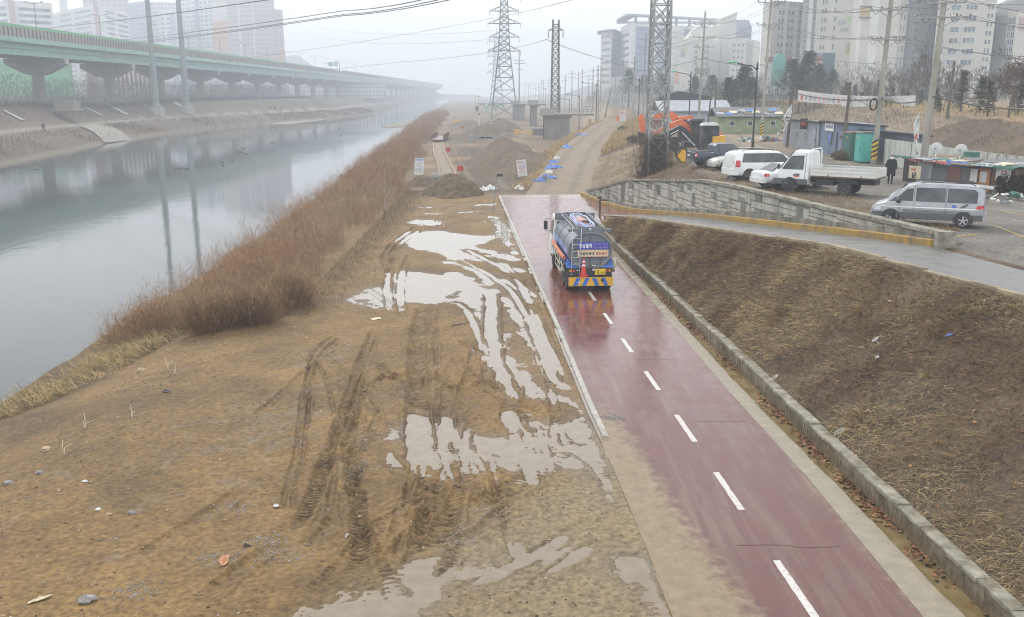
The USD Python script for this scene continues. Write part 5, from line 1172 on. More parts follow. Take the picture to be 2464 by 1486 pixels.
on_wall(b, 0, .38, pxz(137, 470), meshkit.text_mesh('202', 1.9, .1), 'grey_letter')
b.panel('green_mark', 0, .62, .78, pxz(124, 470), pxz(118, 470), 'lime')
b = Block('lower cream slab with three window columns', [(1753, 440), (1787, 440), (1822, 470)], pxz(92, 440))
b.windows(0, [(.12, .3), (.45, .6), (.75, .9)], 8, 2.8, 1.4, 30, mull=1)
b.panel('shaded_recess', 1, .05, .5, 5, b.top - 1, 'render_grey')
b = Block('tall cream slab with paired windows behind the arched gatehouse', [(1824, 352), (1846, 338), (1921, 345)], pxz(3, 340))
b.windows(1, [(.2, .27), (.31, .38), (.5, .57), (.61, .68), (.86, .92)], 9, 2.75, 1.4, 16, mull=0)
b.panel('bay_strip', 1, .4, .46, 5, b.top - .5, 'render_white', out=.5)
b.panel('bay_strip', 1, .74, .8, 5, b.top - .5, 'render_white', out=.5)
b.panel('attic_band', 1, .0, 1., b.top - 1.2, b.top - .2, 'render_grey', out=.25)
b = Block('grey stair tower with ladder-like windows between two cream slabs', [(1917, 330), (1964, 326)], 66, walls='render_grey')
b.windows(0, [(.12, .3)], 9, 1.9, 1.2, 40, mull=1); b.windows(0, [(.62, .8)], 9, 1.9, 1.2, 40, mull=1)
b.panel('white_fin', 0, .36, .56, 5, 65, 'render_white', out=.8)
b = Block('cream slab lettered 206 with a lime mark', [(1950, 305), (2000, 296), (2039, 292)], 64, walls='render_cream')
b.windows(0, [(.28, .36), (.42, .5), (.86, .96)], 9, 2.75, 1.4, 14, mull=0)
on_wall(b, 1, .12, pxz(60, 295), meshkit.text_mesh('LH', 1.35, .06), 'grey_letter')
on_wall(b, 1, .2, pxz(77, 295), meshkit.text_mesh('206', 1.2, .06), 'grey_letter')
b.panel('green_mark', 1, .6, .78, pxz(50, 295), pxz(42, 295), 'lime')
b.panel('ochre_panel', 1, .7, .95, pxz(132, 295), pxz(108, 295), 'ochre_panel')
b.panel('ochre_panel_cap', 1, .68, .96, pxz(107.5, 295), pxz(105, 295), 'render_grey', out=.15)
b = Block('big blank cream gable block numbered 101', [(2037, 256), (2050, 251), (2147, 251), (2166, 256)], 66, walls='render_cream')
for k in range(24):
 b.panel('joint_line', 1, 0, 1, 7.4 + 2.75 * k, 7.46 + 2.75 * k, 'render_grey', out=.012)
b.panel('flank_strip', 1, .0, .08, 5, 65.8, 'render_white', out=.1); b.panel('flank_strip', 1, .28, .5, 5, 65.8, 'render_white', out=.08)
b.panel('ochre_panel', 1, .03, .27, pxz(42, 251), pxz(17, 251), 'ochre_panel', out=.3)
b.panel('ochre_panel_cap', 1, .01, .29, pxz(43.5, 251), pxz(42.1, 251), 'roof_dark', out=.5); b.panel('ochre_panel_cap', 1, .01, .29, pxz(16.8, 251), pxz(15, 251), 'roof_dark', out=.5)
on_wall(b, 1, .36, pxz(204.5, 250), meshkit.text_mesh('101', 1.02, .05, bold=True), 'grey_letter', out=.14)
b.windows(2, [(.15, .3), (.55, .72)], 9, 2.75, 1.4, 20, mull=0)
b = Block('blue-grey recessed stair block with two ladders of white framed windows', [(2160, 258), (2240, 262)], 66, walls='render_grey')
b.panel('blue_recess', 0, .0, .14, 5, 65, 'render_bluegrey', out=.12)
b.windows(0, [(.02, .12)], 8.6, 2.75, 1.5, 20, mull=0)
b.windows(0, [(.3, .42)], 8.6, 1.85, 1.25, 30, mull=1); b.windows(0, [(.68, .8)], 9.4, 1.85, 1.25, 30, mull=1)
b.panel('blue_recess', 0, .88, 1., 5, 65, 'render_bluegrey', out=.12)
b = Block('broad cream slab with four columns of sliding windows', [(2236, 252), (2330, 249), (2374, 251)], 66)
b.windows(0, [(.1, .22)], 8.2, 2.78, 1.35, 20, mull=0); b.windows(0, [(.36, .58)], 8.2, 2.78, 1.25, 20, mull=1); b.windows(0, [(.71, .99)], 8.2, 2.78, 1.25, 20, mull=2)
b.windows(1, [(.55, .66), (.74, .85)], 8.6, 2.2, 1.15, 26, mull=0)
b.panel('shaft_line', 0, .64, .65, 5, 65, 'render_grey', out=.02)
b = Block('grey backed slab with glazed stair column at the far right, numbered 117', [(2368, 262), (2404, 256), (2425, 254), (2540, 258)], pxz(28, 256), walls='render_cream')
b.panel('grey_flank', 0, .0, 1, 5, b.top - 1, 'render_grey', out=.1)
b.windows(1, [(.1, .45), (.55, .9)], 8.4, 1.9, 1.45, 40, mull=1)
b.panel('rose_panel', 2, .05, .22, pxz(72, 255), pxz(42, 255), 'render_pink', out=.2)
on_wall(b, 2, .06, pxz(211, 255), meshkit.text_mesh('117', .7, .05), 'grey_letter')
put('roof_hood', MB().prism([(b.P[1][0] - 2, b.top), (b.P[3][0], b.top), (b.P[3][0], b.top + 9), (b.P[2][0] + 2, b.top + 2.5)], 1, 262, 272), 'render_grey', b.t)
b = Block('gatehouse with a tall green arched window and an orange cornice', [(1838, 258), (1898, 254)], pxz(140, 256), walls='render_white', name='gatehouse', cat='building')
arch = [(-4, 0), (4, 0)] + [(4 * math.cos(a), 9 + 5 * math.sin(a)) for a in np.linspace(0, math.pi, 14)]
cxa = (b.P[0][0] + b.P[1][0]) / 2
mat('arch_glass', (.1, .3, .24), (.08, .25, .2), rough=.2)
put('arched_window', MB().prism([(cxa + x * .45 - .3, pxz(208, 256) + y * .62) for x, y in arch], 1, 253.3, 253.9).move((0, .3, 0)), 'arch_glass', b.t)
b.panel('cornice', 0, -.02, 1.02, b.top - .9, b.top + .3, 'brick_red', out=.6)
b.panel('sign_board', 0, .25, .85, b.top - 3.2, b.top - 1.6, 'render_blue', out=.12)
for f in np.linspace(.1, .9, 9):
 b.panel('railing_bar', 0, f, f + .02, pxz(240, 256), pxz(226, 256), 'roof_dark', out=.3)
b = Block('dark green glazed low block with an orange topped annex', [(1922, 232), (1974, 228), (2002, 228)], pxz(128, 230), walls='render_bluegrey', name='commercial_block', cat='building')
mat('teal_cladding', (.05, .1, .11), (.04, .08, .09), rough=.4, scale=.3)
b.panel('teal_cladding', 1, 0, 1, 5, b.top, 'teal_cladding', out=.1)
b.panel('pale_band', 0, .1, .98, pxz(165, 230), pxz(148, 230), 'render_pink', out=.2)
b.panel('roof_screen', 0, .1, .98, pxz(147, 230), pxz(136, 230), 'brick_red', out=.15)
b.windows(0, [(.12, .36), (.4, .66), (.7, .95)], pxz(185, 230), 5, 1.9, 1, mull=1, zmax=pxz(165, 230))
b.panel('ground_glazing', 0, .05, .98, 6, pxz(192, 230), 'teal_cladding', out=.1)
LB = 6.0
b = Block('white stepped apartment block with long dark balcony bands, at the far left', [(-40, 560), (45, 540), (60, 545), (148, 560)], pxz(4, 550), base=LB, walls='render_white')
for s_ in (0, 2):
 b.windows(s_, [(.08, .94)], LB + 4, 3.5, 1.7, 40, joined=True)
b.panel('pink_shaft', 1, 0, 1, LB, b.top, 'render_pink')
b = Block('white apartment block with banded balconies stepping down to the right', [(158, 650), (243, 600), (270, 610), (326, 660)], pxz(20, 620), base=LB, walls='render_white')
for s_ in (0, 2):
 b.windows(s_, [(.06, .4), (.5, .94)], LB + 4, 3.3, 1.6, 40, joined=True)
b.panel('pink_shaft', 1, .1, .5, LB, b.top + 3, 'render_pink')
b = Block('tiny white rooftop block with a slim water tower', [(140, 700), (178, 700)], pxz(33, 700), base=LB, walls='render_white')
put('water_tower', MB().cyl((b.P[0][0] + 10, 702, b.top), (b.P[0][0] + 10, 702, b.top + 16), 2.5).cyl((b.P[0][0] + 10, 702, b.top + 16), (b.P[0][0] + 10, 702, b.top + 21), 4.5), 'render_white', b.t)
TOP = 101
def tower(label, pts, top, walls, cols, seg=0, extra=()):
 b = Block(label, pts, top, base=LB, walls=walls, name='apartment_tower', cat='apartment tower')
 for i, cc in cols.items():
  b.windows(i, cc, LB + 5, 4.0, 2.1, 60, joined=True)
 for (i, f0, f1, z0, z1, m) in extra:
  b.panel('colour_panel', i, f0, f1, z0, z1, m, out=.25)
 return b
c5 = [(k / 5 + .03, k / 5 + .16) for k in range(5)]; c8 = [(k / 8 + .025, k / 8 + .095) for k in range(8)]; c3 = [(.08, .28), (.4, .6), (.72, .92)]
tower('pale lilac tower farthest left behind the stepped blocks', [(222, 930), (330, 920)], TOP, 'render_pink', {0: c8})
tower('bluish tower just left of the two tall steel poles', [(328, 900), (368, 880)], 92, 'render_blue', {0: c3})
tower('pale grey-blue tower between the two tall steel poles', [(362, 960), (404, 950), (446, 960)], TOP - 3, 'render_white', {0: c5, 1: c5})
tower('slim white tower right of the poles', [(398, 880), (440, 870)], 84, 'render_white', {0: c3}, extra=[(0, .6, .9, LB, 80, 'render_blue')])
tower('blue striped tower left of the orange panelled one', [(446, 920), (484, 900), (498, 905)], TOP - 2, 'render_white', {0: c5}, extra=[(1, 0, 1, LB, TOP - 3, 'render_blue')])
tower('white tower with a coral flank', [(494, 900), (526, 890)], TOP - 5, 'render_white', {0: c3}, extra=[(0, 0, .3, LB, 48, 'render_orange')])
tower('tower with a big orange panel on its blank wall', [(524, 880), (562, 870)], TOP - 1, 'render_cream', {}, extra=[(0, .0, 1., pxz(121, 875), pxz(52, 875), 'render_orange'), (0, .0, 1., LB, pxz(122, 875), 'render_pink')])
tower('broad rose tower with dense white window columns', [(560, 860), (618, 840), (672, 850)], TOP - 2, 'render_pink', {0: c8, 1: c8}, extra=[(1, .02, .06, LB, TOP - 3, 'render_white'), (0, .45, .5, LB, TOP - 3, 'render_white')])
tower('lower flank of the rose tower on its right side', [(668, 870), (691, 880)], pxz(22, 870), 'render_pink', {0: [(.1, .4), (.55, .85)]}, extra=[(0, .3, .95, pxz(155, 870), pxz(118, 870), 'render_orange')])
b = Block('red brick building with white pilasters seen under the expressway', [(276, 430), (372, 440)], pxz(150, 430), base=LB, walls='brick_red', name='brick_building', cat='building')
for f in np.linspace(.05, .93, 9):
 b.panel('pilaster', 0, f, f + .03, LB, b.top, 'render_white', out=.3)
b = Block('grey and brick apartment end wall seen under the expressway', [(212, 430), (240, 425), (278, 430)], pxz(100, 430), base=LB, walls='render_grey', name='brick_building', cat='building')
b.panel('brick_side', 0, .05, .95, LB, b.top, 'brick_red')
put('noise_wall', MB().box(-260, -198, 424, 425, LB, pxz(146, 425)).box(-260, -198, 423.7, 424, pxz(157, 425), pxz(158, 425)).box(-260, -198, 423.7, 424, pxz(164, 425), pxz(165, 425)), 'barrier_green', None, 'green noise barrier seen under the expressway at the far left', 'wall')
b = Block('long low white building far along the left bank', [(720, 760), (930, 760)], pxz(205, 760), base=LB, walls='render_white', name='low_building', cat='building')
b.windows(0, [(k / 24 + .006, k / 24 + .036) for k in range(24)], LB + 1, 3.2, 1.6, 3, joined=True)
def hill(name, x0, x1, y0, h, seed, label):
 n, m = 60, 14
 X = np.linspace(x0, x1, n); prof = h * (np.sin(np.linspace(0, math.pi, n)) ** .8) * (.75 + .9 * (meshkit.fbm(np.stack([np.linspace(0, 6, n), np.full(n, seed), np.zeros(n)], 1), 4)))
 v = [(x, y0 + 160 * j / m, 4 + p * sm(j / m)) for x, p in zip(X, prof) for j in range(m + 1)]
 v = np.array(v); v[:, 2] += 5 * fb(v[:, 0], v[:, 1], .04, 4, seed) * (v[:, 2] > 6)
 f = [(i * (m + 1) + j, (i + 1) * (m + 1) + j, (i + 1) * (m + 1) + j + 1, i * (m + 1) + j + 1) for i in range(n - 1) for j in range(m)]
 put('hills', (v, f), 'far_wood', kind='structure', smooth=True)
mat('far_wood', (.07, .07, .06), (.04, .042, .038), rough=1, scale=.08, detail=8)
hill('hills', -760, -120, 1540, 58, 3, '')
hill('hills', 60, 620, 1250, 30, 5, '')
def brush(n, f, size, cols, seed, name):
 g = np.random.default_rng(seed)
 p, s = f(g, n)
 D = np.hypot(p[:, 0], p[:, 1])
 v, f, c = blades(p[:, 0], p[:, 1], p[:, 2] - .3 * s, s * size * 3.2, D * .0003, g.uniform(0, 6.3, n), g.normal(1.05, .45, n), palette(g, n, cols, [1] * len(cols)), g, .5)
 put(name, (v, f), 'foliage', kind='stuff', attrs={'tint': c})
def under(g, n):
 Y = 190 + 420 * g.random(n) ** 1.2; X = -133 - 36 * g.random(n)
 h = 7 * g.random(n) ** 1.6 * (1 + 1.2 * fb(X, Y, .05, 3, 90))
 return np.stack([X, Y, ground_z(X, Y) + h], 1), .5 + g.random(n)
brush(36000, under, .32, [(.075, .065, .055), (.05, .045, .04), (.1, .085, .07)], 91, 'far_brush')
def hedge(g, n):
 Y = 150 + 420 * g.random(n); X = -122.5 + g.normal(0, .5, n)
 return np.stack([X, Y, ground_z(X, Y) + 1.1 * g.random(n)], 1), .5 + g.random(n)
brush(9000, hedge, .28, [(.045, .055, .04), (.06, .06, .045)], 92, 'far_hedge')
def rwood(g, n):
 Y = 150 + 330 * g.random(n); X = np.interp(Y, [150, 480], [46, 96]) + 70 * g.random(n) ** 1.3
 h = 6.5 * g.random(n) ** 1.4 * (1 + 1.8 * fb(X, Y, .08, 3, 93))
 return np.stack([X, Y, ground_z(X, Y) + h], 1), .5 + g.random(n)
brush(34000, rwood, .36, [(.085, .076, .06), (.065, .066, .05), (.11, .09, .07)], 94, 'dim_woodland')
def mwood(g, n):
 Y = 330 + 500 * g.random(n); X = 22 + .1 * (Y - 330) + 90 * g.random(n)
 return np.stack([X, Y, ground_z(X, Y) + 7 * g.random(n) ** 1.4], 1), .6 + g.random(n)
brush(9000, mwood, .45, [(.08, .07, .055), (.1, .085, .065)], 95, 'dim_woodland')
# ------------------------------------------------------------------ vehicles
def paint(name, col, metal=0., rough=.3, dirt=.12):
 mat(name, col, tuple(c * (1 - dirt) * .95 + .01 for c in col), rough=rough, rough2=rough + .12, metal=metal, scale=2.2, detail=6, coat=.35)
paint('paint_silver', (.33, .34, .35), .55, .35); paint('paint_white', (.7, .71, .7)); paint('paint_offwhite', (.6, .6, .55)); paint('paint_champagne', (.44, .44, .4), .5, .35)
paint('paint_navy', (.045, .055, .075), .4, .3); paint('paint_orange', (.62, .14, .035)); paint('paint_yellow', (.66, .36, .02)); paint('paint_blue', (.03, .12, .42)); paint('cladding', (.075, .078, .08), 0, .6)
paint('truck_grey', (.14, .155, .175), .1, .4, .25); paint('black_steel', (.018, .018, .02), .1, .5)
mat('tyre', (.022, .022, .024), (.05, .045, .04), rough=.9, scale=6, lo=.45, hi=.75)
mat('alloy', (.5, .5, .52), (.4, .4, .42), rough=.3, metal=.7)
mat('steel_rim', (.11, .11, .115), (.07, .065, .06), rough=.6, metal=.3)
mat('chrome', (.6, .6, .62), rough=.15, metal=.9)
mat('red_lamp', (.42, .02, .018), rough=.15, coat=.5); mat('amber_lamp', (.6, .2, .02), rough=.15, coat=.5); mat('clear_lamp', (.55, .56, .58), (.4, .41, .43), rough=.12, coat=.6)
mat('plate_white', (.6, .62, .6), rough=.5); mat('plate_yellow', (.7, .5, .03), rough=.5); mat('black_print', (.02, .02, .02), rough=.6); mat('rust_stain', (.14, .08, .045), rough=.9)
mat('cream_board', (.6, .52, .36), (.52, .45, .3), rough=.6); mat('sign_blue', (.025, .07, .42), rough=.5); mat('white_print', (.75, .75, .75), rough=.5); mat('pink_print', (.72, .3, .38), rough=.5); mat('red_print', (.5, .06, .04), rough=.5)
mat('wood_plank', (.3, .24, .16), (.2, .155, .1), rough=.85, scale=3, stretch=(1, 8, 8))
usdkit.material(stage, '/World/Looks/car_glass', {'g': ('geometry', {}), 'n': ('noise_texture', {'scale': 1.3, 'detail': 2.}), 'r': ('rgb_ramp', {'ramp': [(.4, (.012, .014, .016)), (.62, (.05, .055, .06))]}),
 'p': ('principled_bsdf', {'roughness': .06, 'specular_ior_level': .7})}, [('g.position', 'n.vector'), ('n.fac', 'r.fac'), ('r.color', 'p.base_color')], surface='p.BSDF')
MATS['car_glass'] = UsdShade.Material.Get(stage, '/World/Looks/car_glass')
def glyph_shape(text, h, track=92):
 """outlines of Hangul (own table) or Latin (text_mesh) on one line; height h"""
 s = h / 88.; out = []; x = 0
 for ch in text:
  if ch in GLYPHS:
   for rings in GLYPHS[ch]:
    r = [[((ring[i] + x) * s, ring[i + 1] * s) for i in range(0, len(ring), 2)] for ring in rings]
    out.append(Polygon(r[0], r[1:]).buffer(0))
   x += track
  else:
   x += 40
 return out, x * s
def text_mb(text, h, depth=.004):
 q = MB()
 if any(c in GLYPHS for c in text):
  ps, w = glyph_shape(text, h)
  for P in ps:
   for p in getattr(P, 'geoms', [P]):
    m = trimesh.creation.extrude_polygon(p, depth, engine='earcut'); q.add(m.vertices, m.faces)
 else:
  m = meshkit.text_mesh(text, h, depth); q.add(m.vertices, m.faces); w = m.bounds[1][0]
 return q, w
def lettering(parent, text, m, org, right, up, h, width=None, name='lettering', depth=.004):
 """text standing on a surface: org = left end of the base line, right/up unit vectors"""
 q, w = text_mb(text, h, depth)
 right, up = np.asarray(right, float), np.asarray(up, float); n = np.cross(right, up)
 sx = (width / w) if width else 1.
 v = [np.asarray(org) + p[:, :1] * sx * right + p[:, 1:2] * up + p[:, 2:] * n for p in q.v]
 q.v = v
 return put(name, q, m, parent)
class Car:
 def __init__(s, name, label, cat, loc, rot, st, paintm, group=None, scale=1., lower=None):
  s.t = thing(name, label, cat, loc, rot, group=group, scale=scale)
  s.st = np.array(st, float)      # x, bottom, belt, roof, half width, half roof width
  s.body(paintm)
 def body(s, m):
  x = np.linspace(s.st[0, 0], s.st[-1, 0], 70); x = np.unique(np.concatenate([x, s.st[:, 0]]))
  zb, be, ro, w, wr = (np.interp(x, s.st[:, 0], s.st[:, k]) for k in range(1, 6))
  rows = []
  for i in range(len(x)):
   h = ro[i] - be[i]
   c = min(.07, h * .4)
   half = [(0, zb[i]), (w[i] - .1, zb[i]), (w[i] - .015, zb[i] + .1), (w[i], zb[i] + (be[i] - zb[i]) * .45), (w[i] - .005, zb[i] + (be[i] - zb[i]) * .8), (w[i] - .035, be[i]), (wr[i] + .005, ro[i] - c), (wr[i] - .05, ro[i] - c * .3), (wr[i] - .16, ro[i]), (0, ro[i] + .03)]
   ring = half + [(-a, b) for a, b in half[-2:0:-1]]
   rows.append([(x[i], a, b) for a, b in ring])
  n = len(rows[0]); v = np.array(rows).reshape(-1, 3)
  f = [(i * n + j, i * n + (j + 1) % n, (i + 1) * n + (j + 1) % n, (i + 1) * n + j) for i in range(len(x) - 1) for j in range(n)]
  f = np.array(f); f = np.vstack([f[:, [0, 1, 2]], f[:, [0, 2, 3]]])
  e = (len(x) - 1) * n
  caps = [(0, j + 1, j) for j in range(1, n - 1)] + [(e, e + j, e + j + 1) for j in range(1, n - 1)]
  put('body', (v, np.vstack([f, caps])), m, s.t, smooth=38)
 def y(s, x, z):
  g = lambda k: np.interp(x, s.st[:, 0], s.st[:, k])
  be, ro, w, wr = g(2), g(3), g(4), g(5)
  t = np.clip((z - be) / np.maximum(ro - .07 - be, .05), 0, 1)
  return np.where(z > be, (w - .035) + (wr + .005 - w + .035) * t, w - .03 * np.clip((z - be + .25) / .25, 0, 1))
 def side(s, name, poly, m, off=.014, sides=(-1, 1), parent=None, label=None):
  P = Polygon(poly).buffer(-.03).buffer(.03) if len(poly) > 3 and off > .01 else Polygon(poly)
  P = Polygon(poly) if P.is_empty else P
  x0, z0, x1, z1 = P.bounds
  q = None
  for sd in sides:
   pieces = [P.intersection(shapely.box(a, z0 - 1, a + .22, z1 + 1)) for a in np.arange(x0, x1, .22)] if x1 - x0 > .3 else [P]
   mm = trimesh.util.concatenate([trimesh.creation.extrude_polygon(p.segmentize(.14), .01, engine='earcut') for pc in pieces for p in getattr(pc, 'geoms', [pc]) if p.geom_type == 'Polygon' and p.area > 1e-5])
   v = mm.vertices; yy = s.y(v[:, 0], v[:, 1]) + off - .01 + v[:, 2]
   w = np.stack([v[:, 0], sd * yy, v[:, 1]], 1)
   f = mm.faces if sd < 0 else mm.faces[:, ::-1]
   q = put(name, (w, f), m, parent or s.t, label=label)
  return q
 def slab(s, name, xa, za, wa, xb, zb, wb, m, off=.02, n=5):
  """glass or panel across the car from (xa, za, half width wa) to (xb, zb, wb), bowed a little"""
  a, b = np.array([xa, 0, za]), np.array([xb, 0, zb]); d = b - a; nn = np.array([-d[2], 0, d[0]]); nn /= np.linalg.norm(nn)
  if nn[2] < 0: nn = -nn
  v = []
  for o in (0, .012):
   for t in np.linspace(-1, 1, n):
    for p, w in ((a, wa), (b, wb)):
     v.append(p + np.array([0, t * w, 0]) + nn * (off + o) + np.array([np.sign(xa - xb) * -.0, 0, 0]))
  k = 2 * n; f = [(2 * i, 2 * i + 1, 2 * i + 3, 2 * i + 2) for i in range(n - 1)]
  f += [tuple(k + j for j in q) for q in f] + [(0, 1, k + 1, k), (2 * n - 2, 2 * n - 1, k + 2 * n - 1, k + 2 * n - 2)]
  put(name, (v, f), m, s.t)
 def wheels(s, xs, r, yw, style='alloy', wt=.2, arch=True, archm='black_steel'):
  for x in xs:
   for sd in (-1, 1):
    if arch:
     A = [(x + (r + .075) * math.cos(a), max(.16, r + (r + .075) * math.sin(a))) for a in np.linspace(-.25, math.pi + .25, 18)]
     s.side('wheel_arch', A, archm, off=.012, sides=(sd,))
    wheel(s.t, (x, sd * yw, r), r, wt, sd, style)
 def shell(s, name, poly, m, off=.022):
  return s.side(name, poly, m, off)
def wheel(parent, c, r, wt, sd, style='alloy', axis_r=.62, spokes=5, dual=False):
 h = wt / 2
 prof = [(r * axis_r, -h), (r * .93, -h), (r, -h * .7), (r, h * .7), (r * .93, h), (r * axis_r, h)]
 q = MB().lathe(prof, (0, 0, 0), 28, axis=1)
 w = put('wheel', MB().lathe([(0, -h * .5), (r * axis_r, -h * .5), (r * axis_r, h * .5), (0, h * .5)], tuple(c), 20, axis=1), 'black_steel', parent)
 put('tyre', MB().lathe(prof, tuple(c), 28, axis=1), 'tyre', w, smooth=40)
 o = sd * h * .82
 if style == 'alloy':
  R = r * axis_r; k = MB()
  k.lathe([(R * .9, o - .012), (R * .99, o - .012), (R * .99, o + .012), (R * .9, o + .012), (R * .9, o - .012)], tuple(c), 24, axis=1)
  for i in range(spokes):
   a = i * 2 * math.pi / spokes + .3; d = np.array([math.cos(a), 0, math.sin(a)])
   p = np.array(c) + [0, o, 0]
   k.bar(p + d * R * .12, p + d * R * .95, R * .3, .03, up=(0, 1, 0))
  k.cyl(np.array(c) + [0, o - .02, 0], np.array(c) + [0, o + .02, 0], R * .24, sides=10)
  put('rim', k, 'alloy', w)
 else:
  R = r * axis_r
  m = {'steel': 'steel_rim', 'yellow': 'paint_yellow', 'black': 'black_steel', 'cap': 'alloy'}[style]
  pr = [(0, o - sd * .03), (R * .35, o - sd * .02), (R * .42, o - sd * .06), (R * .8, o - sd * .06), (R * .92, o + sd * .01), (R, o + sd * .01)]
  put('rim', MB().lathe(pr if sd > 0 else pr, tuple(c), 22, axis=1), m, w)
 return w
def park(front, rear, base, half, z0=None, y0=30, y1=120):
 """where a vehicle stands whose near-side wheels touch the ground at two surveyed points -> (location, heading, scale)"""
 f, r = on_ground(*front, y0, y1), on_ground(*rear, y0, y1)
 d = (f - r)[:2]; L = np.linalg.norm(d); d /= L
 n = np.array([-d[1], d[0]]); mid = (f + r)[:2] / 2
 if n @ mid < 0: n = -n
 c = mid + n * half
 return (c[0], c[1], gz(*c) + .01), math.degrees(math.atan2(d[1], d[0])), L / base
loc, rot, k = park((2141, 541), (2313, 551), 3.08, .78)
sc = float(np.clip(k, .9, 1.08)); print('van', loc, rot, k)
V = Car('van', 'silver people carrier with grey lower cladding parked broadside at the right', 'van', loc, rot,
  [(-2.35, .42, .95, 1.45, .74, .62), (-2.28, .36, 1.02, 1.78, .82, .68), (-2.0, .32, 1.06, 1.87, .87, .71), (-.5, .3, 1.06, 1.93, .89, .73), (.55, .3, 1.05, 1.9, .89, .72), (.95, .3, 1.04, 1.8, .89, .7),
         (1.6, .3, 1.01, 1.3, .88, .7), (1.75, .3, 1.0, 1.08, .87, .78), (2.15, .3, .9, .93, .82, .7), (2.36, .34, .72, .74, .72, .62), (2.42, .4, .6, .62, .6, .55)], 'paint_silver', scale=sc)
V.side('side_glass', [(.62, 1.12), (1.42, 1.13), (1.2, 1.34), (.9, 1.66), (.62, 1.7)], 'car_glass'); V.side('side_glass', [(-.72, 1.12), (.5, 1.12), (.5, 1.73), (-.72, 1.75)], 'car_glass'); V.side('side_glass', [(-2.02, 1.13), (-.8, 1.12), (-.8, 1.75), (-1.9, 1.73), (-2.02, 1.6)], 'car_glass')
V.side('quarter_glass', [(1.26, 1.1), (1.62, 1.08), (1.33, 1.3)], 'car_glass', off=.016)
V.slab('windscreen', 1.66, 1.15, .7, .93, 1.84, .6, 'car_glass', off=.02); V.slab('rear_window', -2.36, 1.1, .6, -2.27, 1.74, .55, 'car_glass', off=.025)
V.side('cladding', [(-2.3, .34), (2.3, .34), (2.33, .56), (1.9, .6), (-2.0, .6), (-2.3, .62)], 'cladding', off=.012)
for z in (.62, .67, .72):
 V.side('trim_line', [(-1.75, z), (1.0, z), (1.0, z + .022), (-1.75, z + .022)], 'cladding', off=.011)
V.side('pale_stripe', [(-2.1, .84), (2.0, .82), (2.05, .86), (-2.1, .885)], 'paint_white', off=.011)
V.side('blue_mark', [(-1.2, .9), (-.98, .9), (-1.08, 1.06), (-1.2, .98)], 'paint_blue', off=.012); V.side('grey_mark', [(-1.5, .9), (-1.28, .9), (-1.62, 1.1), (-1.74, 1.1)], 'cladding', off=.012)
for x in (-.76, .56, 1.15):
 V.side('door_seam', [(x, .45), (x + .014, .45), (x + .014, 1.8 if x < 1 else 1.1), (x, 1.8 if x < 1 else 1.1)], 'black_steel', off=.0115)
V.side('door_handle', [(.25, .98), (.42, .98), (.42, 1.01), (.25, 1.01)], 'paint_white', off=.03)
V.side('tail_lamp', [(-2.33, .86), (-1.98, .88), (-2.05, 1.04), (-2.3, 1.06)], 'red_lamp', off=.02)
V.side('headlamp', [(1.95, .66), (2.3, .64), (2.15, .84), (1.95, .86)], 'clear_lamp', off=.02)
put('front_bumper', MB().prism([(2.2, -.78), (2.4, -.6), (2.47, 0), (2.4, .6), (2.2, .78)], 2, .3, .56), 'cladding', V.t)
put('rear_bumper', MB().prism([(-2.1, -.86), (-2.42, -.78), (-2.46, 0), (-2.42, .78), (-2.1, .86)], 2, .36, .66), 'paint_silver', V.t)
put('rear_spoiler', MB().prism([(-2.02, 1.86), (-2.62, 1.8), (-2.6, 1.76), (-2.05, 1.8)], 1, -.66, .66), 'paint_silver', V.t)
for sd in (-1, 1):
 put('roof_rail', MB().tube([(-1.9, sd * .66, 1.9), (-1.7, sd * .66, 1.98), (.1, sd * .68, 2.0), (.35, sd * .68, 1.93)], .022, 6), 'black_steel', V.t)
 put('wing_mirror', MB().tm(trimesh.creation.icosphere(2, .11)).move((1.22, sd * .98, 1.13)), 'black_steel', V.t)
put('rear_wiper', MB().bar((-2.42, .05, 1.16), (-2.46, .4, 1.25), .02), 'black_steel', V.t)
V.wheels((-1.52, 1.5), .335, .79, 'alloy', .21)
loc, rot, k = park((1899, 463), (2050, 473), 2.55, .72); print('truck', loc, rot, k)
sc = float(np.clip(k, .92, 1.15))
T = Car('flatbed_truck', 'small white flatbed truck with a rust-edged drop side, parked behind the wall', 'truck', loc, rot,
  [(.55, .42, 1.05, 1.85, .8, .68), (.62, .4, 1.05, 1.95, .82, .7), (1.3, .38, 1.05, 1.97, .82, .68), (1.62, .38, 1.03, 1.6, .82, .7), (2.0, .38, .98, 1.08, .81, .74), (2.3, .38, .84, .87, .76, .68), (2.42, .42, .66, .68, .66, .6)], 'paint_white', scale=sc)
T.side('side_glass', [(.82, 1.1), (1.85, 1.1), (1.45, 1.72), (.82, 1.76)], 'car_glass'); T.slab('windscreen', 1.98, 1.12, .7, 1.36, 1.9, .6, 'car_glass', off=.03)
T.side('cladding', [(.58, .4), (2.34, .4), (2.34, .66), (.58, .66)], 'cladding', off=.012); T.side('door_seam', [(.72, .6), (.735, .6), (.735, 1.85), (.72, 1.85)], 'black_steel', off=.011)
T.side('side_emblem', [(.95, .8), (1.35, .8), (1.2, .9), (1.0, .92)], 'cladding', off=.012); T.side('side_emblem', [(.98, .74), (1.28, .74), (1.2, .8), (1.0, .82)], 'paint_orange', off=.0125)
T.side('headlamp', [(2.02, .7), (2.36, .66), (2.3, .82), (2.05, .86)], 'clear_lamp', off=.02)
put('front_bumper', MB().prism([(2.15, -.78), (2.38, -.68), (2.5, 0), (2.38, .68), (2.15, .78)], 2, .34, .62), 'cladding', T.t)
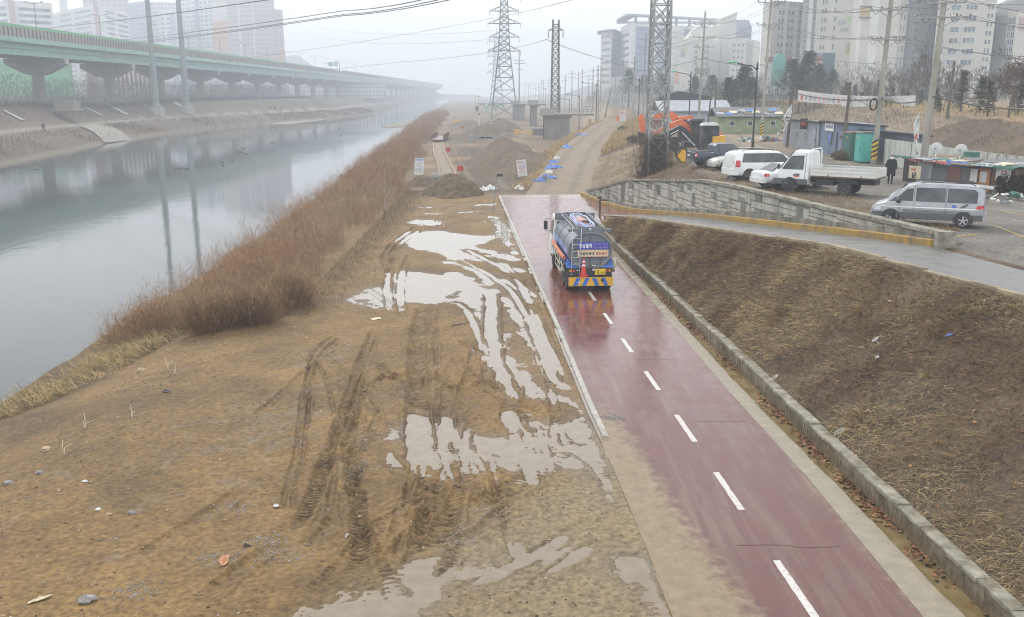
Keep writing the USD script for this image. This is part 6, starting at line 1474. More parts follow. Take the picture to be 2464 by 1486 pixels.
put('cab_guard', MB().tube([(.5, -.74, .75), (.5, -.74, 1.98), (.5, -.6, 2.05), (.5, .6, 2.05), (.5, .74, 1.98), (.5, .74, .75)], .035, 6), 'paint_white', T.t)
put('cargo_bed', MB().box(-2.5, .45, -.84, .84, .78, .86), 'cladding', T.t)
for sd in (-1, 1):
 ds = put('drop_side', MB().box(-2.5, .42, sd * .84 - .02, sd * .84 + .02, .86, 1.24).box(-2.5, .42, sd * .84 - .035, sd * .84 + .035, 1.02, 1.06).box(-2.5, .42, sd * .84 - .035, sd * .84 + .035, 1.2, 1.25), 'paint_offwhite', T.t)
 put('rusty_lower_edge', MB().box(-2.5, .42, sd * .84 - .03, sd * .84 + .03, .8, .86), 'rust_stain', ds)
 put('side_hinge', MB().box(-1.9, -1.86, sd * .84 - .04, sd * .84 + .04, .78, .95).box(-.4, -.36, sd * .84 - .04, sd * .84 + .04, .78, .95), 'rust_stain', ds)
put('tail_board', MB().box(-2.53, -2.49, -.84, .84, .86, 1.26), 'paint_offwhite', T.t); put('head_board', MB().box(.42, .46, -.84, .84, .86, 1.3), 'paint_offwhite', T.t)
put('chassis', MB().box(-2.4, .6, -.4, .4, .5, .76).box(-.6, .2, -.7, .7, .42, .7), 'black_steel', T.t)
T.wheels((1.42,), .33, .7, 'black', .19); T.wheels((-1.13,), .33, .7, 'steel', .19, arch=False)
put('mudguard', MB().lathe([(.38, -.1), (.4, -.1), (.4, .1), (.38, .1)], (-1.13, -.7, .33), 18, axis=1) if False else MB().bar((-1.7, -.7, .62), (-.7, -.7, .72), .04, .2).bar((-1.7, .7, .62), (-.7, .7, .72), .04, .2), 'black_steel', T.t)
for sd in (-1, 1):
 put('wing_mirror', MB().box(1.9, 1.96, sd * .98 - .08, sd * .98 + .08, 1.1, 1.35).bar((1.8, sd * .8, 1.15), (1.93, sd * .98, 1.2), .02), 'black_steel', T.t)
rr = on_ground(1800, 436, 40, 80); hd = 12.0
h = np.array([math.cos(math.radians(hd)), math.sin(math.radians(hd))]); nn = np.array([-h[1], h[0]])
cc = rr[:2] + h * 1.5 + nn * .85
V = Car('minivan', 'white minivan with dark tinted side glass, rear corner towards the wall', 'minivan', (*cc, gz(*cc) + .02), hd,
  [(-2.5, .42, .95, 1.3, .8, .62), (-2.42, .36, 1.05, 1.62, .9, .68), (-2.1, .32, 1.08, 1.74, .96, .76), (-.5, .3, 1.08, 1.8, .98, .78), (.6, .3, 1.06, 1.74, .98, .76), (1.6, .3, 1.03, 1.2, .96, .78), (2.2, .32, .88, .92, .88, .74), (2.5, .4, .64, .66, .7, .6)], 'paint_white')
V.side('side_glass', [(-2.0, 1.12), (1.3, 1.1), (.75, 1.6), (.3, 1.66), (-1.85, 1.66)], 'car_glass'); V.slab('windscreen', 1.6, 1.12, .8, .65, 1.7, .66, 'car_glass')
V.slab('rear_window', -2.44, 1.08, .76, -2.26, 1.62, .62, 'car_glass', off=.05)
V.side('tail_lamp', [(-2.44, .84), (-2.12, .86), (-2.1, 1.24), (-2.36, 1.24)], 'red_lamp', off=.025)
put('rear_bumper', MB().prism([(-2.2, -.95), (-2.52, -.86), (-2.6, 0), (-2.52, .86), (-2.2, .95)], 2, .34, .72), 'paint_white', V.t)
put('number_plate', MB().box(-2.56, -2.53, -.26, .26, .8, .92), 'plate_white', V.t)
for sd in (-1, 1):
 put('roof_rail', MB().tube([(-1.95, sd * .68, 1.78), (-1.7, sd * .7, 1.86), (-.1, sd * .72, 1.88), (.2, sd * .7, 1.8)], .022, 6), 'black_steel', V.t)
V.side('door_seam', [(-.5, .42), (-.486, .42), (-.486, 1.7), (-.5, 1.7)], 'cladding', off=.0115); V.side('door_handle', [(-.3, 1.0), (-.1, 1.0), (-.1, 1.03), (-.3, 1.03)], 'paint_white', off=.03)
V.wheels((-1.5, 1.5), .34, .86, 'alloy', .22)
rr = on_ground(1868, 456, 40, 80); hd = 14.0
h = np.array([math.cos(math.radians(hd)), math.sin(math.radians(hd))]); nn = np.array([-h[1], h[0]])
cc = rr[:2] + h * 1.3 + nn * .72
V = Car('saloon_car', 'white saloon car wedged between the white minivan and the flatbed truck', 'car', (*cc, gz(*cc) + .02), hd,
  [(-2.2, .42, .82, .86, .68, .6), (-2.1, .34, .88, .94, .78, .66), (-1.6, .3, .9, .98, .84, .66), (-1.0, .28, .92, 1.32, .85, .58), (-.4, .28, .92, 1.41, .85, .58), (.3, .28, .92, 1.38, .85, .58), (1.0, .28, .9, 1.0, .85, .68), (1.8, .3, .8, .84, .8, .68), (2.15, .36, .62, .64, .66, .58)], 'paint_white')
V.side('side_glass', [(-1.1, .97), (-.28, .97), (-.28, 1.32), (-.75, 1.3)], 'car_glass'); V.side('side_glass', [(-.22, .97), (.75, .97), (.3, 1.28), (-.22, 1.32)], 'car_glass')
V.slab('rear_window', -1.62, .98, .66, -.98, 1.34, .52, 'car_glass', off=.03); V.slab('windscreen', 1.0, .98, .68, .32, 1.38, .52, 'car_glass', off=.03)
V.side('tail_lamp', [(-2.16, .7), (-1.8, .72), (-1.86, .86), (-2.1, .88)], 'red_lamp', off=.03); V.side('turn_lamp', [(-1.99, .74), (-1.86, .74), (-1.9, .82), (-1.99, .82)], 'amber_lamp', off=.034)
put('rear_bumper', MB().prism([(-2.0, -.8), (-2.24, -.7), (-2.3, 0), (-2.24, .7), (-2.0, .8)], 2, .34, .6), 'paint_white', V.t)
V.wheels((-1.3, 1.3), .3, .72, 'cap', .19)
loc, rot, k = park((1738, 411), (1818, 413), 2.6, .72); print('champ', loc, rot, k)
V = Car('saloon_car', 'champagne silver saloon nosing left towards the grass edge', 'car', loc, 180 + 4,
  [(-2.2, .4, .84, .88, .7, .6), (-1.7, .3, .9, .98, .84, .66), (-1.1, .28, .92, 1.3, .85, .58), (-.4, .28, .92, 1.41, .85, .58), (.3, .28, .92, 1.38, .85, .58), (1.05, .28, .9, .98, .85, .7), (1.8, .3, .78, .82, .8, .68), (2.1, .34, .66, .69, .7, .6), (2.2, .4, .52, .54, .6, .52)], 'paint_champagne')
V.side('side_glass', [(-1.1, .97), (-.28, .97), (-.28, 1.32), (-.75, 1.3)], 'car_glass'); V.side('side_glass', [(-.22, .97), (.75, .97), (.3, 1.28), (-.22, 1.32)], 'car_glass')
V.slab('windscreen', 1.04, .98, .7, .32, 1.38, .52, 'car_glass', off=.03); V.slab('rear_window', -1.62, .98, .66, -.98, 1.34, .52, 'car_glass', off=.03)
V.side('headlamp', [(1.72, .58), (2.08, .54), (1.98, .72), (1.74, .74)], 'clear_lamp', off=.02); V.side('turn_lamp', [(1.72, .6), (1.82, .6), (1.82, .7), (1.72, .7)], 'amber_lamp', off=.024)
put('front_bumper', MB().prism([(1.95, -.8), (2.18, -.66), (2.27, 0), (2.18, .66), (1.95, .8)], 2, .3, .5), 'paint_champagne', V.t)
V.side('door_seam', [(-.26, .4), (-.248, .4), (-.248, .95), (-.26, .95)], 'black_steel', off=.0115); V.side('sill', [(-1.0, .28), (1.0, .28), (1.0, .36), (-1.0, .36)], 'cladding', off=.012)
for sd in (-1, 1): put('wing_mirror', MB().tm(trimesh.creation.icosphere(2, .09)).move((.75, sd * .92, .98)), 'paint_champagne', V.t)
V.wheels((-1.3, 1.3), .3, .73, 'alloy', .19)
rr = on_ground(1703, 405, 40, 90); hd = 9.0
h = np.array([math.cos(math.radians(hd)), math.sin(math.radians(hd))]); nn = np.array([-h[1], h[0]])
cc = rr[:2] + h * 1.45 + nn * .8
V = Car('pickup_truck', 'dark blue-grey double cab pickup with its tail towards the lattice tower', 'pickup truck', (*cc, gz(*cc) + .02), hd,
  [(-2.55, .5, 1.02, 1.06, .8, .72), (-2.48, .42, 1.06, 1.1, .88, .8), (-1.05, .4, 1.08, 1.12, .92, .84), (-1.0, .4, 1.08, 1.55, .92, .7), (-.75, .4, 1.08, 1.7, .92, .68), (.4, .4, 1.06, 1.72, .92, .68), (1.3, .4, 1.02, 1.12, .92, .76), (2.2, .4, .92, .96, .86, .74), (2.5, .46, .7, .72, .7, .6)], 'paint_navy')
V.side('side_glass', [(-.75, 1.13), (-.15, 1.13), (-.15, 1.6), (-.68, 1.58)], 'car_glass'); V.side('side_glass', [(-.08, 1.13), (1.0, 1.12), (.45, 1.58), (-.08, 1.6)], 'car_glass')
V.side('tail_lamp', [(-2.52, .76), (-2.3, .78), (-2.3, 1.06), (-2.46, 1.08)], 'red_lamp', off=.03); V.side('reverse_lamp', [(-2.48, .86), (-2.36, .86), (-2.36, .94), (-2.48, .94)], 'white_print', off=.034)
put('rear_bumper', MB().prism([(-2.3, -.88), (-2.58, -.8), (-2.64, 0), (-2.58, .8), (-2.3, .88)], 2, .42, .66), 'cladding', V.t)
put('tail_gate', MB().box(-2.6, -2.55, -.72, .72, .68, 1.08), 'paint_navy', V.t); put('number_plate', MB().box(-2.63, -2.605, -.26, .26, .8, .92), 'plate_white', V.t)
put('bed_opening', MB().box(-2.4, -1.12, -.74, .74, 1.125, 1.16), 'black_steel', V.t); V.slab('cab_rear_window', -1.0, 1.16, .6, -.8, 1.62, .55, 'car_glass', off=.04)
V.side('door_seam', [(-.98, .5), (-.966, .5), (-.966, 1.1), (-.98, 1.1)], 'black_steel', off=.0115)
V.wheels((-1.45, 1.5), .37, .84, 'alloy', .24)
p = on_ground(1795, 366, 60, 120)
t = thing('board_stack', 'pale boards stacked on the yard behind the pickup', 'boards', p)
for i in range(5):
 put('board', MB().box(-1.6, 1.6, -.3 + .05 * i, .25, .04 + .07 * i, .1 + .07 * i).move(rotz=4 * i), 'wood_plank' if i % 2 else 'plate_white', t)
def at_plane(pts, Y):
 return [(float(p[0]), float(p[2])) for p in (at_y(x, y, Y) for x, y in pts)]
def excavator(label, Y, boom, arm, cab, roof, body, weight, mats, bucket=None, wheels_px=(), ram=None, blade=None):
 t = thing('excavator', label, 'excavator', (0, 0, 0))
 w = .22
 put('boom', MB().prism(at_plane(boom, Y), 1, Y - w, Y + w), mats[0], t)
 if arm: put('arm', MB().prism(at_plane(arm, Y), 1, Y - .18, Y + .18), mats[1], t)
 if bucket: put('bucket', MB().prism(at_plane(bucket, Y), 1, Y - .4, Y + .4), 'black_steel', t)
 c = put('cab', MB().prism(at_plane(cab, Y - .3), 1, Y - .75, Y + .35), 'black_steel', t)
 x0, x1 = min(p[0] for p in cab), max(p[0] for p in cab); y0, y1 = min(p[1] for p in cab), max(p[1] for p in cab)
 gw = lambda a, b: MB().prism(at_plane([(x0 + (x1 - x0) * a, y0 + (y1 - y0) * .62), (x0 + (x1 - x0) * b, y0 + (y1 - y0) * .62), (x0 + (x1 - x0) * b, y0 + (y1 - y0) * .1), (x0 + (x1 - x0) * (a + .02), y0 + (y1 - y0) * .1)], Y - .76), 1, Y - .775, Y - .755)
 put('cab_window', gw(.14, .52), 'car_glass', c); put('cab_window', gw(.58, .92), 'car_glass', c)
 put('cab_roof', MB().prism(at_plane(roof, Y - .3), 1, Y - .8, Y + .4), mats[3], c)
 if body: put('engine_cover', MB().prism(at_plane(body, Y), 1, Y - .8, Y + .9), mats[2], t)
 if weight: put('counterweight', MB().prism(at_plane(weight, Y), 1, Y - .9, Y + .95), mats[2], t)
 if ram:
  for a, b in ram:
   pa, pb = at_plane([a, b], Y - .3)
   put('ram', MB().tube([(pa[0], Y - .32, pa[1]), (pb[0], Y - .32, pb[1])], .05, 8), 'chrome', t)
 for (px, py, r, st) in wheels_px:
  c0 = at_y(px, py, Y - .9)
  wheel(t, c0, r, .35, -1, st)
 zb = gz(at_y((x0 + x1) / 2, y1, Y)[0], Y)
 put('undercarriage', MB().box(at_y(x0 - 18, y1, Y)[0], at_y(x1 + 4, y1, Y)[0], Y - .8, Y + .8, zb + .45, float(at_y(x0, y1, Y)[2]) + .02), 'black_steel', t)
 if blade: put('dozer_blade', MB().prism(at_plane(blade, Y - .8), 1, Y - 1.2, Y + .6), 'paint_yellow', t)
 return t
excavator('orange excavator with a stub cab roof and red side cover, rearmost of three', 92, [(1562, 285), (1578, 274), (1606, 268), (1618, 269), (1630, 278), (1641, 306), (1630, 306), (1612, 284), (1568, 294)], [(1536, 282), (1541, 274), (1547, 276), (1552, 300), (1551, 324), (1545, 325), (1538, 305)],
          [(1633, 289), (1662, 289), (1664, 330), (1632, 330)], [(1630, 287), (1634, 281), (1662, 279), (1668, 284), (1668, 290)], [(1664, 300), (1700, 300), (1700, 330), (1664, 330)], [(1564, 289), (1589, 289), (1589, 306), (1566, 307)], ('paint_orange', 'paint_orange', 'brick_red', 'paint_orange'),
          bucket=[(1535, 318), (1552, 322), (1550, 345), (1538, 348), (1533, 335)], ram=[((1575, 292), (1612, 290))])
excavator('orange excavator with a dark cab, its boom reaching left behind the tower', 85, [(1608, 298), (1637, 288), (1650, 293), (1676, 328), (1664, 334), (1640, 306), (1612, 310)], [(1612, 299), (1612, 310), (1570, 327), (1566, 320)],
          [(1660, 291), (1690, 290), (1690, 342), (1668, 342)], [(1656, 292), (1660, 287), (1692, 286), (1694, 290)], None, [(1688, 318), (1732, 318), (1736, 328), (1734, 345), (1688, 345)], ('paint_orange', 'paint_orange', 'paint_orange', 'cladding'),
          wheels_px=((1622, 352, .5, 'steel'), (1690, 352, .5, 'steel')), ram=[((1634, 310), (1660, 338))])
excavator('black and yellow wheeled excavator in front of the two orange ones', 79, [(1608, 317), (1634, 302), (1646, 306), (1676, 335), (1670, 348), (1640, 322), (1630, 318), (1610, 330)], [(1612, 314), (1614, 327), (1585, 338), (1583, 330)],
          [(1690, 302), (1728, 302), (1729, 362), (1684, 362)], [(1687, 303), (1691, 297), (1722, 296), (1729, 302)], [(1710, 328), (1740, 326), (1741, 333), (1741, 348), (1710, 348)], None, ('black_steel', 'black_steel', 'paint_yellow', 'plate_white'),
          wheels_px=((1640, 369, .55, 'yellow'), (1700, 368, .55, 'yellow')), ram=[((1640, 318), (1672, 352)), ((1634, 314), (1612, 324))], blade=[(1628, 376), (1640, 360), (1648, 362), (1650, 388), (1640, 390)])
# ------------------------------------------------------------------ the water tanker on the red path
TANK = thing('water_tanker', 'grey and blue water tanker truck driving away on the wet red path', 'tanker truck', (3.66, 41.55, 0), 90 + 3.7)
W2 = 1.04
def ell(x, a, b, zc, n=36):
 return [(x, a * math.cos(t), zc + b * math.sin(t)) for t in np.linspace(0, 2 * math.pi, n, endpoint=False)]
q = MB(); n = 36; rows = []
for x, s in ((.52, .86), (.46, .95), (.47, 1.0), (6.2, 1.0), (6.24, .95), (6.18, .86)):
 rows += ell(x, W2 * s, .89 * s, 1.88)
q.add(rows, [(i * n + j, i * n + (j + 1) % n, (i + 1) * n + (j + 1) % n, (i + 1) * n + j) for i in range(5) for j in range(n)])
c0 = len(rows); q.add(rows[:n] + [(.56, 0, 1.88)], [(n, j, (j + 1) % n) for j in range(n)]); q.add(rows[-n:] + [(6.14, 0, 1.88)], [(n, (j + 1) % n, j) for j in range(n)])
tank = put('tank', q, 'truck_grey', TANK, smooth=30)
for sd in (-1, 1):
 a = np.radians([-22, -14, -6, 2, 8]); v = [(x, sd * (W2 + .008) * math.cos(t), 1.88 + .898 * math.sin(t)) for x in (.5, 6.15) for t in a]
 f = [(i, i + 1, 6 + i, 5 + i) for i in range(4)]
 put('blue_band', (v, f), 'paint_blue', tank)
 lettering(tank, '배차', 'white_print', (4.2 if sd < 0 else 1.6, sd * (W2 + .012), 1.68), (1 if sd < 0 else -1, 0, 0), (0, 0, 1), .2)
put('end_rim', MB().tube([(.5, W2 * .985 * math.cos(t), 1.88 + .89 * .985 * math.sin(t)) for t in np.linspace(0, 2 * math.pi, 40)], .022, 6), 'truck_grey', tank)
put('weld_seam', MB().box(.505, .52, -.012, .012, 1.02, 2.66), 'rust_stain', tank); put('rust_run', MB().box(.5, .518, -.53, -.5, 1.2, 1.68), 'rust_stain', tank)
for x in (2.3, 4.2):
 put('tank_band', MB().tube([(x, (W2 + .004) * math.cos(t), 1.88 + .894 * math.sin(t)) for t in np.linspace(0, 2 * math.pi, 40)], .02, 5), 'truck_grey', tank)
hop = put('hopper_tray', MB().box(.62, 6.1, -.58, -.55, 2.6, 3.0).box(.62, 6.1, .55, .58, 2.6, 3.0).box(.6, .64, -.58, .58, 2.55, 3.0).box(6.08, 6.12, -.58, .58, 2.55, 3.0).box(.66, 6.06, -.545, .545, 2.72, 2.76), 'truck_grey', TANK)
put('tray_floor', MB().box(.68, 6.04, -.54, .54, 2.765, 2.78), 'brick_red', hop)
for sd in (-1, 1):
 put('walkway_wing', MB().box(.62, .72, sd * .6, sd * 1.02, 2.78, 2.92) if sd > 0 else MB().box(.62, .72, -1.02, -.6, 2.78, 2.92), 'truck_grey', hop)
 put('front_wing', MB().box(5.95, 6.05, min(sd * .6, sd * 1.04), max(sd * .6, sd * 1.04), 2.6, 2.98), 'truck_grey', hop)
 put('handrail', MB().tube([(.8, sd * .72, 2.74), (.8, sd * .72, 2.95), (5.8, sd * .72, 2.95), (5.8, sd * .72, 2.74)], .016, 5), 'chrome', hop)
put('work_lamp', MB().cyl((.58, 0, 2.9), (.5, 0, 2.88), .06), 'clear_lamp', hop)
sg = put('name_board', MB().box(.44, .458, -.86, .58, 1.98, 2.31), 'sign_blue', TANK, label='blue board with the business name and telephone numbers')
lettering(sg, '강남물차', 'white_print', (.438, .52, 2.06), (0, -1, 0), (0, 0, 1), .2, width=.62)
lettering(sg, '02-471-0256', 'pink_print', (.438, -.16, 2.185), (0, -1, 0), (0, 0, 1), .082, width=.66)
lettering(sg, '011-252-0814', 'pink_print', (.438, -.16, 2.03), (0, -1, 0), (0, 0, 1), .082, width=.66)
sg = put('warning_board', MB().box(.44, .458, -.86, .58, 1.62, 1.955), 'cream_board', TANK, label='cream warning board with red hatched borders')
lettering(sg, '작업반경내', 'black_print', (.438, .5, 1.725), (0, -1, 0), (0, 0, 1), .13, width=.7)
lettering(sg, '접근금지', 'red_print', (.438, -.27, 1.725), (0, -1, 0), (0, 0, 1), .13, width=.54)
for z in (1.925, 1.632):
 for i in range(8):
  y = .54 - i * .178
  put('hatch', MB().prism([(y, z), (y - .09, z), (y - .13, z + .022), (y - .04, z + .022)], 0, .4365, .44), 'red_print', sg)
lad = put('ladder', MB().tube([(.36, .88, .75), (.34, .86, 2.0), (.5, .82, 3.05)], .02, 6).tube([(.36, .5, .75), (.34, .46, 2.0), (.5, .42, 2.95)], .02, 6), 'chrome', TANK)
for z in (1.0, 1.3, 1.6, 1.9, 2.2, 2.5):
 put('rung', MB().tube([(.36, .88 - (z - .75) * .01, z), (.36, .5 - (z - .75) * .03, z)], .014, 5), 'chrome', lad)
put('chassis', MB().box(.3, 7.9, -.4, .4, .62, .95), 'black_steel', TANK)
for x in (.62, 3.2, 5.6):
 put('saddle', MB().prism([(-1.06, 1.45), (-1.02, 1.5), (-.7, 1.14), (-.3, .98), (.3, .98), (.7, 1.14), (1.02, 1.5), (1.06, 1.45), (1.06, 1.1), (.5, .78), (-.5, .78), (-1.06, 1.1)], 0, x - .12, x + .06), 'paint_blue', TANK)
put('rear_panel', MB().box(.36, .42, -1.03, 1.03, .74, 1.12), 'black_steel', TANK)
for sd in (-1, 1):
 put('mudguard', MB().prism([(.5, 1.1), (.6, 1.2), (2.6, 1.2), (2.75, .95), (2.8, .95), (2.65, 1.26), (.55, 1.26), (.42, 1.12)], 1, min(sd * .55, sd * 1.1), max(sd * .55, sd * 1.1)), 'paint_blue', TANK)
 fl = put('mudflap', MB().box(.38, .4, min(sd * .5, sd * 1.05), max(sd * .5, sd * 1.05), .3, .75), 'tyre', TANK)
 put('side_locker', MB().box(3.2, 4.6, min(sd * .62, sd * 1.06), max(sd * .62, sd * 1.06), .55, 1.05), 'black_steel', TANK)
 put('side_rail', MB().tube([(2.9, sd * 1.08, .55), (3.1, sd * 1.1, .5), (4.9, sd * 1.1, .5), (5.1, sd * 1.08, 1.05)], .02, 5).tube([(2.95, sd * 1.1, .85), (4.95, sd * 1.1, .85)], .02, 5), 'cream_board', TANK)
 lp = put('tail_lamp', MB().box(.32, .37, min(sd * .68, sd * 1.0), max(sd * .68, sd * 1.0), .92, 1.06), 'black_steel', TANK)
 put('red_lens', MB().cyl((.33, sd * .77, .99), (.3, sd * .77, .99), .06, sides=14), 'red_lamp', lp); put('amber_lens', MB().cyl((.33, sd * .92, .99), (.3, sd * .92, .99), .06, sides=14), 'amber_lamp', lp)
 wheel(TANK, (.98, sd * .93, .46), .46, .26, sd, 'steel'); wheel(TANK, (.98, sd * .62, .46), .46, .26, sd, 'steel')
 wheel(TANK, (2.05, sd * .93, .46), .46, .26, sd, 'steel'); wheel(TANK, (2.05, sd * .62, .46), .46, .26, sd, 'steel'); wheel(TANK, (6.75, sd * .92, .46), .46, .26, sd, 'steel')
lettering(TANK, 'MYLE', 'cladding', (.378, 1.0, .42), (0, -1, 0), (0, 0, 1), .07)
bp = put('rear_bumper', MB().box(.0, .1, -1.03, 1.03, .33, .73), 'paint_yellow', TANK, label='rear bumper with yellow and blue hazard stripes')
for y0, d in ((.84, 1), (.42, 1), (-.2, -1), (-.62, -1), (.02, 0)):
 if d: put('blue_stripe', MB().prism([(y0, .345), (y0 - .2, .345), (y0 - .2 - d * .16, .715), (y0 - d * .16, .715)], 0, -.006, 0.0), 'paint_blue', bp)
for y, z in ((.55, .5), (-.53, .6)):
 put('bumper_lamp', MB().cyl((0, y, z), (-.04, y, z), .062, sides=14), 'clear_lamp' if y > 0 else 'black_steel', bp)
pl = put('number_plate', MB().box(.27, .3, -.72, -.22, .8, 1.08), 'plate_yellow', TANK)
lettering(pl, '5226', 'black_print', (.268, -.31, .825), (0, -1, 0), (0, 0, 1), .12, width=.38); lettering(pl, '서울', 'black_print', (.268, -.34, .98), (0, -1, 0), (0, 0, 1), .06) if '울' in GLYPHS else lettering(pl, '경', 'black_print', (.268, -.34, .98), (0, -1, 0), (0, 0, 1), .06)
put('outlet_pipe', MB().tube([(.5, -.1, 1.25), (.3, -.1, 1.25), (.28, -.25, 1.22), (.28, -.27, 1.0)], .03, 8), 'chrome', TANK)
put('valve', MB().tm(trimesh.creation.icosphere(2, .08)).move((.32, -.16, 1.02)), 'alloy', TANK)
C = Car.__new__(Car); C.t = TANK
C.st = np.array([(6.45, .7, 1.7, 2.55, 1.06, .96), (6.55, .62, 1.7, 2.72, 1.1, .98), (7.7, .55, 1.65, 2.76, 1.12, .98), (8.05, .5, 1.6, 2.5, 1.12, .98), (8.25, .5, 1.5, 1.75, 1.1, 1.02), (8.32, .6, 1.2, 1.25, 1.04, .98)])
C.body('paint_white');
C.side('side_glass', [(6.75, 1.75), (7.95, 1.7), (7.75, 2.42), (6.75, 2.48)], 'car_glass'); C.slab('windscreen', 8.24, 1.78, .98, 8.02, 2.5, .88, 'car_glass', off=.02)
put('cab_rear_window', MB().box(6.425, 6.44, -.6, .6, 1.95, 2.4), 'car_glass', TANK)
C.side('door_seam', [(6.7, .8), (6.714, .8), (6.714, 2.5), (6.7, 2.5)], 'black_steel', off=.0115)
for sd in (-1, 1):
 put('cab_mirror', MB().box(7.9, 8.0, min(sd * 1.22, sd * 1.42), max(sd * 1.22, sd * 1.42), 1.85, 2.3).tube([(7.95, sd * 1.05, 2.45), (7.95, sd * 1.32, 2.4), (7.95, sd * 1.32, 1.8), (7.95, sd * 1.1, 1.75)], .018, 5), 'black_steel', TANK)
 put('cab_step', MB().box(6.5, 7.4, min(sd * .9, sd * 1.1), max(sd * .9, sd * 1.1), .5, .62), 'black_steel', TANK)
put('air_stack', MB().tube([(6.35, .8, 1.1), (6.35, .8, 2.5)], .08, 8), 'black_steel', TANK)
mat('orange_sheet', (.55, .17, .06), (.45, .13, .05), rough=.7)
mat('hose_pale', (.5, .47, .38), (.36, .33, .26), rough=.6); mat('hose_blue', (.4, .48, .7), (.3, .36, .55), rough=.5)
TM = np.array(UsdGeom.Xformable(TANK).ComputeLocalToWorldTransform(Usd.TimeCode.Default()))
def on_truck(p):
 return (np.append(np.asarray(p, float), 1) @ TM)[:3]
def carried(name, label, cat, q, m, kids=(), smooth=False):
 q.v = [(np.c_[v, np.ones(len(v))] @ TM)[:, :3] for v in q.v]
 return put(name, q, m, None, label, cat, smooth=smooth)
q = MB().tube([(1.2, 1.12, 1.46), (3, 1.14, 1.44), (5.9, 1.13, 1.5)], [.09, .1, .08], 8)
carried('rolled_sheet', 'orange sheet rolled along the left flank of the tanker', 'sheet', q, 'orange_sheet')
s_ = np.linspace(0, 1, 46)
q = MB().tube(np.stack([1.0 + 4.8 * s_, 1.2 + .05 * np.sin(s_ * 31), 1.3 + .16 * np.sin(s_ * 17) - .25 * (1 - s_) ** 3], 1), .022, 5).tube(np.stack([1.2 + .25 * np.sin(s_ * 25), 1.18 + .06 * np.cos(s_ * 30), 1.2 - .35 * s_], 1), .022, 5)
carried('hose', 'pale hose looped along the left flank of the tanker', 'hose', q, 'hose_pale')
t_ = np.linspace(0, 5 * math.pi, 80)
q = MB().tube(np.stack([.95 + .1 * t_ / 15, -1.14 - .02 * np.sin(t_ * 3) - .12 * (t_ / 15.7), 1.12 + .0 * t_], 1) + np.stack([.33 * np.cos(t_), 0 * t_, .3 * np.sin(t_)], 1), .04, 6)
carried('hose', 'cream hose coil hung on the right rear of the tanker', 'hose', q, 'hose_pale')
q = MB()
for k in range(3):
 t_ = np.linspace(0, 2 * math.pi, 50)
 q.tube(np.stack([3.4 + (2.3 - .22 * k) * np.cos(t_), (.44 - .07 * k) * np.sign(np.sin(t_)) * np.abs(np.sin(t_)) ** .5, 2.93 + .04 * k + .03 * np.sin(t_ * 5 + k)], 1), .03, 6)
carried('hose', 'pale blue hose coiled in the tray on top of the tanker', 'hose', q, 'hose_blue')
rg = np.random.default_rng(33); q = MB()
P = rg.uniform(-1, 1, (14, 2));
q.tube(np.stack([3.4 + 1.9 * np.sin(np.linspace(0, 11, 90)), .28 * np.sin(np.linspace(0, 23, 90)), 2.86 + .05 * np.sin(np.linspace(0, 31, 90))], 1), .055, 6)
carried('hose', 'flat orange fire hose heaped inside the tanker tray', 'hose', q, 'orange_sheet')
q = MB()
for i in range(4):
 carried('white_tube', 'short white tube in the tanker tray, ' + ('rearmost', 'second from the rear', 'third from the rear', 'foremost')[i], 'tube', MB().box(3.6 + i * .45, 3.68 + i * .45, -.3 + .05 * i, .12, 2.9, 2.95), 'white_print')
pass
mat('cone_red', (.55, .05, .04), (.45, .04, .03), rough=.5)
p = on_truck((.2, .32, .735))
cone = thing('traffic_cone', 'red traffic cone with two white bands standing on the tanker bumper', 'traffic cone', p)
put('cone_body', MB().lathe([(.15, .05), (.035, .86), (0, .87)], sides=20), 'cone_red', cone); put('cone_base', MB().prism([(-.19, -.15), (-.15, -.19), (.15, -.19), (.19, -.15), (.19, .15), (.15, .19), (-.15, .19), (-.19, .15)], 2, 0, .055), 'cone_red', cone)
for z0, z1 in ((.5, .58), (.68, .75)):
 r = lambda z: .15 - (z - .05) / .81 * .115 + .004
 put('white_band', MB().lathe([(r(z0), z0), (r(z1), z1)], sides=20), 'white_print', cone)
# ------------------------------------------------------------------ towers, poles, lamps, wires
mat('galvanised', (.31, .31, .3), (.2, .195, .185), rough=.6, metal=.25, scale=3, detail=6, lo=.35, hi=.6)
mat('dull_steel', (.15, .14, .13), (.1, .09, .085), rough=.7, metal=.2, scale=3)
mat('pylon_green', (.15, .2, .185), (.11, .15, .14), rough=.6, scale=2)
mat('pole_concrete', (.33, .31, .265), (.22, .2, .17), rough=.9, scale=1.5, detail=6, stretch=(1, 1, .25))
mat('pole_wood', (.14, .115, .085), (.085, .068, .05), rough=.95, scale=2.5, detail=6, stretch=(1, 1, .2))
mat('lamp_black', (.03, .026, .024), (.02, .018, .016), rough=.45, scale=4)
mat('lamp_green', (.06, .42, .2), (.04, .34, .15), rough=.35, scale=3)
mat('wire', (.03, .03, .032), rough=.6)
mat('porcelain', (.22, .2, .19), rough=.3)
mat('hazard_yellow', (.62, .42, .03), (.5, .34, .04), rough=.6)
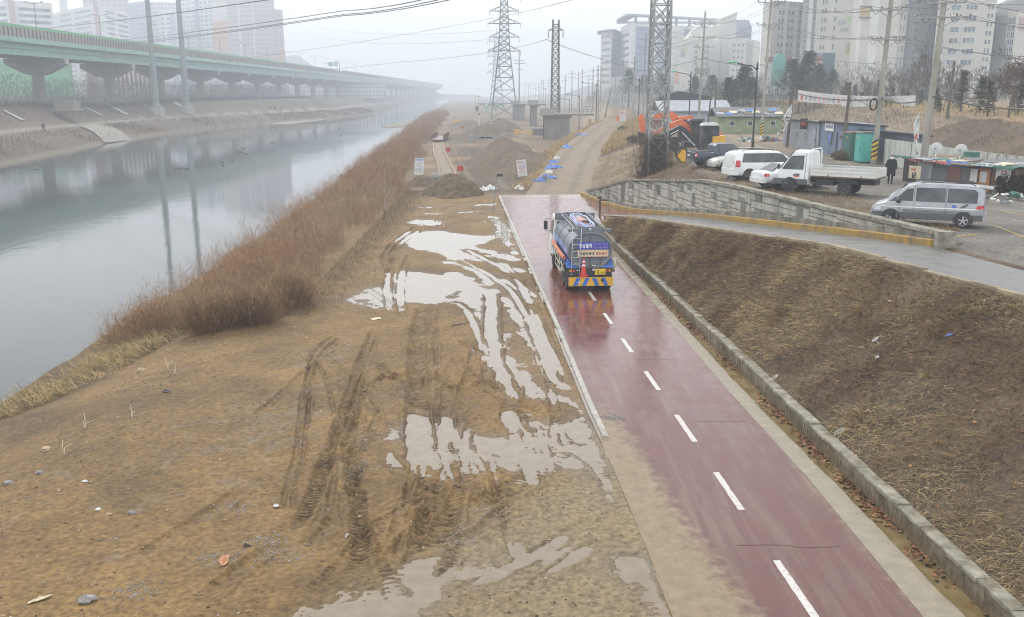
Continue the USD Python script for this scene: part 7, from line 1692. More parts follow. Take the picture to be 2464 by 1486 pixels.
def lattice(name, label, cat, loc, secs, panels, leg, brace, m, arms=(), rot=0., top=None, group=None):
 """square lattice tower: secs = (height, width) stations; panels = heights of the brace joints"""
 t = thing(name, label, cat, loc, rot, group=group)
 wd = lambda z: np.interp(z, [s[0] for s in secs], [s[1] for s in secs]) / 2
 cs = [(-1, -1), (1, -1), (1, 1), (-1, 1)]
 for a, b in cs:
  q = MB()
  for (z0, _), (z1, _) in zip(secs[:-1], secs[1:]):
   q.bar((a * wd(z0), b * wd(z0), z0), (a * wd(z1), b * wd(z1), z1), leg, leg)
  put('leg', q, m, t)
 for k in range(4):
  (a, b), (c, d) = cs[k], cs[(k + 1) % 4]; q = MB()
  for z0, z1 in zip(panels[:-1], panels[1:]):
   p = lambda x, y, z: np.array([x * wd(z), y * wd(z), z])
   q.bar(p(a, b, z0), p(c, d, z1), brace); q.bar(p(c, d, z0), p(a, b, z1), brace)
   q.bar(p(a, b, z1), p(c, d, z1), brace)
  put('bracing', q, m, t, kind='stuff')
 for z, L, h in arms:
  for sd in (-1, 1):
   w = wd(z); q = MB()
   tip = (sd * L, 0, z)
   for y in (-1, 1):
    q.bar((sd * w, y * w, z), tip, brace * 1.1); q.bar((sd * w, y * w * .9, z + h), tip, brace)
    q.bar((sd * (w + L) / 2, y * w * .5, z), (sd * (w * .6 + L * .4), y * w * .5, z + h * .55), brace * .8)
   ar = put('cross_arm', q, m, t)
   put('insulator', MB().cyl((sd * (L - .1), 0, z - .1), (sd * (L - .1), 0, z - 1.7), .11, sides=6), 'porcelain', ar)
 if top:
  put('peak', MB().bar((0, 0, secs[-1][0]), (0, 0, top), brace * 1.5), m, t)
 return t
X0, Y0_ = (1581 - CX) / F * 78., 79.5
zt = gz(X0, Y0_)
NEAR = lattice('lattice_tower', 'tall grey lattice mast wrapped in brown vines beside the parked pickup', 'lattice tower', (X0, Y0_, zt - .3), [(0, 1.62), (26, 1.2)], list(np.arange(.2, 25, 1.55)), .16, .085, 'galvanised', rot=3)
put('vine', *(lambda v: ((v[0], v[1]), 'dry_blades'))((lambda g, n: blades(*(lambda x, y, z: (x, y, z))(X0 + g.normal(0, .75, n) - .35 * g.random(n), Y0_ - .3 + g.normal(0, .6, n), zt - .3 + 3.6 * g.random(n) ** 1.6), .25 + .55 * g.random(n), .02 + .025 * g.random(n), g.uniform(0, 6.3, n), g.normal(-.3, .8, n), palette(g, n, [(.11, .075, .05), (.16, .1, .06), (.07, .05, .036)], [.5, .3, .2]), g, 1.))(np.random.default_rng(5), 9000)),
 None, 'brown dead vine smothering the foot of the lattice mast', 'climbing plant', attrs={'tint': np.repeat(palette(np.random.default_rng(6), 9000, [(.11, .075, .05), (.16, .1, .06), (.07, .05, .036)], [.5, .3, .2]), 5, 0)})
PYL = [(25.0, 6.1, 1.9), (30., 5.6, 1.7), (34.8, 6.1, 1.7), (39.2, 5.4, 1.6), (44., 6., 1.6)]
D1 = 352.
P1 = lattice('transmission_pylon', 'big green-grey transmission pylon with five pairs of arms in the middle distance', 'pylon', ((1214 - CX) / F * D1, D1, gz(-3, D1) - .5), [(0, 10.2), (25.2, 4.1), (47, 2.1)], [0.5, 6, 11, 15.5, 19.5, 22.5, 25.2, 27.5, 30, 32.4, 34.8, 37, 39.2, 41.6, 44, 47], .42, .2, 'pylon_green', PYL, top=53)
copy_of(P1, 'fainter transmission pylon behind the big one, dissolving in the mist', ((1196 - CX) / F * 620, 620, -2), cat='pylon')
D3 = 212.
lattice('lattice_tower', 'brownish narrow lattice mast with one cross arm behind the bridge pier', 'lattice tower', ((1333 - CX) / F * D3, D3, 3.6), [(0, 1.75), (21.5, 1.3)], list(np.arange(.2, 21.6, 1.35)), .2, .1, 'dull_steel', [(19.2, 1.75, .5)], rot=6)
t = thing('transmission_pole', 'far slender steel pole with a T of short arms right of the pylon', 'pole', ((1249 - CX) / F * 480, 480, 0))
put('shaft', MB().tube([(0, 0, -1), (0, 0, 30)], [.5, .25], 8), 'galvanised', t)
for z, L in ((24, 2.8), (25.4, 2.6), (21, 1.5)):
 put('cross_arm', MB().bar((-L, 0, z), (L, 0, z), .3), 'galvanised', t)
def utility_pole(label, px, D, ztop, zb=None, arms=((1., 1.2), (2.6, 1.1)), m='pole_concrete', tilt=0., r=.17, trans=False, group=None, stripes=False, foot=None, name='utility_pole', rot=0):
 X = (px - CX) / F * D if foot is None else foot[0]
 Y = D if foot is None else foot[1]
 zb = gz(X, Y) if zb is None else zb
 t = thing(name, label, 'utility pole', (X, Y, zb), rot, group=group)
 H = ztop - zb; tx = tilt * H
 put('shaft', MB().tube([(0, 0, -.5), (tx, 0, H)], [r * 1.12, r * .72], 12), m, t)
 at = lambda z: tx * z / H
 for dz, L in arms:
  z = H - dz
  a = put('cross_arm', MB().bar((at(z) - L, -.18, z), (at(z) + L, -.18, z), .09), 'galvanised', t)
  for k in (-1, -.45, .5, 1):
   put('insulator', MB().lathe([(.03, 0), (.07, .05), (.05, .1), (.075, .14), (.04, .22), (0, .24)], (at(z) + k * L, -.18, z + .05), 8), 'porcelain', a)
  if L > .9: put('brace', MB().bar((at(z) - L * .6, -.18, z), (at(z - .6), -.12, z - .6), .05).bar((at(z) + L * .6, -.18, z), (at(z - .6), -.12, z - .6), .05), 'galvanised', a)
 if trans:
  z = H - trans
  for k in (-.75, .05, .8):
   tr = put('transformer', MB().lathe([(0, -.5), (.3, -.5), (.32, -.4), (.32, .35), (.26, .42), (0, .42)], (at(z) + k, -.32, z), 14), 'galvanised', t)
   put('bushing', MB().cyl((at(z) + k, -.32, z + .42), (at(z) + k, -.32, z + .75), .06, sides=6), 'porcelain', tr)
 if stripes:
  b = put('hazard_sleeve', MB().cyl((0, 0, .35), (0, 0, 1.75), r * 1.2, sides=16), 'hazard_yellow', t)
  for i in range(4):
   z = .4 + i * .36
   g = np.linspace(-math.pi, 0, 9); R = r * 1.2 + .006
   v = [(R * math.cos(a), R * math.sin(a), z + dz + (a + math.pi) * .12 * 1.0) for a in g for dz in (0, .17)]
   put('black_stripe', (v, [(2 * j, 2 * j + 2, 2 * j + 3, 2 * j + 1) for j in range(8)]), 'black_print', b)
 return t, np.array([X, Y, zb]), H, tx
poles = {}
poles['a'] = utility_pole('concrete pole with two rows of arms and a striped sleeve, behind the tall black lamp', 1822, 108, 20.6, arms=((1.6, 1.5), (4., 1.4)), stripes=True, tilt=.012)
poles['b'] = utility_pole('concrete pole carrying three drum transformers right of the lattice mast', 1671, 142, 21.0, arms=((1.9, 1.6), (3.8, 1.6), (5.2, 1.5)), trans=8.6, tilt=.02)
poles['c'] = utility_pole('tall tan concrete pole with a striped sleeve beside the teal toilet cabin', 2107, 72.5, 17.9, arms=((2.9, 1.5), (5., 1.2)), stripes=True, tilt=.02, foot=(27.6, 70.5), r=.2)
poles['d'] = utility_pole('thick concrete pole with wide arms standing behind the tarpaulin shack', 2212, 62, 16.8, arms=((2.2, 1.3), (3.1, 1.7)), tilt=.03, foot=(26.9, 60.5), r=.22)
poles['e'] = utility_pole('concrete pole with close-set arms just left of the lattice mast', 1541, 196, 21.0, arms=((1., 1.6), (2.6, 1.6), (3.8, 1.4)))
poles['f'] = utility_pole('old brown timber pole holding the left end of the banner', 1889, 93, 9.6, arms=(), m='pole_wood', tilt=.045, r=.15, foot=(27.1, 91.5))
poles['g'] = utility_pole('short timber pole in front of the blue-grey shed', 2017, 77.5, 9.9, arms=(), m='pole_wood', tilt=.03, r=.14, foot=(27.3, 76.5))
poles['h'] = utility_pole('weathered pole with a small cross piece on the grass bank behind the fence', 2279, 88, 11.9, arms=((.5, .5),), m='pole_wood', tilt=.03, r=.14, foot=(41, 88))
utility_pole('thin dark pole leaning on the bank near the right edge', 2425, 80, 10.4, arms=((.6, .3),), m='pole_wood', tilt=.05, r=.1, foot=(42.5, 80))
utility_pole('timber pole with a dish at its foot beside the green hut', 1709, 128, 10.6, arms=(), m='pole_wood', r=.14)
utility_pole('slanting thin timber pole left of the green hut', 1694, 130, 9.8, arms=(), m='pole_wood', tilt=.05, r=.12)
g = np.random.default_rng(44)
FARL = 'faint utility pole in the long row fading into the mist'
for px, ytop in [(1262, 216), (1270, 213), (1276, 206), (1286, 204), (1294, 208), (1300, 196), (1306, 194), (1312, 203), (1318, 192), (1326, 190), (1356, 184), (1372, 176), (1388, 178), (1396, 172), (1411, 182), (1421, 168), (1440, 165), (1432, 184)]:
 D = min(20200 / (228 - ytop), 760)
 utility_pole(FARL, px, D, 18.3, zb=3.0, arms=((1.2, 1.5), (2.8, 1.4)) if ytop < 200 else ((1.2, 1.5),), r=.2, group='row of utility poles fading into the mist', tilt=float(g.normal(0, .01)))
for px, ytop, D, l in [(1517, 137, 228, 'second concrete pole left of the lattice mast'), (1491, 144, 262, 'third concrete pole left of the lattice mast'), (1474, 158, 300, 'fourth and palest pole left of the lattice mast, by the glass office')]:
 utility_pole(l, px, D, float(at_y(px, ytop, D)[2]), arms=((1.3, 1.5), (2.9, 1.5)), r=.19)
utility_pole('bare leaning stay pole at the head of the dirt ramp', 1449, 196, 10.4, arms=(), m='pole_wood', tilt=.22, r=.1)
utility_pole('pale bare pole at the head of the dirt ramp with a leaning stay beside it', 1436, 190, 14.6, arms=(), r=.15, tilt=-.03)
def lamp(label, px, D, H=7.9, L=2.7, group=None, foot=None, zb=None):
 X = (px - CX) / F * D; zb = gz(X, D) if zb is None else zb
 t = thing('street_lamp', label, 'street lamp', (X, D, zb))
 put('pole', MB().tube([(0, 0, -.3), (0, 0, .9), (0, 0, 1.0), (0, 0, H)], [.11, .11, .085, .06], 10), 'lamp_black', t)
 put('base_sleeve', MB().lathe([(0.15, 0), (.15, .25), (.13, .8), (.16, .85), (.14, .95), (.09, 1.0)], sides=12), 'lamp_black', t)
 put('finial', MB().lathe([(.06, H - .65), (.13, H - .55), (.15, H - .48), (.07, H - .35), (.09, H - .25), (.05, H - .1), (.02, H + .1), (0, H + .12)], sides=10), 'lamp_black', t)
 put('arm', MB().tube([(0, 0, H - .75), (-.18, 0, H - .5), (-.5, 0, H - .3), (-1.2, 0, H - .18), (-L + .9, 0, H - .05)], .045, 8), 'lamp_black', t)
 c = np.array([-L + .5, 0, H])
 s = trimesh.creation.icosphere(2, 1.0); v = s.vertices * [.5, .17, .12]; v[:, 2] = np.where(v[:, 2] < 0, v[:, 2] * .35, v[:, 2]); v[:, 0] *= 1;
 h = put('lamp_head', (v + c, s.faces), 'lamp_green', t, smooth=60)
 v2 = s.vertices * [.3, .13, .1]; v2[:, 2] = np.where(v2[:, 2] > 0, 0, v2[:, 2])
 put('lens', (v2 + c - [.1, 0, .035], s.faces), 'clear_lamp', h, smooth=60)
 return t
LP0 = lamp('tall black street lamp with a green head behind the champagne saloon, nearest of its row', 1803, 85)
lamp('black street lamp with a green head standing behind the excavators', 1649, 126)
lamp('black street lamp with a green head left of the lattice mast', 1530, 160, H=7.7)
for px, D, l in [(1430, 186, 'street lamp with green head beside the striped post at the bridge'), (1390, 208, 'street lamp with green head above the bridge railing'), (1367, 240, 'street lamp with green head left of the railing lamps')]:
 lamp(l, px, D, L=3.2)
for px, D in [(1345, 300), (1311, 360), (1296, 430)]:
 lamp({1345: 'nearest', 1311: 'middle', 1296: 'farthest'}[px] + ' of three far small street lamps among the misty poles', px, D, L=3.4, zb=3.5)
LINE = 'thin dark power line crossing the sky'
WN = iter(ORD * 3)
def wire(pts, r=.02, sag=.6, label=None, group='power lines', n=16, name='power_line'):
 P = [np.asarray(p, float) for p in pts]; out = []
 for a, b in zip(P[:-1], P[1:]):
  s = np.linspace(0, 1, n)[(1 if out else 0):]
  out += [a + (b - a) * t - np.array([0, 0, sag * 4 * t * (1 - t)]) for t in s]
 put(name, MB().tube(out, r, 4, cap=False), 'wire', None, label or LINE, 'power line', group)
hv = [(((-200, 104, 300), (152, 64, 300), (740, -14, 110)), .06), (((60, 118, 330), (337, 92, 300), (830, 26, 150), (1060, -10, 95)), .055), (((60, 130, 330), (337, 100, 300), (830, 35, 150), (1090, -8, 95)), .055), (((60, 134, 330), (337, 103, 300), (830, 38, 150), (1110, -6, 95)), .055),
      (((540, 146, 420), (830, 107, 370), (1183, 45, 352), (1400, -6, 200)), .06), (((690, 176, 420), (960, 150, 330), (1182, 126, 270), (1318, 95, 213)), .05)]
for (pts, r), w in zip(hv, ['topmost', 'second', 'third', 'fourth', 'fifth', 'lowest']):
 wire([at_y(*p) for p in pts], r=r, sag=.3, label='transmission line slanting across the misty sky over the river, the ' + w + ' of six', group='transmission lines')
for y0, y1 in ((64, 100), (88, 121)):
 wire([at_y(760, y0, 640), at_y(1186, y1 - 26, 352)], r=.05, sag=3, label='pale transmission line hung level in the mist left of the pylon', group='transmission lines')
def tip(k, dz, f):
 t, p, H, tx = poles[k]
 return p + np.array([tx * (H - dz) / H + f, -.18, H - dz + .25])
E_ = lambda px, py, D: at_y(px, py, D)
LB_ = lambda a, s: f'{s} power line on the {a}'
for f, s_ in ((-1.4, 'left'), (.6, 'middle'), (1.4, 'right')):
 wire([tip('b', 1.9, f), tip('a', 1.6, f)], r=.016, sag=.9, label=LB_('upper arms from the transformer pole to the lamp pole', s_)); wire([tip('a', 1.6, f), tip('c', 2.9, f)], r=.016, sag=.8, label=LB_('upper arms from the lamp pole to the tan pole', s_))
 wire([tip('b', 3.8, f), tip('a', 4.0, f)], r=.016, sag=.9, label=LB_('lower arms from the transformer pole to the lamp pole', s_)); wire([tip('a', 4.0, f), tip('c', 5.0, f * .8)], r=.016, sag=.8, label=LB_('lower arms from the lamp pole to the tan pole', s_))
 wire([tip('e', 1.0, f), tip('b', 1.9, f)], r=.018, sag=.9, label=LB_('upper arms from the mast-side pole to the transformer pole', s_)); wire([tip('e', 2.6, f), tip('b', 3.8, f)], r=.018, sag=.9, label=LB_('lower arms from the mast-side pole to the transformer pole', s_))
 wire([tip('c', 2.9, f), tip('d', 2.2, f * .9)], r=.014, sag=.3, label=LB_('upper arms from the tan pole to the thick pole', s_)); wire([tip('d', 2.2, f), E_(2600, 28 + 14 * f, 48)], r=.014, sag=.2, label=LB_('upper arms from the thick pole to the right edge', s_))
 wire([tip('d', 3.1, f), E_(2600, 74 + 9 * f, 48)], r=.014, sag=.2, label=LB_('lower arms from the thick pole to the right edge', s_)); wire([tip('c', 5.0, f * .8), E_(2600, 150 + 5 * f, 52)], r=.014, sag=.3, label=LB_('lower arms from the tan pole to the right edge', s_))
wire([E_(1313, 95, 212), E_(1541, 170, 196), tip('b', 7.0, 0), tip('a', 8.6, 0), E_(1905, 222, 92), tip('c', 9.5, 0), tip('d', 8.2, 0), E_(2600, 262, 50)], r=.04, sag=.35, label='thick black cable looping along the yard poles above the banner', group=None)
wire([E_(2026, 214, 76.5), tip('c', 10.2, 0)], r=.02, sag=.25); wire([tip('d', 5.5, 0), tip('c', 6.5, 0)], r=.012, sag=.2); wire([E_(1790, 105, 130), tip('c', 7.0, 0)], r=.012, sag=.5)
wire([E_(1318, 98, 212), E_(1500, 150, 262), E_(1541, 172, 196)], r=.03, sag=.8)
for k, dz in (('c', 2.9), ('c', 5.0), ('d', 3.1), ('a', 1.6), ('a', 4.0)):
 for f in (-1.1, .75):
  a, b = tip(k, dz, f - .35), tip(k, dz, f + .35)
  wire([a, b], r=.016, sag=.55, n=10, label='slack jumper loop hanging under a pole arm', group='jumper loops', name='jumper_wire')
wc = MB();
p = tip('c', 9.6, -.55)
put('cable_coil', MB().tube([p + np.array([.26 * math.cos(a), 0, .42 * math.sin(a) - .3]) for a in np.linspace(0, 2 * math.pi, 24)], .06, 6), 'wire', None, 'black coil of spare cable hung on the tan concrete pole', 'cable coil')
# ------------------------------------------------------------------ sheds, fence, people, signs, building site
mat('tin_grey', (.34, .36, .39), (.26, .275, .3), rough=.55, scale=1.2, detail=6, stretch=(1, 1, .3)); mat('tin_blue', (.2, .25, .35), (.15, .185, .25), rough=.55, scale=1.1, detail=6, stretch=(1, 1, .3))
mat('tin_dark', (.09, .1, .13), (.06, .065, .08), rough=.6, scale=1.2); mat('roof_felt', (.06, .055, .055), (.035, .03, .03), rough=.9, scale=2)
mat('fence_white', (.52, .54, .49), (.43, .44, .39), rough=.5, scale=.8, detail=6, stretch=(1, 1, .4)); mat('teal_cabin', (.09, .42, .36), (.07, .34, .29), rough=.45); mat('hut_green', (.28, .33, .2), (.18, .22, .13), rough=.9, scale=1.2, detail=6)
mat('tarp_blue', (.1, .21, .52), (.07, .15, .38), rough=.55, scale=5); mat('tarp_green', (.05, .16, .12), (.035, .11, .085), rough=.6, scale=3); mat('sheet_white', (.62, .62, .6), (.46, .45, .43), rough=.5, scale=4); mat('tarp_red', (.4, .13, .1), (.28, .09, .07), rough=.7)
mat('tarp_grey', (.16, .165, .16), (.1, .1, .1), rough=.7, scale=3); mat('dish_grey', (.42, .43, .41), rough=.5, scale=3); mat('dark_board', (.04, .03, .03), rough=.5); mat('orange_door', (.42, .17, .06), rough=.6); mat('old_boards', (.22, .15, .1), (.13, .09, .06), rough=.9, scale=4)
mat('mound_earth', (.125, .083, .041), (.062, .041, .021), rough=.95, scale=2.4, detail=9, bump=.05, bscale=9); mat('mound_grey', (.135, .093, .05), (.07, .048, .026), rough=.95, scale=2.2, detail=9, bump=.05, bscale=9)
def corrugated(x, y0, y1, z0, z1, pitch=.25, amp=.03):
 n = max(4, int((y1 - y0) / pitch * 4)); Y = np.linspace(y0, y1, n); X = x + amp * np.sign(np.sin(2 * np.pi * Y / pitch)) * np.abs(np.sin(2 * np.pi * Y / pitch)) ** .4
 v = [(a, b, z) for a, b in zip(X, Y) for z in (z0, z1)]
 return MB().add(v, [(2 * i + 2, 2 * i, 2 * i + 1, 2 * i + 3) for i in range(n - 1)])
def shed(label, x, y0, y1, h, m, deep=3.2, drop=.25):
 z = gz(x - .5, (y0 + y1) / 2) - .05
 t = thing('metal_shed', label, 'shed', (0, 0, 0))
 put('front_cladding', corrugated(x, y0, y1, z, z + h), m, t)
 put('walls', MB().box(x + .04, x + deep, y0, y1, z - .2, z + h - .02), m, t)
 put('roof', MB().add([(x - .25, y0 - .15, z + h + .02), (x - .25, y1 + .15, z + h + .02), (x + deep + .2, y1 + .15, z + h - drop), (x + deep + .2, y0 - .15, z + h - drop), (x - .25, y0 - .15, z + h + .16), (x - .25, y1 + .15, z + h + .16), (x + deep + .2, y1 + .15, z + h - drop + .14), (x + deep + .2, y0 - .15, z + h - drop + .14)], [(0, 1, 2, 3), (4, 7, 6, 5), (0, 4, 5, 1), (1, 5, 6, 2), (2, 6, 7, 3), (3, 7, 4, 0)]), 'roof_felt', t)
 return t, z
def on_shed(t, x, y0, y1, z0, z1, name, m, o=.06, parent=None, label=None):
 return put(name, MB().box(x - o - .02, x - o, y0, y1, z0, z1), m, parent or t, label=label)
t, z = shed('pale grey corrugated shed with small windows and a dark red sign board', 27.9, 84.4, 94.0, 2.6, 'tin_grey')
for y in (91, 88.3):
 w = on_shed(t, 27.9, y - .35, y + .35, z + 1.0, z + 1.75, 'window', 'pvc_frame'); on_shed(t, 27.9, y - .28, y + .28, z + 1.07, z + 1.68, 'pane', 'window_glass', .085, w)
w = on_shed(t, 27.9, 85.2, 86.1, z + .1, z + 2.1, 'door', 'tin_grey', .07); put('door_handle', MB().box(27.75, 27.8, 85.3, 85.36, z + 1, z + 1.15), 'black_steel', w)
s_ = put('sign_board', MB().box(27.2, 27.86, 87.9, 88.05, z + 1.95, z + 2.95), 'dark_board', t, label='dark sign board with red marks jutting from the shed')
for i in range(3): put('red_mark', MB().box(27.26 + .19 * i, 27.4 + .19 * i, 87.88, 87.9, z + 2.3, z + 2.6), 'red_print', s_)
t2, z = shed('blue-grey corrugated shed with a white name board and a small blue window', 27.95, 77.7, 84.1, 2.75, 'tin_blue')
s_ = on_shed(t2, 27.95, 80.6, 82.9, z + 2.05, z + 2.72, 'name_board', 'white_print', .09)
for i in range(5): on_shed(t2, 27.95, 82.6 - .38 * i - .26, 82.6 - .38 * i, z + 2.3, z + 2.55, 'board_mark', 'grey_letter', .115, s_)
w = on_shed(t2, 27.95, 81.0, 81.9, z + .95, z + 1.95, 'window', 'old_boards', .06); on_shed(t2, 27.95, 81.1, 81.75, z + 1.05, z + 1.85, 'pane', 'tarp_blue', .09, w)
w = on_shed(t2, 27.95, 78.1, 79.3, z + .1, z + 2.15, 'door', 'tin_blue', .07); on_shed(t2, 27.95, 78.4, 78.9, z + 1.55, z + 1.8, 'door_window', 'dark_board', .095, w); on_shed(t2, 27.95, 79.6, 79.8, z + .3, z + 2.0, 'notice_strip', 'dark_board', .08)
t3, z = shed('low dark blue corrugated shed behind the teal toilet cabin', 29.1, 70.3, 77.3, 2.3, 'tin_dark', 2.5)
t4, z = shed('narrow grey shed at the left end of the row', 28.4, 94.4, 97.2, 2.3, 'tin_grey', 2.2)
def cabin(label, x, y, w, d, h, m, roofm):
 z = gz(x, y); t = thing('toilet_cabin', label, 'toilet cabin', (x, y, z), 4)
 put('walls', MB().box(0, w, 0, d, .08, h), m, t); dr = put('door', MB().box(-.03, -.005, .12, d - .12, .15, h - .1), m, t)
 put('vent', MB().box(-.04, -.031, d / 2 - .12, d / 2 + .12, h - .4, h - .28), 'hazard_yellow', dr); put('door_handle', MB().box(-.06, -.031, .18, .22, 1.0, 1.15), 'black_steel', dr)
 put('side_door', MB().box(.12, w - .12, -.03, -.005, .15, h - .1), m, t); put('roof', MB().prism([(-.06, h), (w + .06, h), (w, h + .12), (0, h + .12)], 1, -.06, d + .06), roofm, t); put('skid', MB().box(0, w, .05, .15, 0, .08).box(0, w, d - .15, d - .05, 0, .08), 'black_steel', t)
 return t
cabin('bright teal portable toilet with yellow stickers beside the striped pole', 26.9, 71.3, 1.15, 1.2, 2.25, 'teal_cabin', 'tarp_grey')
cabin('older milky green cabin with a tarpaulin on its roof left of the bright toilet', 26.9, 73.6, 1.1, 1.6, 2.15, 'tarp_green', 'old_boards')
t = thing('site_fence', 'white steel panel fence behind the shack and the walking person', 'fence')
ys = np.arange(44.0, 70.2, .98); g = np.random.default_rng(8)
for i, y in enumerate(ys):
 x, z = 28.2 + .12 * math.sin(y * .3), gz(28.2, y) - .05; j = g.normal(0, .02)
 put('panel', MB().add([(x + j, y + .01, z), (x + j, y + .3, z), (x + j - .05, y + .36, z), (x + j - .05, y + .6, z), (x + j, y + .66, z), (x + j, y + .965, z)] + [(x + j * 2, y + .01, z + 1.95), (x + j * 2, y + .3, z + 1.95), (x + j * 2 - .05, y + .36, z + 1.95), (x + j * 2 - .05, y + .6, z + 1.95), (x + j * 2, y + .66, z + 1.95), (x + j * 2, y + .965, z + 1.95)],
  [(k + 1, k, k + 6, k + 7) for k in range(5)]), 'fence_white', t)
 if i % 3 == 0: put('fence_post', MB().box(x + .06, x + .12, y - .03, y + .03, z, z + 2.0), 'galvanised', t)
put('top_rail', MB().tube([(28.26 + .12 * math.sin(y * .3), y, gz(28.2, y) + 1.86) for y in np.linspace(44, 70, 20)], .03, 5), 'galvanised', t)
def crumple(loc, w, d, seed, h=.12, n=14, drape=0.):
 g = np.random.default_rng(seed); X, Y = np.meshgrid(np.linspace(-.5, .5, n), np.linspace(-.5, .5, n), indexing='ij')
 rr = 1 + .9 * fb(np.cos(np.arctan2(Y, X)).ravel() * 1.4, np.sin(np.arctan2(Y, X)).ravel() * 1.4, 1.3, 4, seed).reshape(n, n)
 mx = np.maximum(np.abs(X), np.abs(Y)) / np.maximum(np.hypot(X, Y), 1e-6)
 x, y = X * w * rr * mx * 1.15, Y * d * rr * mx * 1.15
 a = g.uniform(0, 6.3); xr, yr = x * math.cos(a) - y * math.sin(a), x * math.sin(a) + y * math.cos(a)
 wx, wy = loc[0] + xr, loc[1] + yr
 z = (ground_z(wx.ravel(), wy.ravel()).reshape(n, n) if len(loc) == 2 else loc[2]) + .03 + h * (1 + np.sin(X * 11 + seed) * np.cos(Y * 13 + seed)) * np.clip(1.5 - 3 * np.hypot(X, Y), 0, 1) + h * 2.6 * fb(wx.ravel(), wy.ravel(), 4, 3, seed).reshape(n, n)
 v = np.stack([wx, wy, z], -1).reshape(-1, 3); i = (np.arange(n - 1)[:, None] * n + np.arange(n - 1)).ravel()
 return v, np.stack([i, i + n, i + n + 1, i + 1], 1)
def sheet(px, py, w, d, m, label, seed, h=.2, y0=40, y1=260, cat='sheet'):
 p = on_ground(px, py, y0, y1); put('plastic_sheet' if 'tarp' not in label else 'tarpaulin', crumple(p[:2], w, d, seed, h), m, None, label, cat)
for k, (px, py, w, d, m, l) in enumerate([(1160, 458, .9, 1.6, 'sheet_white', 'white plastic sheet crumpled by the earth mound, nearest the mound'), (1178, 455, 1.2, 2.2, 'sheet_white', 'larger white plastic sheet beside the muddy track'), (1140, 452, .6, .8, 'sheet_white', 'small white plastic scrap on the flank of the mound'), (1250, 455, .9, 1.6, 'sheet_white', 'pale wet sheet at the foot of the dirt ramp'),
  (1318, 428, .8, 2.2, 'tarp_blue', 'blue tarp strip at the foot of the dirt ramp'), (1330, 405, 1.2, 2.4, 'tarp_blue', 'blue tarp bundle halfway along the lower ramp edge'), (1330, 392, .9, 2.0, 'tarp_blue', 'blue tarp bundle just above the lower one'), (1362, 355, 1.4, 3.0, 'tarp_blue', 'wide blue tarp spread on the middle of the ramp edge'), (1380, 332, 1.0, 6.0, 'tarp_blue', 'long blue tarp near the top of the ramp edge'), (1297, 437, .7, 1.6, 'tarp_blue', 'faded blue tarp end by the wet junction'),
  (1322, 416, .8, .8, 'sheet_white', 'pale sack among the blue tarps'), (1310, 432, .9, .7, 'tarp_grey', 'grey sack at the lower end of the blue tarps'), (1340, 382, .7, .9, 'sheet_white', 'white sack between the two blue tarps'), (1276, 365, 1.6, 2.0, 'sheet_white', 'white plastic rag on the right flank of the long mound'), (1846, 449, .8, .9, 'sheet_white', 'white foam slab lying by the front of the flatbed truck')]):
 sheet(px, py, w, d, m, l, k + 3)
def rubble(label, px, py, n, sx, sy, seed, mats_, y0=60, y1=200, s0=.1, s1=.45):
 c = on_ground(px, py, y0, y1); g = np.random.default_rng(seed); t = thing('rubbish_heap', label, 'rubbish heap', c)
 for i in range(n):
  x, y = g.normal(0, sx), g.normal(0, sy); s = g.uniform(s0, s1, 3) * [1, 1, .6]; z = gz(c[0] + x, c[1] + y) - c[2]
  m = trimesh.creation.icosphere(1, 1.0); v = m.vertices * (1 + g.normal(0, .22, (len(m.vertices), 1))) * s
  v = v @ trimesh.transformations.rotation_matrix(g.uniform(0, 3), g.normal(0, 1, 3))[:3, :3] + [x, y, z + s[2] * .4 + .25 * max(0, 1 - abs(x) / sx)]
  put('rubbish_piece', (v, m.faces), mats_[i % len(mats_)], t)
rubble('heap of mixed rubbish bags beside the striped concrete pole', 1840, 341, 46, 1.6, .9, 3, ['sheet_white', 'tarp_grey', 'old_boards', 'tarp_green', 'cream_board', 'tarp_blue'])
rubble('scattered white rubbish under the dark bush at the right edge', 2440, 482, 26, .9, .8, 5, ['sheet_white', 'tarp_grey', 'plate_white', 'tarp_green'], y0=36, y1=70, s0=.05, s1=.2)
rubble('scattered debris on the waste ground before the green hut', 1780, 318, 30, 3.2, 3., 6, ['sheet_white', 'old_boards', 'tarp_grey', 'pebble'], s0=.08, s1=.3)
rubble('dark clod heap with weeds on top of the retaining wall', 1790, 434, 22, 1.0, .6, 9, ['old_boards', 'mound_earth', 'tarp_grey'], y0=45, y1=80, s0=.06, s1=.24)
a, b = np.array([24.3, 57.2]), np.array([26.6, 48.6]); d = b - a; L = np.linalg.norm(d)
SH = thing('shack', 'patched shack roofed with boards and tarpaulins behind the silver van', 'shack', (a[0], a[1], gz(a[0], a[1])), math.degrees(math.atan2(d[1], d[0])))
put('walls', MB().box(0, L, 0, 1.9, -.3, 1.42).box(.0, L, 1.9, 2.4, -.3, 1.5), 'old_boards', SH)
put('dark_sheeting', MB().box(0.02, .1 + .9, -.04, -.01, -.1, 1.38), 'dark_board', SH); put('open_front', MB().box(1.9, 5.6, -.05, -.01, .0, 1.3), 'tarp_grey', SH)
put('grey_curtain', MB().box(1.3, 2.6, -.08, -.055, .1, 1.32), 'tin_grey', SH); put('red_curtain', MB().box(3.9, 5.0, -.08, -.055, .2, 1.25), 'brick_red', SH)
dr = put('door', MB().box(6.3, 7.2, -.09, -.05, -.1, 1.25), 'orange_door', SH); put('door_pane', MB().box(6.5, 7.0, -.11, -.092, .5, 1.1), 'pvc_frame', dr)
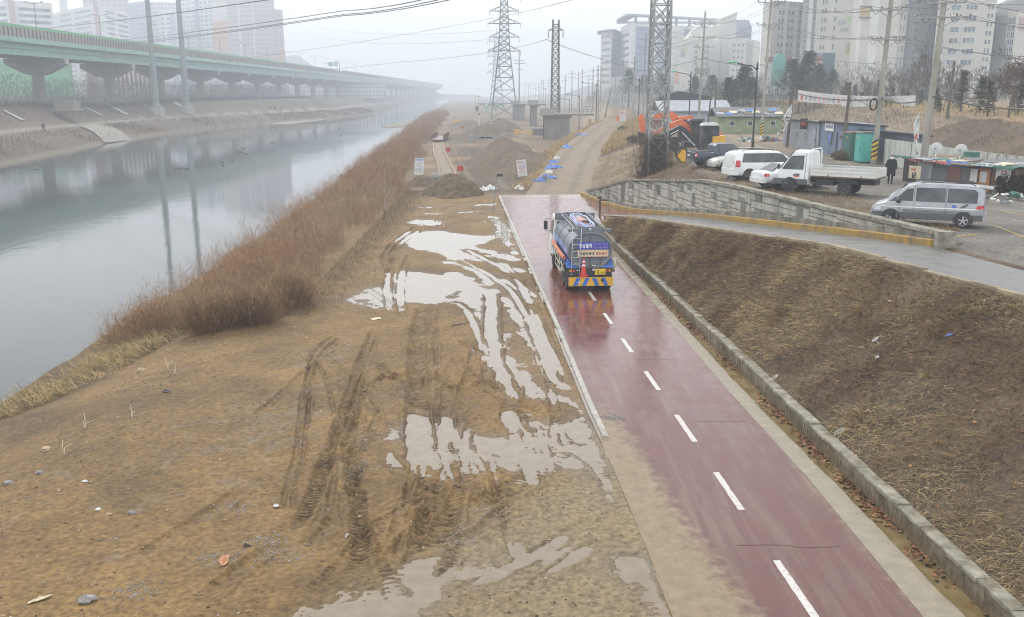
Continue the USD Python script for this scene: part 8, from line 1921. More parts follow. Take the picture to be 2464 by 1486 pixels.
put('frame_post', MB().box(1.15, 1.22, -.12, -.06, -.2, 1.4).box(5.7, 5.8, -.12, -.06, -.2, 1.4).box(7.9, 8.0, -.12, -.06, -.2, 1.4), 'wood_plank', SH)
g = np.random.default_rng(4)
for i in range(26):
 x, y = g.uniform(-.5, L - .4), g.uniform(-.45, 1.8); z = 1.4 + .2 * y * .3 + g.uniform(0, .1); w, h_ = g.uniform(.6, 2.0), g.uniform(.5, 1.3)
 q = MB().box(-w / 2, w / 2, -h_ / 2, h_ / 2, 0, .03).move((x + w / 3, y, z), rotz=float(g.normal(0, 14)), rx=float(g.normal(6, 4)))
 put('roof_sheet', q, ['tarp_grey', 'old_boards', 'tarp_green', 'cream_board', 'tin_grey', 'tarp_grey'][i % 6], SH)
def skirt(x0, x1, m, z, seed, drop=.25):
 X = np.linspace(x0, x1, 30); v = []
 for i, x in enumerate(X):
  v += [(x, -.3, z + .04 * math.sin(i * 1.3 + seed)), (x, -.52 + .06 * math.sin(i * 2.1), z + .05 * math.sin(i * 1.9)), (x, -.55 + .07 * math.cos(i * 1.7), z - drop - .08 * math.sin(i * 2.3 + seed))]
 put('tarp_edge', (v, [(3 * i + k, 3 * i + k + 3, 3 * i + k + 4, 3 * i + k + 1) for i in range(29) for k in (0, 1)]), m, SH)
skirt(1.0, 4.4, 'tarp_red', 1.44, 1, .12); skirt(4.3, 6.0, 'tarp_blue', 1.5, 2, .22); skirt(5.9, L + .4, 'tarp_green', 1.5, 3, .14); skirt(-.6, 1.2, 'tarp_green', 1.52, 4, .08)
put('green_crate', MB().box(4.6, 5.3, .3, .8, 1.75, 2.05), 'tarp_green', SH)
SM = np.array(UsdGeom.Xformable(SH).ComputeLocalToWorldTransform(Usd.TimeCode.Default()))
def onsh(p): return (np.append(np.asarray(p, float), 1) @ SM)[:3]
def dish(label, p, r, rot=0, stand=.5):
 t = thing('satellite_dish', label, 'satellite dish', p, rot)
 put('reflector', MB().lathe([(0, .06 * r), (r * .5, .1 * r), (r * .9, .26 * r), (r, .32 * r), (r * 1.02, .3 * r), (r * .9, .22 * r), (0, 0)], (0, 0, 0), 24, axis=1).move((0, .0, stand + r * .7), rx=-18), 'dish_grey', t)
 put('stand', MB().tube([(0, 0, 0), (0, .1, stand + r * .5)], .03, 6), 'white_print', t); put('feed_arm', MB().tube([(0, .05, stand + .1), (0, -r * .8, stand + r * .5)], .015, 5).box(-.04, .04, -r * .8 - .06, -r * .8 + .06, stand + r * .5 - .04, stand + r * .5 + .05), 'tarp_grey', t)
 return t
dish('pale satellite dish on the shack roof, left of the two', onsh((2.2, .4, 1.62)), .33, -35, .3); dish('pale satellite dish on the shack roof, right of the two', onsh((4.1, .5, 1.62)), .33, -35, .3)
p = on_ground(1712, 300, 90, 200); dish('big dull satellite dish standing by the timber pole near the green hut', (p[0], p[1], gz(p[0], p[1])), 1.0, 25, .7)
p = on_ground(1730, 304, 90, 200); dish('second big dull satellite dish beside the first near the green hut', (p[0] + .6, p[1] - 1, gz(p[0], p[1])), .9, -20, .5)
bd = onsh((1.75, -.55, .0)); bd[2] = gz(bd[0], bd[1])
t = thing('poultry_sign', 'small cream hand-lettered board leaning against the shack', 'sign board', bd, -62); put('board', MB().box(-.42, .42, -.03, 0, .3, 1.05), 'cream_board', t); lettering(t, '닭', 'black_print', (-.2, -.034, .36), (1, 0, 0), (0, 0, 1), .34); lettering(t, '시골', 'red_print', (-.3, -.034, .78), (1, 0, 0), (0, 0, 1), .17)
for k, (u, z0, w, h_, l) in enumerate([(5.9, .45, .5, .75, 'white square board on the shack wall left of its door'), (7.75, .35, 1.0, 1.05, 'large pale blue-white notice board at the right end of the shack')]):
 p = onsh((u, -.2, z0)); t = thing('notice_board', l, 'notice board', p, -75); put('board', MB().box(0, w, -.02, .02, 0, h_), 'sheet_white', t)
 if k:
  put('notice_line', MB().box(.4, .5, -.026, -.022, h_ - .25, h_ - .12), 'red_print', t); put('notice_line', MB().box(.6, .7, -.026, -.022, h_ - .25, h_ - .12), 'red_print', t)
  for j in range(3): put('notice_line', MB().box(.15, .85, -.026, -.022, .25 + .15 * j, .28 + .15 * j), 'grey_letter', t)
gq = np.random.default_rng(71)
def shrub(label, loc, r, h, n, cols, seed, name='shrub'):
 g = np.random.default_rng(seed); t = thing(name, label, 'shrub', loc)
 p = g.normal(0, 1, (n, 3)); p /= np.linalg.norm(p, axis=1, keepdims=True); p *= g.random((n, 1)) ** .4 * [r, r, h / 2]; p[:, 2] += h / 2
 tri = g.normal(0, .07, (n, 3, 3)) * [1, 1, 1.4]
 put('twigs', ((p[:, None] + tri).reshape(-1, 3), np.arange(3 * n).reshape(-1, 3)), 'foliage', t, attrs={'tint': np.repeat(palette(g, n, cols, [1] * len(cols)), 3, 0)})
 q = MB()
 for i in range(14):
  e = p[g.integers(n)]; q.tube([(0, 0, -.1), e * .5, e], [.02, .014, .006], 4, cap=False)
 put('stems', q, 'bark', t, attrs={'tint': np.tile([.08, .06, .045], (len(q.mesh().vertices), 1))})
p = on_ground(2438, 470, 36, 70); shrub('dark brown bush at the right edge behind the van', p, .95, 1.25, 2600, [(.06, .045, .035), (.09, .055, .04), (.045, .045, .03)], 3)
p = on_ground(1500, 322, 90, 200); shrub('olive bush in the tall straw at the head of the ramp', p, 1.1, 1.2, 700, [(.09, .1, .055), (.07, .075, .045)], 4)
p = on_ground(1528, 345, 70, 150); shrub('dark green weed clump left of the lattice mast', p, 1.2, 1.0, 800, [(.05, .06, .04), (.08, .075, .05)], 5)
p = on_ground(2075, 428, 50, 90); shrub('dry weeds at the foot of the teal toilet', (26.6, 74.5, gz(26.6, 74.5)), .9, .7, 600, [(.17, .11, .065), (.12, .08, .05)], 6)
for k, (px, py, r, h, l) in enumerate([(690, 735, 1.3, 1.9, 'bushy brown shrub at the near right corner of the reed bed'), (600, 775, 1.4, 1.9, 'dense twiggy shrub at the near end of the reed bed'), (505, 795, 1.3, 1.8, 'brown shrub at the near left end of the reeds'), (640, 700, 1.2, 1.8, 'twiggy shrub just behind the corner shrub'), (545, 740, 1.2, 1.7, 'brown shrub in the second row of the near reed end')]):
 p = on_ground(px, py, 28, 60); g = np.random.default_rng(80 + k); n = 1500; t = thing('dry_shrub', l, 'shrub', p)
 x, y = g.normal(0, r * .5, n), g.normal(0, r * .4, n); hh = h * g.uniform(.5, 1.1, n); c = palette(g, n, [(.27, .165, .085), (.18, .105, .055), (.36, .25, .14), (.11, .07, .042)], [.35, .3, .22, .13])
 v, f, c1 = blades(x * .6, y * .6, 0 * x - .1, hh, .014 + 0 * x, np.arctan2(y, x) + g.normal(0, .5, n), 1.2 + g.normal(0, .22, n), c, g, .4)
 put('stems', (v, f), 'dry_blades', t, attrs={'tint': c1})
 n2 = 5200; q = g.integers(0, n, n2); a = g.uniform(.35, 1.0, n2)
 v, f, c1 = blades(x[q] * (.6 + .5 * a) + g.normal(0, .1, n2), y[q] * (.6 + .5 * a) + g.normal(0, .1, n2), hh[q] * a * .85, h * g.uniform(.1, .3, n2), .009 + 0 * a, g.uniform(0, 6.3, n2), g.uniform(0, 1.3, n2), np.clip(c[q] * g.uniform(.8, 1.5, (n2, 1)), 0, .5), g, .6)
 put('twigs', (v, f), 'dry_blades', t, attrs={'tint': c1})
z = gz(31, 122)
t = thing('green_hut', 'long low green hut with a patched roof and blue tarp', 'hut', (0, 0, 0)); Yh = 122.
X1, X2 = (1727 - CX) / F * 120, (1879 - CX) / F * 120
put('walls', MB().box(X1, X2, Yh, Yh + 5, z - .5, z + 2.1), 'hut_green', t); put('roof', MB().prism([(Yh - .4, z + 2.1), (Yh + 2.6, z + 3.2), (Yh + 5.4, z + 2.1), (Yh + 5.4, z + 2.2), (Yh + 2.6, z + 3.32), (Yh - .4, z + 2.22)], 0, X1 - .4, X2 + .4), 'tarp_grey', t)
for k, f in enumerate((.22, .5, .86)):
 w = put('window', MB().box(X1 + (X2 - X1) * f - .35, X1 + (X2 - X1) * f + .35, Yh - .06, Yh - .01, z + 1., z + 1.6), 'pvc_frame', t); put('pane', MB().box(X1 + (X2 - X1) * f - .28, X1 + (X2 - X1) * f + .28, Yh - .08, Yh - .062, z + 1.06, z + 1.54), 'dark_board', w)
for k in range(14):
 x = X1 + (X2 - X1) * (k + .5) / 14; y_ = Yh + gq.uniform(0, 1.6); zz = z + 2.26 + (y_ - Yh + .4) * .366
 put('roof_sheet', MB().box(-.5, .5, -.4, .4, 0, .03).move((x, y_, zz), rotz=float(gq.normal(0, 12)), rx=20), ['tin_grey', 'old_boards', 'tarp_blue', 'cream_board', 'tin_dark'][k % 5], t)
t = thing('barn', 'low barn with a dark gable and pale roof behind the green hut', 'barn', (0, 0, 0)); Yb = 150.; zb = gz(28, 150)
xa, xb = (1585 - CX) / F * 148, (1752 - CX) / F * 148; xm = (1642 - CX) / F * 148
put('walls', MB().box(xa, xb, Yb, Yb + 8, zb - .5, zb + 2.2), 'tin_grey', t); put('roof', MB().prism([(Yb - .5, zb + 2.2), (Yb + 4, zb + 3.8), (Yb + 8.5, zb + 2.2), (Yb + 8.5, zb + 2.35), (Yb + 4, zb + 3.95), (Yb - .5, zb + 2.35)], 0, xa - .3, xb + .3), 'tin_grey', t)
put('gable', MB().prism([(xm - 4.5, zb + 3.4), (xm + 6, zb + 3.4), (xm + 5, zb + 4.6), (xm, zb + 5.4), (xm - 3, zb + 4.5)], 1, Yb + 5, Yb + 9), 'roof_felt', t)
put('green_cabin', MB().box((1446 - CX) / F * 240, (1478 - CX) / F * 240, 240, 243, gz(24, 240) - .5, gz(24, 240) + 2.6), 'teal_cabin', None, 'faded teal cabin in the distance at the end of the yard', 'cabin') if False else None
A, B = tip('f', .9, 0) if False else at_y(1921, 217, 90), at_y(2205, 230, 64.5)
n = 60; v = []
hA, hB = 1.05, .75
for i in range(n + 1):
 s = i / n; p = A + (B - A) * s - np.array([0, 0, .25 * 4 * s * (1 - s)])
 tw = 1.0 - .9 * math.exp(-((s - .8) / .1) ** 2); h_ = (hA + (hB - hA) * s) * (.22 + .78 * tw if s > .45 else 1 - .35 * s)
 for k in range(3):
  v.append((p[0] + .25 * (1 - tw) * (k / 2), p[1] + .08 * math.sin(s * 21), p[2] - h_ * k / 2))
BN = thing('banner', 'long white cloth banner with red and black lettering twisted at its right end', 'banner')
put('cloth', (v, [(3 * i + k, 3 * i + k + 3, 3 * i + k + 4, 3 * i + k + 1) for i in range(n) for k in (0, 1)]), 'sheet_white', BN)
dirb = (B - A); dirb /= np.linalg.norm(dirb)
for i, (ch, m) in enumerate(zip('총추이이환경고발송투법이반차', ['red_print', 'grey_letter', 'grey_letter', 'grey_letter', 'pink_print', 'pink_print', 'grey_letter', 'grey_letter', 'red_print', 'red_print', 'grey_letter', 'grey_letter', 'grey_letter', 'grey_letter'])):
 s = .03 + i * .048; p = A + (B - A) * s - np.array([0, 0, .25 * 4 * s * (1 - s)])
 h_ = (hA + (hB - hA) * s) * ((1 - .35 * s) if s < .45 else .6)
 lettering(BN, ch, m, p + np.array([-.02, -.14, -h_ * .8]), dirb, (0, 0, 1), h_ * .55)
for q in (A, B):
 pass
put('tie_cord', MB().tube([A, at_y(1908, 206, 91)], .012, 4).tube([B, at_y(2222, 222, 61.5)], .012, 4), 'wire', BN)
def flag(label, pts, Y, mm):
 t = thing('hanging_flag', label, 'flag', (0, 0, 0)); P = np.array([at_y(x, y, Y) for x, y in pts]); m = len(P) // 2
 v = []
 for i in range(m):
  a, b = P[i], P[len(P) - 1 - i]
  for k in range(5): v.append(a + (b - a) * k / 4 + np.array([0, .07 * math.sin(i * 1.7 + k * 1.9), 0]))
 put('cloth', (v, [(5 * i + k, 5 * i + k + 1, 5 * i + k + 6, 5 * i + k + 5) for i in range(m - 1) for k in range(4)]), 'sheet_white', t)
 for (x, y, w, h_, m2) in mm:
  p = at_y(x, y, Y - .15); put('print_mark', MB().box(p[0] - w / 2, p[0] + w / 2, p[1] - .01, p[1], p[2] - h_ / 2, p[2] + h_ / 2), m2, t)
flag('white protest flag hanging limp on the timber pole, left of the two', [(1904, 252), (1895, 265), (1886, 282), (1886, 292), (1890, 300), (1884, 318), (1888, 318), (1896, 302), (1900, 290), (1904, 275), (1906, 262), (1906, 252)], 90.5, [(1893, 283, .18, .16, 'black_print'), (1898, 284, .16, .14, 'black_print'), (1892, 290, .2, .12, 'grey_letter'), (1897, 291, .14, .12, 'black_print')])
flag('white flag with red marks hanging on the thick concrete pole, right of the two', [(2211, 272), (2204, 290), (2197, 304), (2198, 330), (2200, 350), (2201, 372), (2205, 372), (2209, 350), (2211, 330), (2212, 304), (2212, 290), (2212, 272)], 59.6, [(2203, 332, .13, .16, 'red_print'), (2206, 326, .12, .14, 'red_print'), (2208, 336, .06, .12, 'black_print'), (2207, 370, .08, .12, 'black_print'), (2208, 290, .1, .2, 'grey_letter')])
def person(label, loc, rot, coat, legs, H=1.66, coatlen=.52, mask=True, step=.12, hair='black_print'):
 import manifold3d as m3
 t = thing('person', label, 'person', loc, rot); k = H / 1.7
 def chain(js):
  out = []
  for (a, ra), (b, rb) in zip(js[:-1], js[1:]):
   sp = lambda c, r: m3.Manifold.sphere(r, 18).translate(tuple(c))
   out.append(m3.Manifold.batch_hull([sp(a, ra), sp(b, rb)]))
  return out
 def solid(parts, it=6):
  M = m3.Manifold.batch_boolean(parts, m3.OpType.Add).refine_to_length(.03); w = M.to_mesh(); m = trimesh.Trimesh(w.vert_properties[:, :3], w.tri_verts); trimesh.smoothing.filter_taubin(m, iterations=it); m.apply_scale(k); return m
 hip = .88
 lg = []
 for s, f in ((1, step), (-1, -step)):
  lg += chain([((0, s * .09, hip), .095), ((f * .55, s * .1, .48), .068), ((f * 1.1 - .03, s * .1, .1), .05), ((f * 1.1 + .1, s * .11, .05), .045)])
 lg += chain([((0, .08, hip), .1), ((0, -.08, hip), .1)])
 body = put('body', solid(lg + chain([((0, 0, hip), .11), ((0, 0, 1.4), .1), ((.01, 0, 1.5), .055), ((.02, 0, 1.56), .06)]) + chain([((.0, .2, 1.38), .06), ((.02, .26, 1.12), .045), ((.06, .27, .88), .038), ((.08, .27, .8), .035)]) + chain([((.0, -.2, 1.38), .06), ((-.02, -.26, 1.12), .045), ((.0, -.27, .88), .038), ((.02, -.27, .8), .035)])), legs, t, smooth=True)
 c = chain([((0, .17, 1.4), .085), ((0, .14, 1.1), .11), ((0, .15, hip - coatlen * .6), .13)]) + chain([((0, -.17, 1.4), .085), ((0, -.14, 1.1), .11), ((0, -.15, hip - coatlen * .6), .13)]) + chain([((0, .17, 1.4), .085), ((0, -.17, 1.4), .085)]) + chain([((0, .12, 1.0), .13), ((0, -.12, 1.0), .13)]) + chain([((0, .12, .75), .14), ((0, -.12, .75), .14)]) + chain([((0, 0, 1.4), .09), ((.01, 0, 1.49), .075)])
 for s, f in ((1, .05), (-1, -.03)):
  c += chain([((0, s * .2, 1.39), .078), ((f * .4, s * .28, 1.12), .066), ((f + .02, s * .29, .9), .056)])
 put('coat', solid(c), coat, t, smooth=True)
 hd = m3.Manifold.sphere(.105, 24).scale((.98, .84, 1.18)).translate((.02, 0, 1.6)) + m3.Manifold.sphere(.03, 12).translate((.125, 0, 1.58)) + m3.Manifold.sphere(.025, 10).scale((1, .5, 1.3)).translate((.02, .09, 1.59)) + m3.Manifold.sphere(.025, 10).scale((1, .5, 1.3)).translate((.02, -.09, 1.59))
 put('head', solid([hd], 2), 'skin', t, smooth=True)
 hr = m3.Manifold.sphere(.115, 24).scale((1.0, .9, 1.12)).translate((.0, 0, 1.63)) - m3.Manifold.cube((.2, .3, .2), True).translate((.15, 0, 1.56))
 put('hair', solid([hr], 2), hair, t, smooth=True)
 if mask:
  mk = m3.Manifold.sphere(.085, 18).scale((.6, 1.05, .85)).translate((.1, 0, 1.555)); put('face_mask', solid([mk], 2), 'white_print', t, smooth=True)
 for s, f in ((1, .07), (-1, -.01)):
  h_ = []
  o = np.array([f + .03, s * .29, .82])
  h_ += chain([(o + [0, 0, .06], .03), (o + [.005, 0, -.01], .036)])
  for i in range(4):
   h_ += chain([(o + [.03 - .02 * i, 0, -.03], .012), (o + [.035 - .02 * i, s * -.01, -.07], .0105), (o + [.033 - .02 * i, s * -.025, -.1 + .006 * abs(i - 1)], .009)])
  h_ += chain([(o + [.03, 0, .01], .013), (o + [.06, s * -.01, -.03], .011)])
  put('hand', solid(h_, 2), 'skin', t, smooth=True)
 for s, f in ((1, step), (-1, -step)):
  put('shoe', solid(chain([((f * 1.1 - .05, s * .1, .045), .05), ((f * 1.1 + .14, s * .11, .035), .04)]), 2), 'black_steel', t, smooth=True)
 return t
mat('skin', (.5, .33, .25), (.42, .27, .2), rough=.6); mat('coat_black', (.016, .017, .02), (.01, .01, .012), rough=.85); mat('trousers_dark', (.02, .02, .024), (.012, .012, .014), rough=.85); mat('coat_purple', (.08, .03, .07), (.05, .02, .05), rough=.85)
p = on_ground(2141, 442, 45, 90)
person('person in a long black coat and white face mask walking beside the white fence', p, -115, 'coat_black', 'trousers_dark')
p = on_ground(105, 315, 140, 320); person('distant walker in a purple coat on the far river promenade', p, -60, 'coat_purple', 'trousers_dark', H=1.75, mask=False)
for k, (px, l) in enumerate([(651, 'leftmost of three tiny walkers far along the promenade'), (662, 'middle one of three tiny walkers far along the promenade'), (678, 'rightmost of three tiny walkers far along the promenade')]):
 p = on_ground(px, 266, 250, 700); person(l, p, 90, 'coat_black', 'trousers_dark', mask=False, H=1.8)
def site_sign(label, px, py, D, w, h, tilt, head, rows, ring=False, y0=60, y1=260):
 p = on_ground(px, py, y0, y1); t = thing('site_sign', label, 'sign', (p[0], p[1], p[2] + .15), 0, tilt=(-6, tilt, 0))
 bd = put('board', MB().box(-w / 2, w / 2, -.02, .02, 0, h), 'sheet_white', t)
 put('prop', MB().bar((0, .05, h * .8), (0, .8, -.3), .04), 'wood_plank', t)
 if head:
  put('header', MB().box(-w * .43, w * .43, -.03, -.022, h * .84, h * .95), head[1], bd); lettering(bd, head[0], head[2], (-w * .36, -.034, h * .86), (1, 0, 0), (0, 0, 1), h * .075, width=w * .72)
 for (z, hh, m, txt) in rows:
  if txt: lettering(bd, txt, m, (-w * .38, -.026, h * z), (1, 0, 0), (0, 0, 1), h * hh, width=w * .76)
  else:
   for (a, b_) in ((-.4, -.24), (-.18, .1), (.14, .36)): put('text_line', MB().box(w * a, w * b_, -.026, -.0215, h * z, h * (z + hh)), m, bd)
 if ring:
  a = np.linspace(-1.1, math.pi + 1.1, 28); put('ring_mark', MB().tube([(w * .26 * math.cos(x), -.03, h * .27 + w * .26 * math.sin(x)) for x in a], .025, 5), 'red_print', bd)
  put('ring_text', MB().box(-w * .14, w * .14, -.028, -.022, h * .28, h * .31).box(-w * .12, w * .12, -.028, -.022, h * .22, h * .245), 'grey_letter', bd)
 return t
site_sign('white notice board with a dark blue header standing at the edge of the reeds', 1008, 424, 100, 1.0, 1.85, 3, ('공사안내', 'sign_blue', 'white_print'), [(.74, .02, 'grey_letter', ''), (.68, .02, 'grey_letter', ''), (.58, .02, 'grey_letter', ''), (.52, .02, 'grey_letter', ''), (.46, .025, 'grey_letter', ''), (.36, .025, 'grey_letter', ''), (.3, .02, 'grey_letter', ''), (.22, .02, 'grey_letter', ''), (.15, .02, 'grey_letter', '')])
site_sign('white warning board with red lettering and a red ring, leaning by the long mound', 1258, 428, 100, 1.05, 1.8, -7, None, [(.85, .085, 'red_print', '출입금지'), (.76, .025, 'grey_letter', ''), (.71, .02, 'pink_print', ''), (.59, .075, 'sign_blue', '공사차량'), (.47, .075, 'red_print', '출입금지'), (.05, .02, 'grey_letter', '')], ring=True)
site_sign('white and red notice board at the head of the dirt ramp', 1498, 294, 175, 1.1, 2.1, 0, None, [(.86, .06, 'red_print', '출입금지'), (.74, .05, 'red_print', ''), (.64, .05, 'red_print', ''), (.54, .05, 'red_print', '')], ring=True, y1=230)
p = on_ground(1487, 292, 120, 230); t = thing('barrier_drum', 'orange barrier drum beside the notice board at the head of the ramp', 'barrier', p); put('drum', MB().lathe([(0, 1.0), (.24, 1.0), (.3, .9), (.3, .1), (.34, 0), (0, 0)][::-1], sides=16), 'paint_orange', t)
p = on_ground(1419, 290, 120, 240); t = thing('hazard_post', 'short black and yellow striped post at the head of the ramp', 'post', p); put('post', MB().box(-.3, .3, -.08, .08, 0, 1.3), 'hazard_yellow', t)
for i in range(4): put('black_stripe', MB().prism([(-.3, .1 + .3 * i), (.3, .3 + .3 * i), (.3, .45 + .3 * i if i < 3 else 1.29), (-.3, .25 + .3 * i)], 1, -.09, -.082), 'black_print', t)
for px, py, l in [(1078, 371, 'small red square marker beside the footpath, farther one'), (1108, 420, 'small red square marker beside the footpath, nearer one'), (1112, 314, 'tiny red marker near the yellow machine'), (1108, 298, 'tiny red marker farthest up the track')]:
 p = on_ground(px, py, 80, 320); t = thing('red_marker', l, 'marker', p); put('stake', MB().bar((0, 0, -.1), (0, 0, .75), .05), 'wood_plank', t); put('plate', MB().box(-.34, .34, -.02, .02, .35, .95), 'red_lamp', t)
a, b = on_ground(1185, 515, 50, 90), None
t = thing('camera_post', 'thin leaning post with a black box on top beside the wet junction', 'post', a); put('post', MB().tube([(0, 0, -.2), (.36, 0, 2.95)], .03, 8), 'pylon_green', t); put('box_head', MB().box(.36, .78, -.14, .14, 2.86, 3.08), 'black_steel', t)
a = on_ground(925, 524, 50, 90); t = thing('marker_pole', 'slim grey pole standing in the weeds at the edge of the reeds', 'pole', a); put('shaft', MB().tube([(0, 0, -.2), (.03, 0, .9), (.16, 0, 3.6)], [.04, .03, .025], 7), 'galvanised', t); put('foot_sleeve', MB().cyl((0, 0, 0), (.015, 0, .5), .05), 'rust_stain', t)
a = on_ground(1153, 320, 120, 300); t = thing('camera_mast', 'white camera mast with a control box among the earthworks', 'mast', a); H_ = 8.4
put('mast', MB().tube([(0, 0, -.3), (0, 0, H_)], [.16, .1], 8), 'sheet_white', t); put('control_box', MB().box(-.75, -.15, -.2, .2, H_ - 3.2, H_ - 2.2), 'tarp_grey', t); put('camera', MB().tm(trimesh.creation.icosphere(1, .22)).move((0, 0, H_ + .1)).bar((-.5, 0, H_), (.5, 0, H_ + .1), .1), 'sheet_white', t); put('collar', MB().cyl((0, 0, 4.2), (0, 0, 4.6), .22), 'rust_stain', t); put('aerial', MB().bar((-.85, 0, H_ - 3.4), (-.85, 0, H_ + 1), .04), 'black_steel', t)
def ground_patch(name, left, right, m, lift=.04, n=40, y0=60, y1=420, nx=6):
 Lp, Rp = [np.array([on_ground(x, y, y0, y1)[:2] for x, y in s]) for s in (left, right)]
 s = np.linspace(0, 1, n); pl = np.stack([np.interp(s, np.linspace(0, 1, len(Lp)), Lp[:, k]) for k in (0, 1)], 1); pr = np.stack([np.interp(s, np.linspace(0, 1, len(Rp)), Rp[:, k]) for k in (0, 1)], 1)
 P = pl[:, None] + (pr - pl)[:, None] * np.linspace(0, 1, nx)[None, :, None]; P = P.reshape(-1, 2)
 v = np.c_[P, ground_z(P[:, 0], P[:, 1]) + lift]; i = (np.arange(n - 1)[:, None] * nx + np.arange(nx - 1)).ravel()
 put(name, (v, np.stack([i, i + 1, i + nx + 1, i + nx], 1)), m, kind='structure')
 return pl, pr
mat('sand_path', (.24, .19, .13), (.18, .14, .095), rough=.9, scale=1.2, detail=6)
pl, pr = ground_patch('footpath', [(1060, 432), (1054, 400), (1044, 370), (1042, 346)], [(1104, 437), (1090, 408), (1072, 374), (1064, 346)], 'sand_path')
mat('edging_orange', (.3, .18, .11), (.2, .13, .085), rough=.7)
for k, (P, l) in enumerate([(pl, 'tan edging strip along the left side of the footpath'), (pr, 'tan edging strip along the right side of the footpath')]):
 Q = P + np.stack([.05 * np.sin(np.arange(len(P)) * .8), 0 * P[:, 0]], 1); put('path_edging', MB().tube([(x, y, gz(x, y) + .14) for x, y in Q], .16, 6), 'edging_orange', None, l, 'edging')
bx0 = on_ground(1037, 342, 120, 300); bx1 = on_ground(1066, 342, 120, 300); by = bx0[1]
t = thing('boardwalk', 'little red-brown boardwalk bridge with solid side rails on the footpath', 'footbridge', (0, 0, 0)); mat('deck_brown', (.2, .12, .11), (.14, .08, .07), rough=.5)
put('deck', MB().box(bx0[0], bx1[0], by, by + 16, .25, .45), 'deck_brown', t)
for x in (bx0[0] - .1, bx1[0]):
 put('side_rail', MB().box(x, x + .1, by, by + 16, .45, .6).box(x, x + .1, by, by + 16, 1.2, 1.4), 'brown_wood', t)
 for k in range(9): put('baluster', MB().box(x + .01, x + .09, by + k * 2 - (.02 if k else 0), by + k * 2 + 1.5, .62, 1.18), 'brown_wood', t)
def mound(label, px, py, wx, wy, h, seed, m='mound_earth', y0=60, y1=400, sink=.15):
 p = on_ground(px, py, y0, y1); n = 64
 X, Y = np.meshgrid(np.linspace(-1, 1, n), np.linspace(-1, 1, n), indexing='ij'); r = np.sqrt(X ** 2 + Y ** 2) * (1 + 1.1 * fb(X.ravel(), Y.ravel(), 1.6, 4, seed).reshape(n, n))
 wxx, wyy = p[0] + X * wx, p[1] + Y * wy
 z = ground_z(wxx.ravel(), wyy.ravel()).reshape(n, n) - sink + h * np.clip(1 - r ** 1.5, 0, 1) * (1 + .5 * fb(wxx.ravel(), wyy.ravel(), .9, 4, seed).reshape(n, n)) + .6 * np.clip(1 - r, 0, .4) * fb(wxx.ravel(), wyy.ravel(), 2.5, 4, seed).reshape(n, n)
 i = (np.arange(n - 1)[:, None] * n + np.arange(n - 1)).ravel()
 put('earth_mound', (np.stack([wxx, wyy, z], -1).reshape(-1, 3), np.stack([i, i + n, i + n + 1, i + 1], 1)), m, None, label, 'earth mound', smooth=True)
mound('conical brown earth mound at the end of the footpath', 1085, 466, 3.1, 4.2, 2.0, 3)
mound('small grey earth mound beside the notice board', 1018, 446, 1.8, 2.6, 1.1, 4, 'mound_grey')
mound('long brown earth ridge behind the leaning warning board', 1215, 386, 5.2, 30, 3.0, 5, 'mound_grey'); mound('second earth heap joined to the long ridge', 1265, 392, 3.6, 18, 1.8, 6, 'mound_earth')
mound('earth heap farther up the track, left one', 1172, 326, 6, 18, 2.6, 7, 'mound_earth'); mound('earth heap farther up the track, right one', 1205, 314, 6, 22, 3.0, 8, 'mound_grey'); mound('low far earth heap near the pylon', 1120, 300, 6, 24, 1.4, 9, 'mound_grey')
p = on_ground(1050, 432, 70, 130); put('boulder', (lambda m: (m.vertices * [.75, .5, .42] * (1 + .25 * fb(m.vertices[:, 0], m.vertices[:, 1] + m.vertices[:, 2], 2, 3, 2)[:, None]) + [p[0], p[1], p[2] + .25], m.faces))(trimesh.creation.icosphere(3, 1.0)), 'pebble', None, 'pale boulder between the two mounds near the footpath', 'boulder')
def pier(label, px0, px1, ybase, ydeck, D, right):
 x0, x1 = (px0 - CX) / F * D, (px1 - CX) / F * D; zt = float(at_y(px0, ydeck, D)[2]); z0 = gz((x0 + x1) / 2, D) - 1
 t = thing('bridge_end', label, 'bridge', (0, 0, 0)); xr = (right - CX) / F * D
 put('pier', MB().box(x0, x1, D, D + 2.2, z0, zt), 'pier_concrete', t); put('pier_cap', MB().box(x0 - .4, x1 + .4, D - .3, D + 2.5, zt, zt + .45), 'old_concrete', t); put('deck', MB().box(x0 - 1.0, xr, D - .6, D + 9, zt + .45, zt + .8), 'old_concrete', t)
 rl = put('handrail', MB().box(x0 - .9, xr, D - .55, D - .45, zt + 1.65, zt + 1.75).box(x0 - .9, xr, D - .55, D - .45, zt + 1.2, zt + 1.27), 'galvanised', t)
 for x in np.arange(x0 - .9, xr, .8): put('rail_post', MB().box(x, x + .1, D - .56, D - .44, zt + .8, zt + 1.64), 'galvanised', rl)
 put('end_panel', MB().box(x0 - 1.0, x0 + 2, D - .7, D - .6, zt + .5, zt + 1.9), 'galvanised', t); put('drain_pipe', MB().cyl((x0 - .2, D - .15, z0), (x0 - .2, D - .15, zt), .12, sides=8), 'black_steel', t)
pier('cut-off concrete bridge end on a broad stained pier with a grey railing', 1309, 1368, 334, 284, 192, 1425)
pier('second cut-off bridge pier farther away beyond the first', 1277, 1291, 282, 258, 268, 1312); pier('palest and farthest cut-off bridge pier near the pylon', 1236, 1262, 276, 256, 330, 1290)
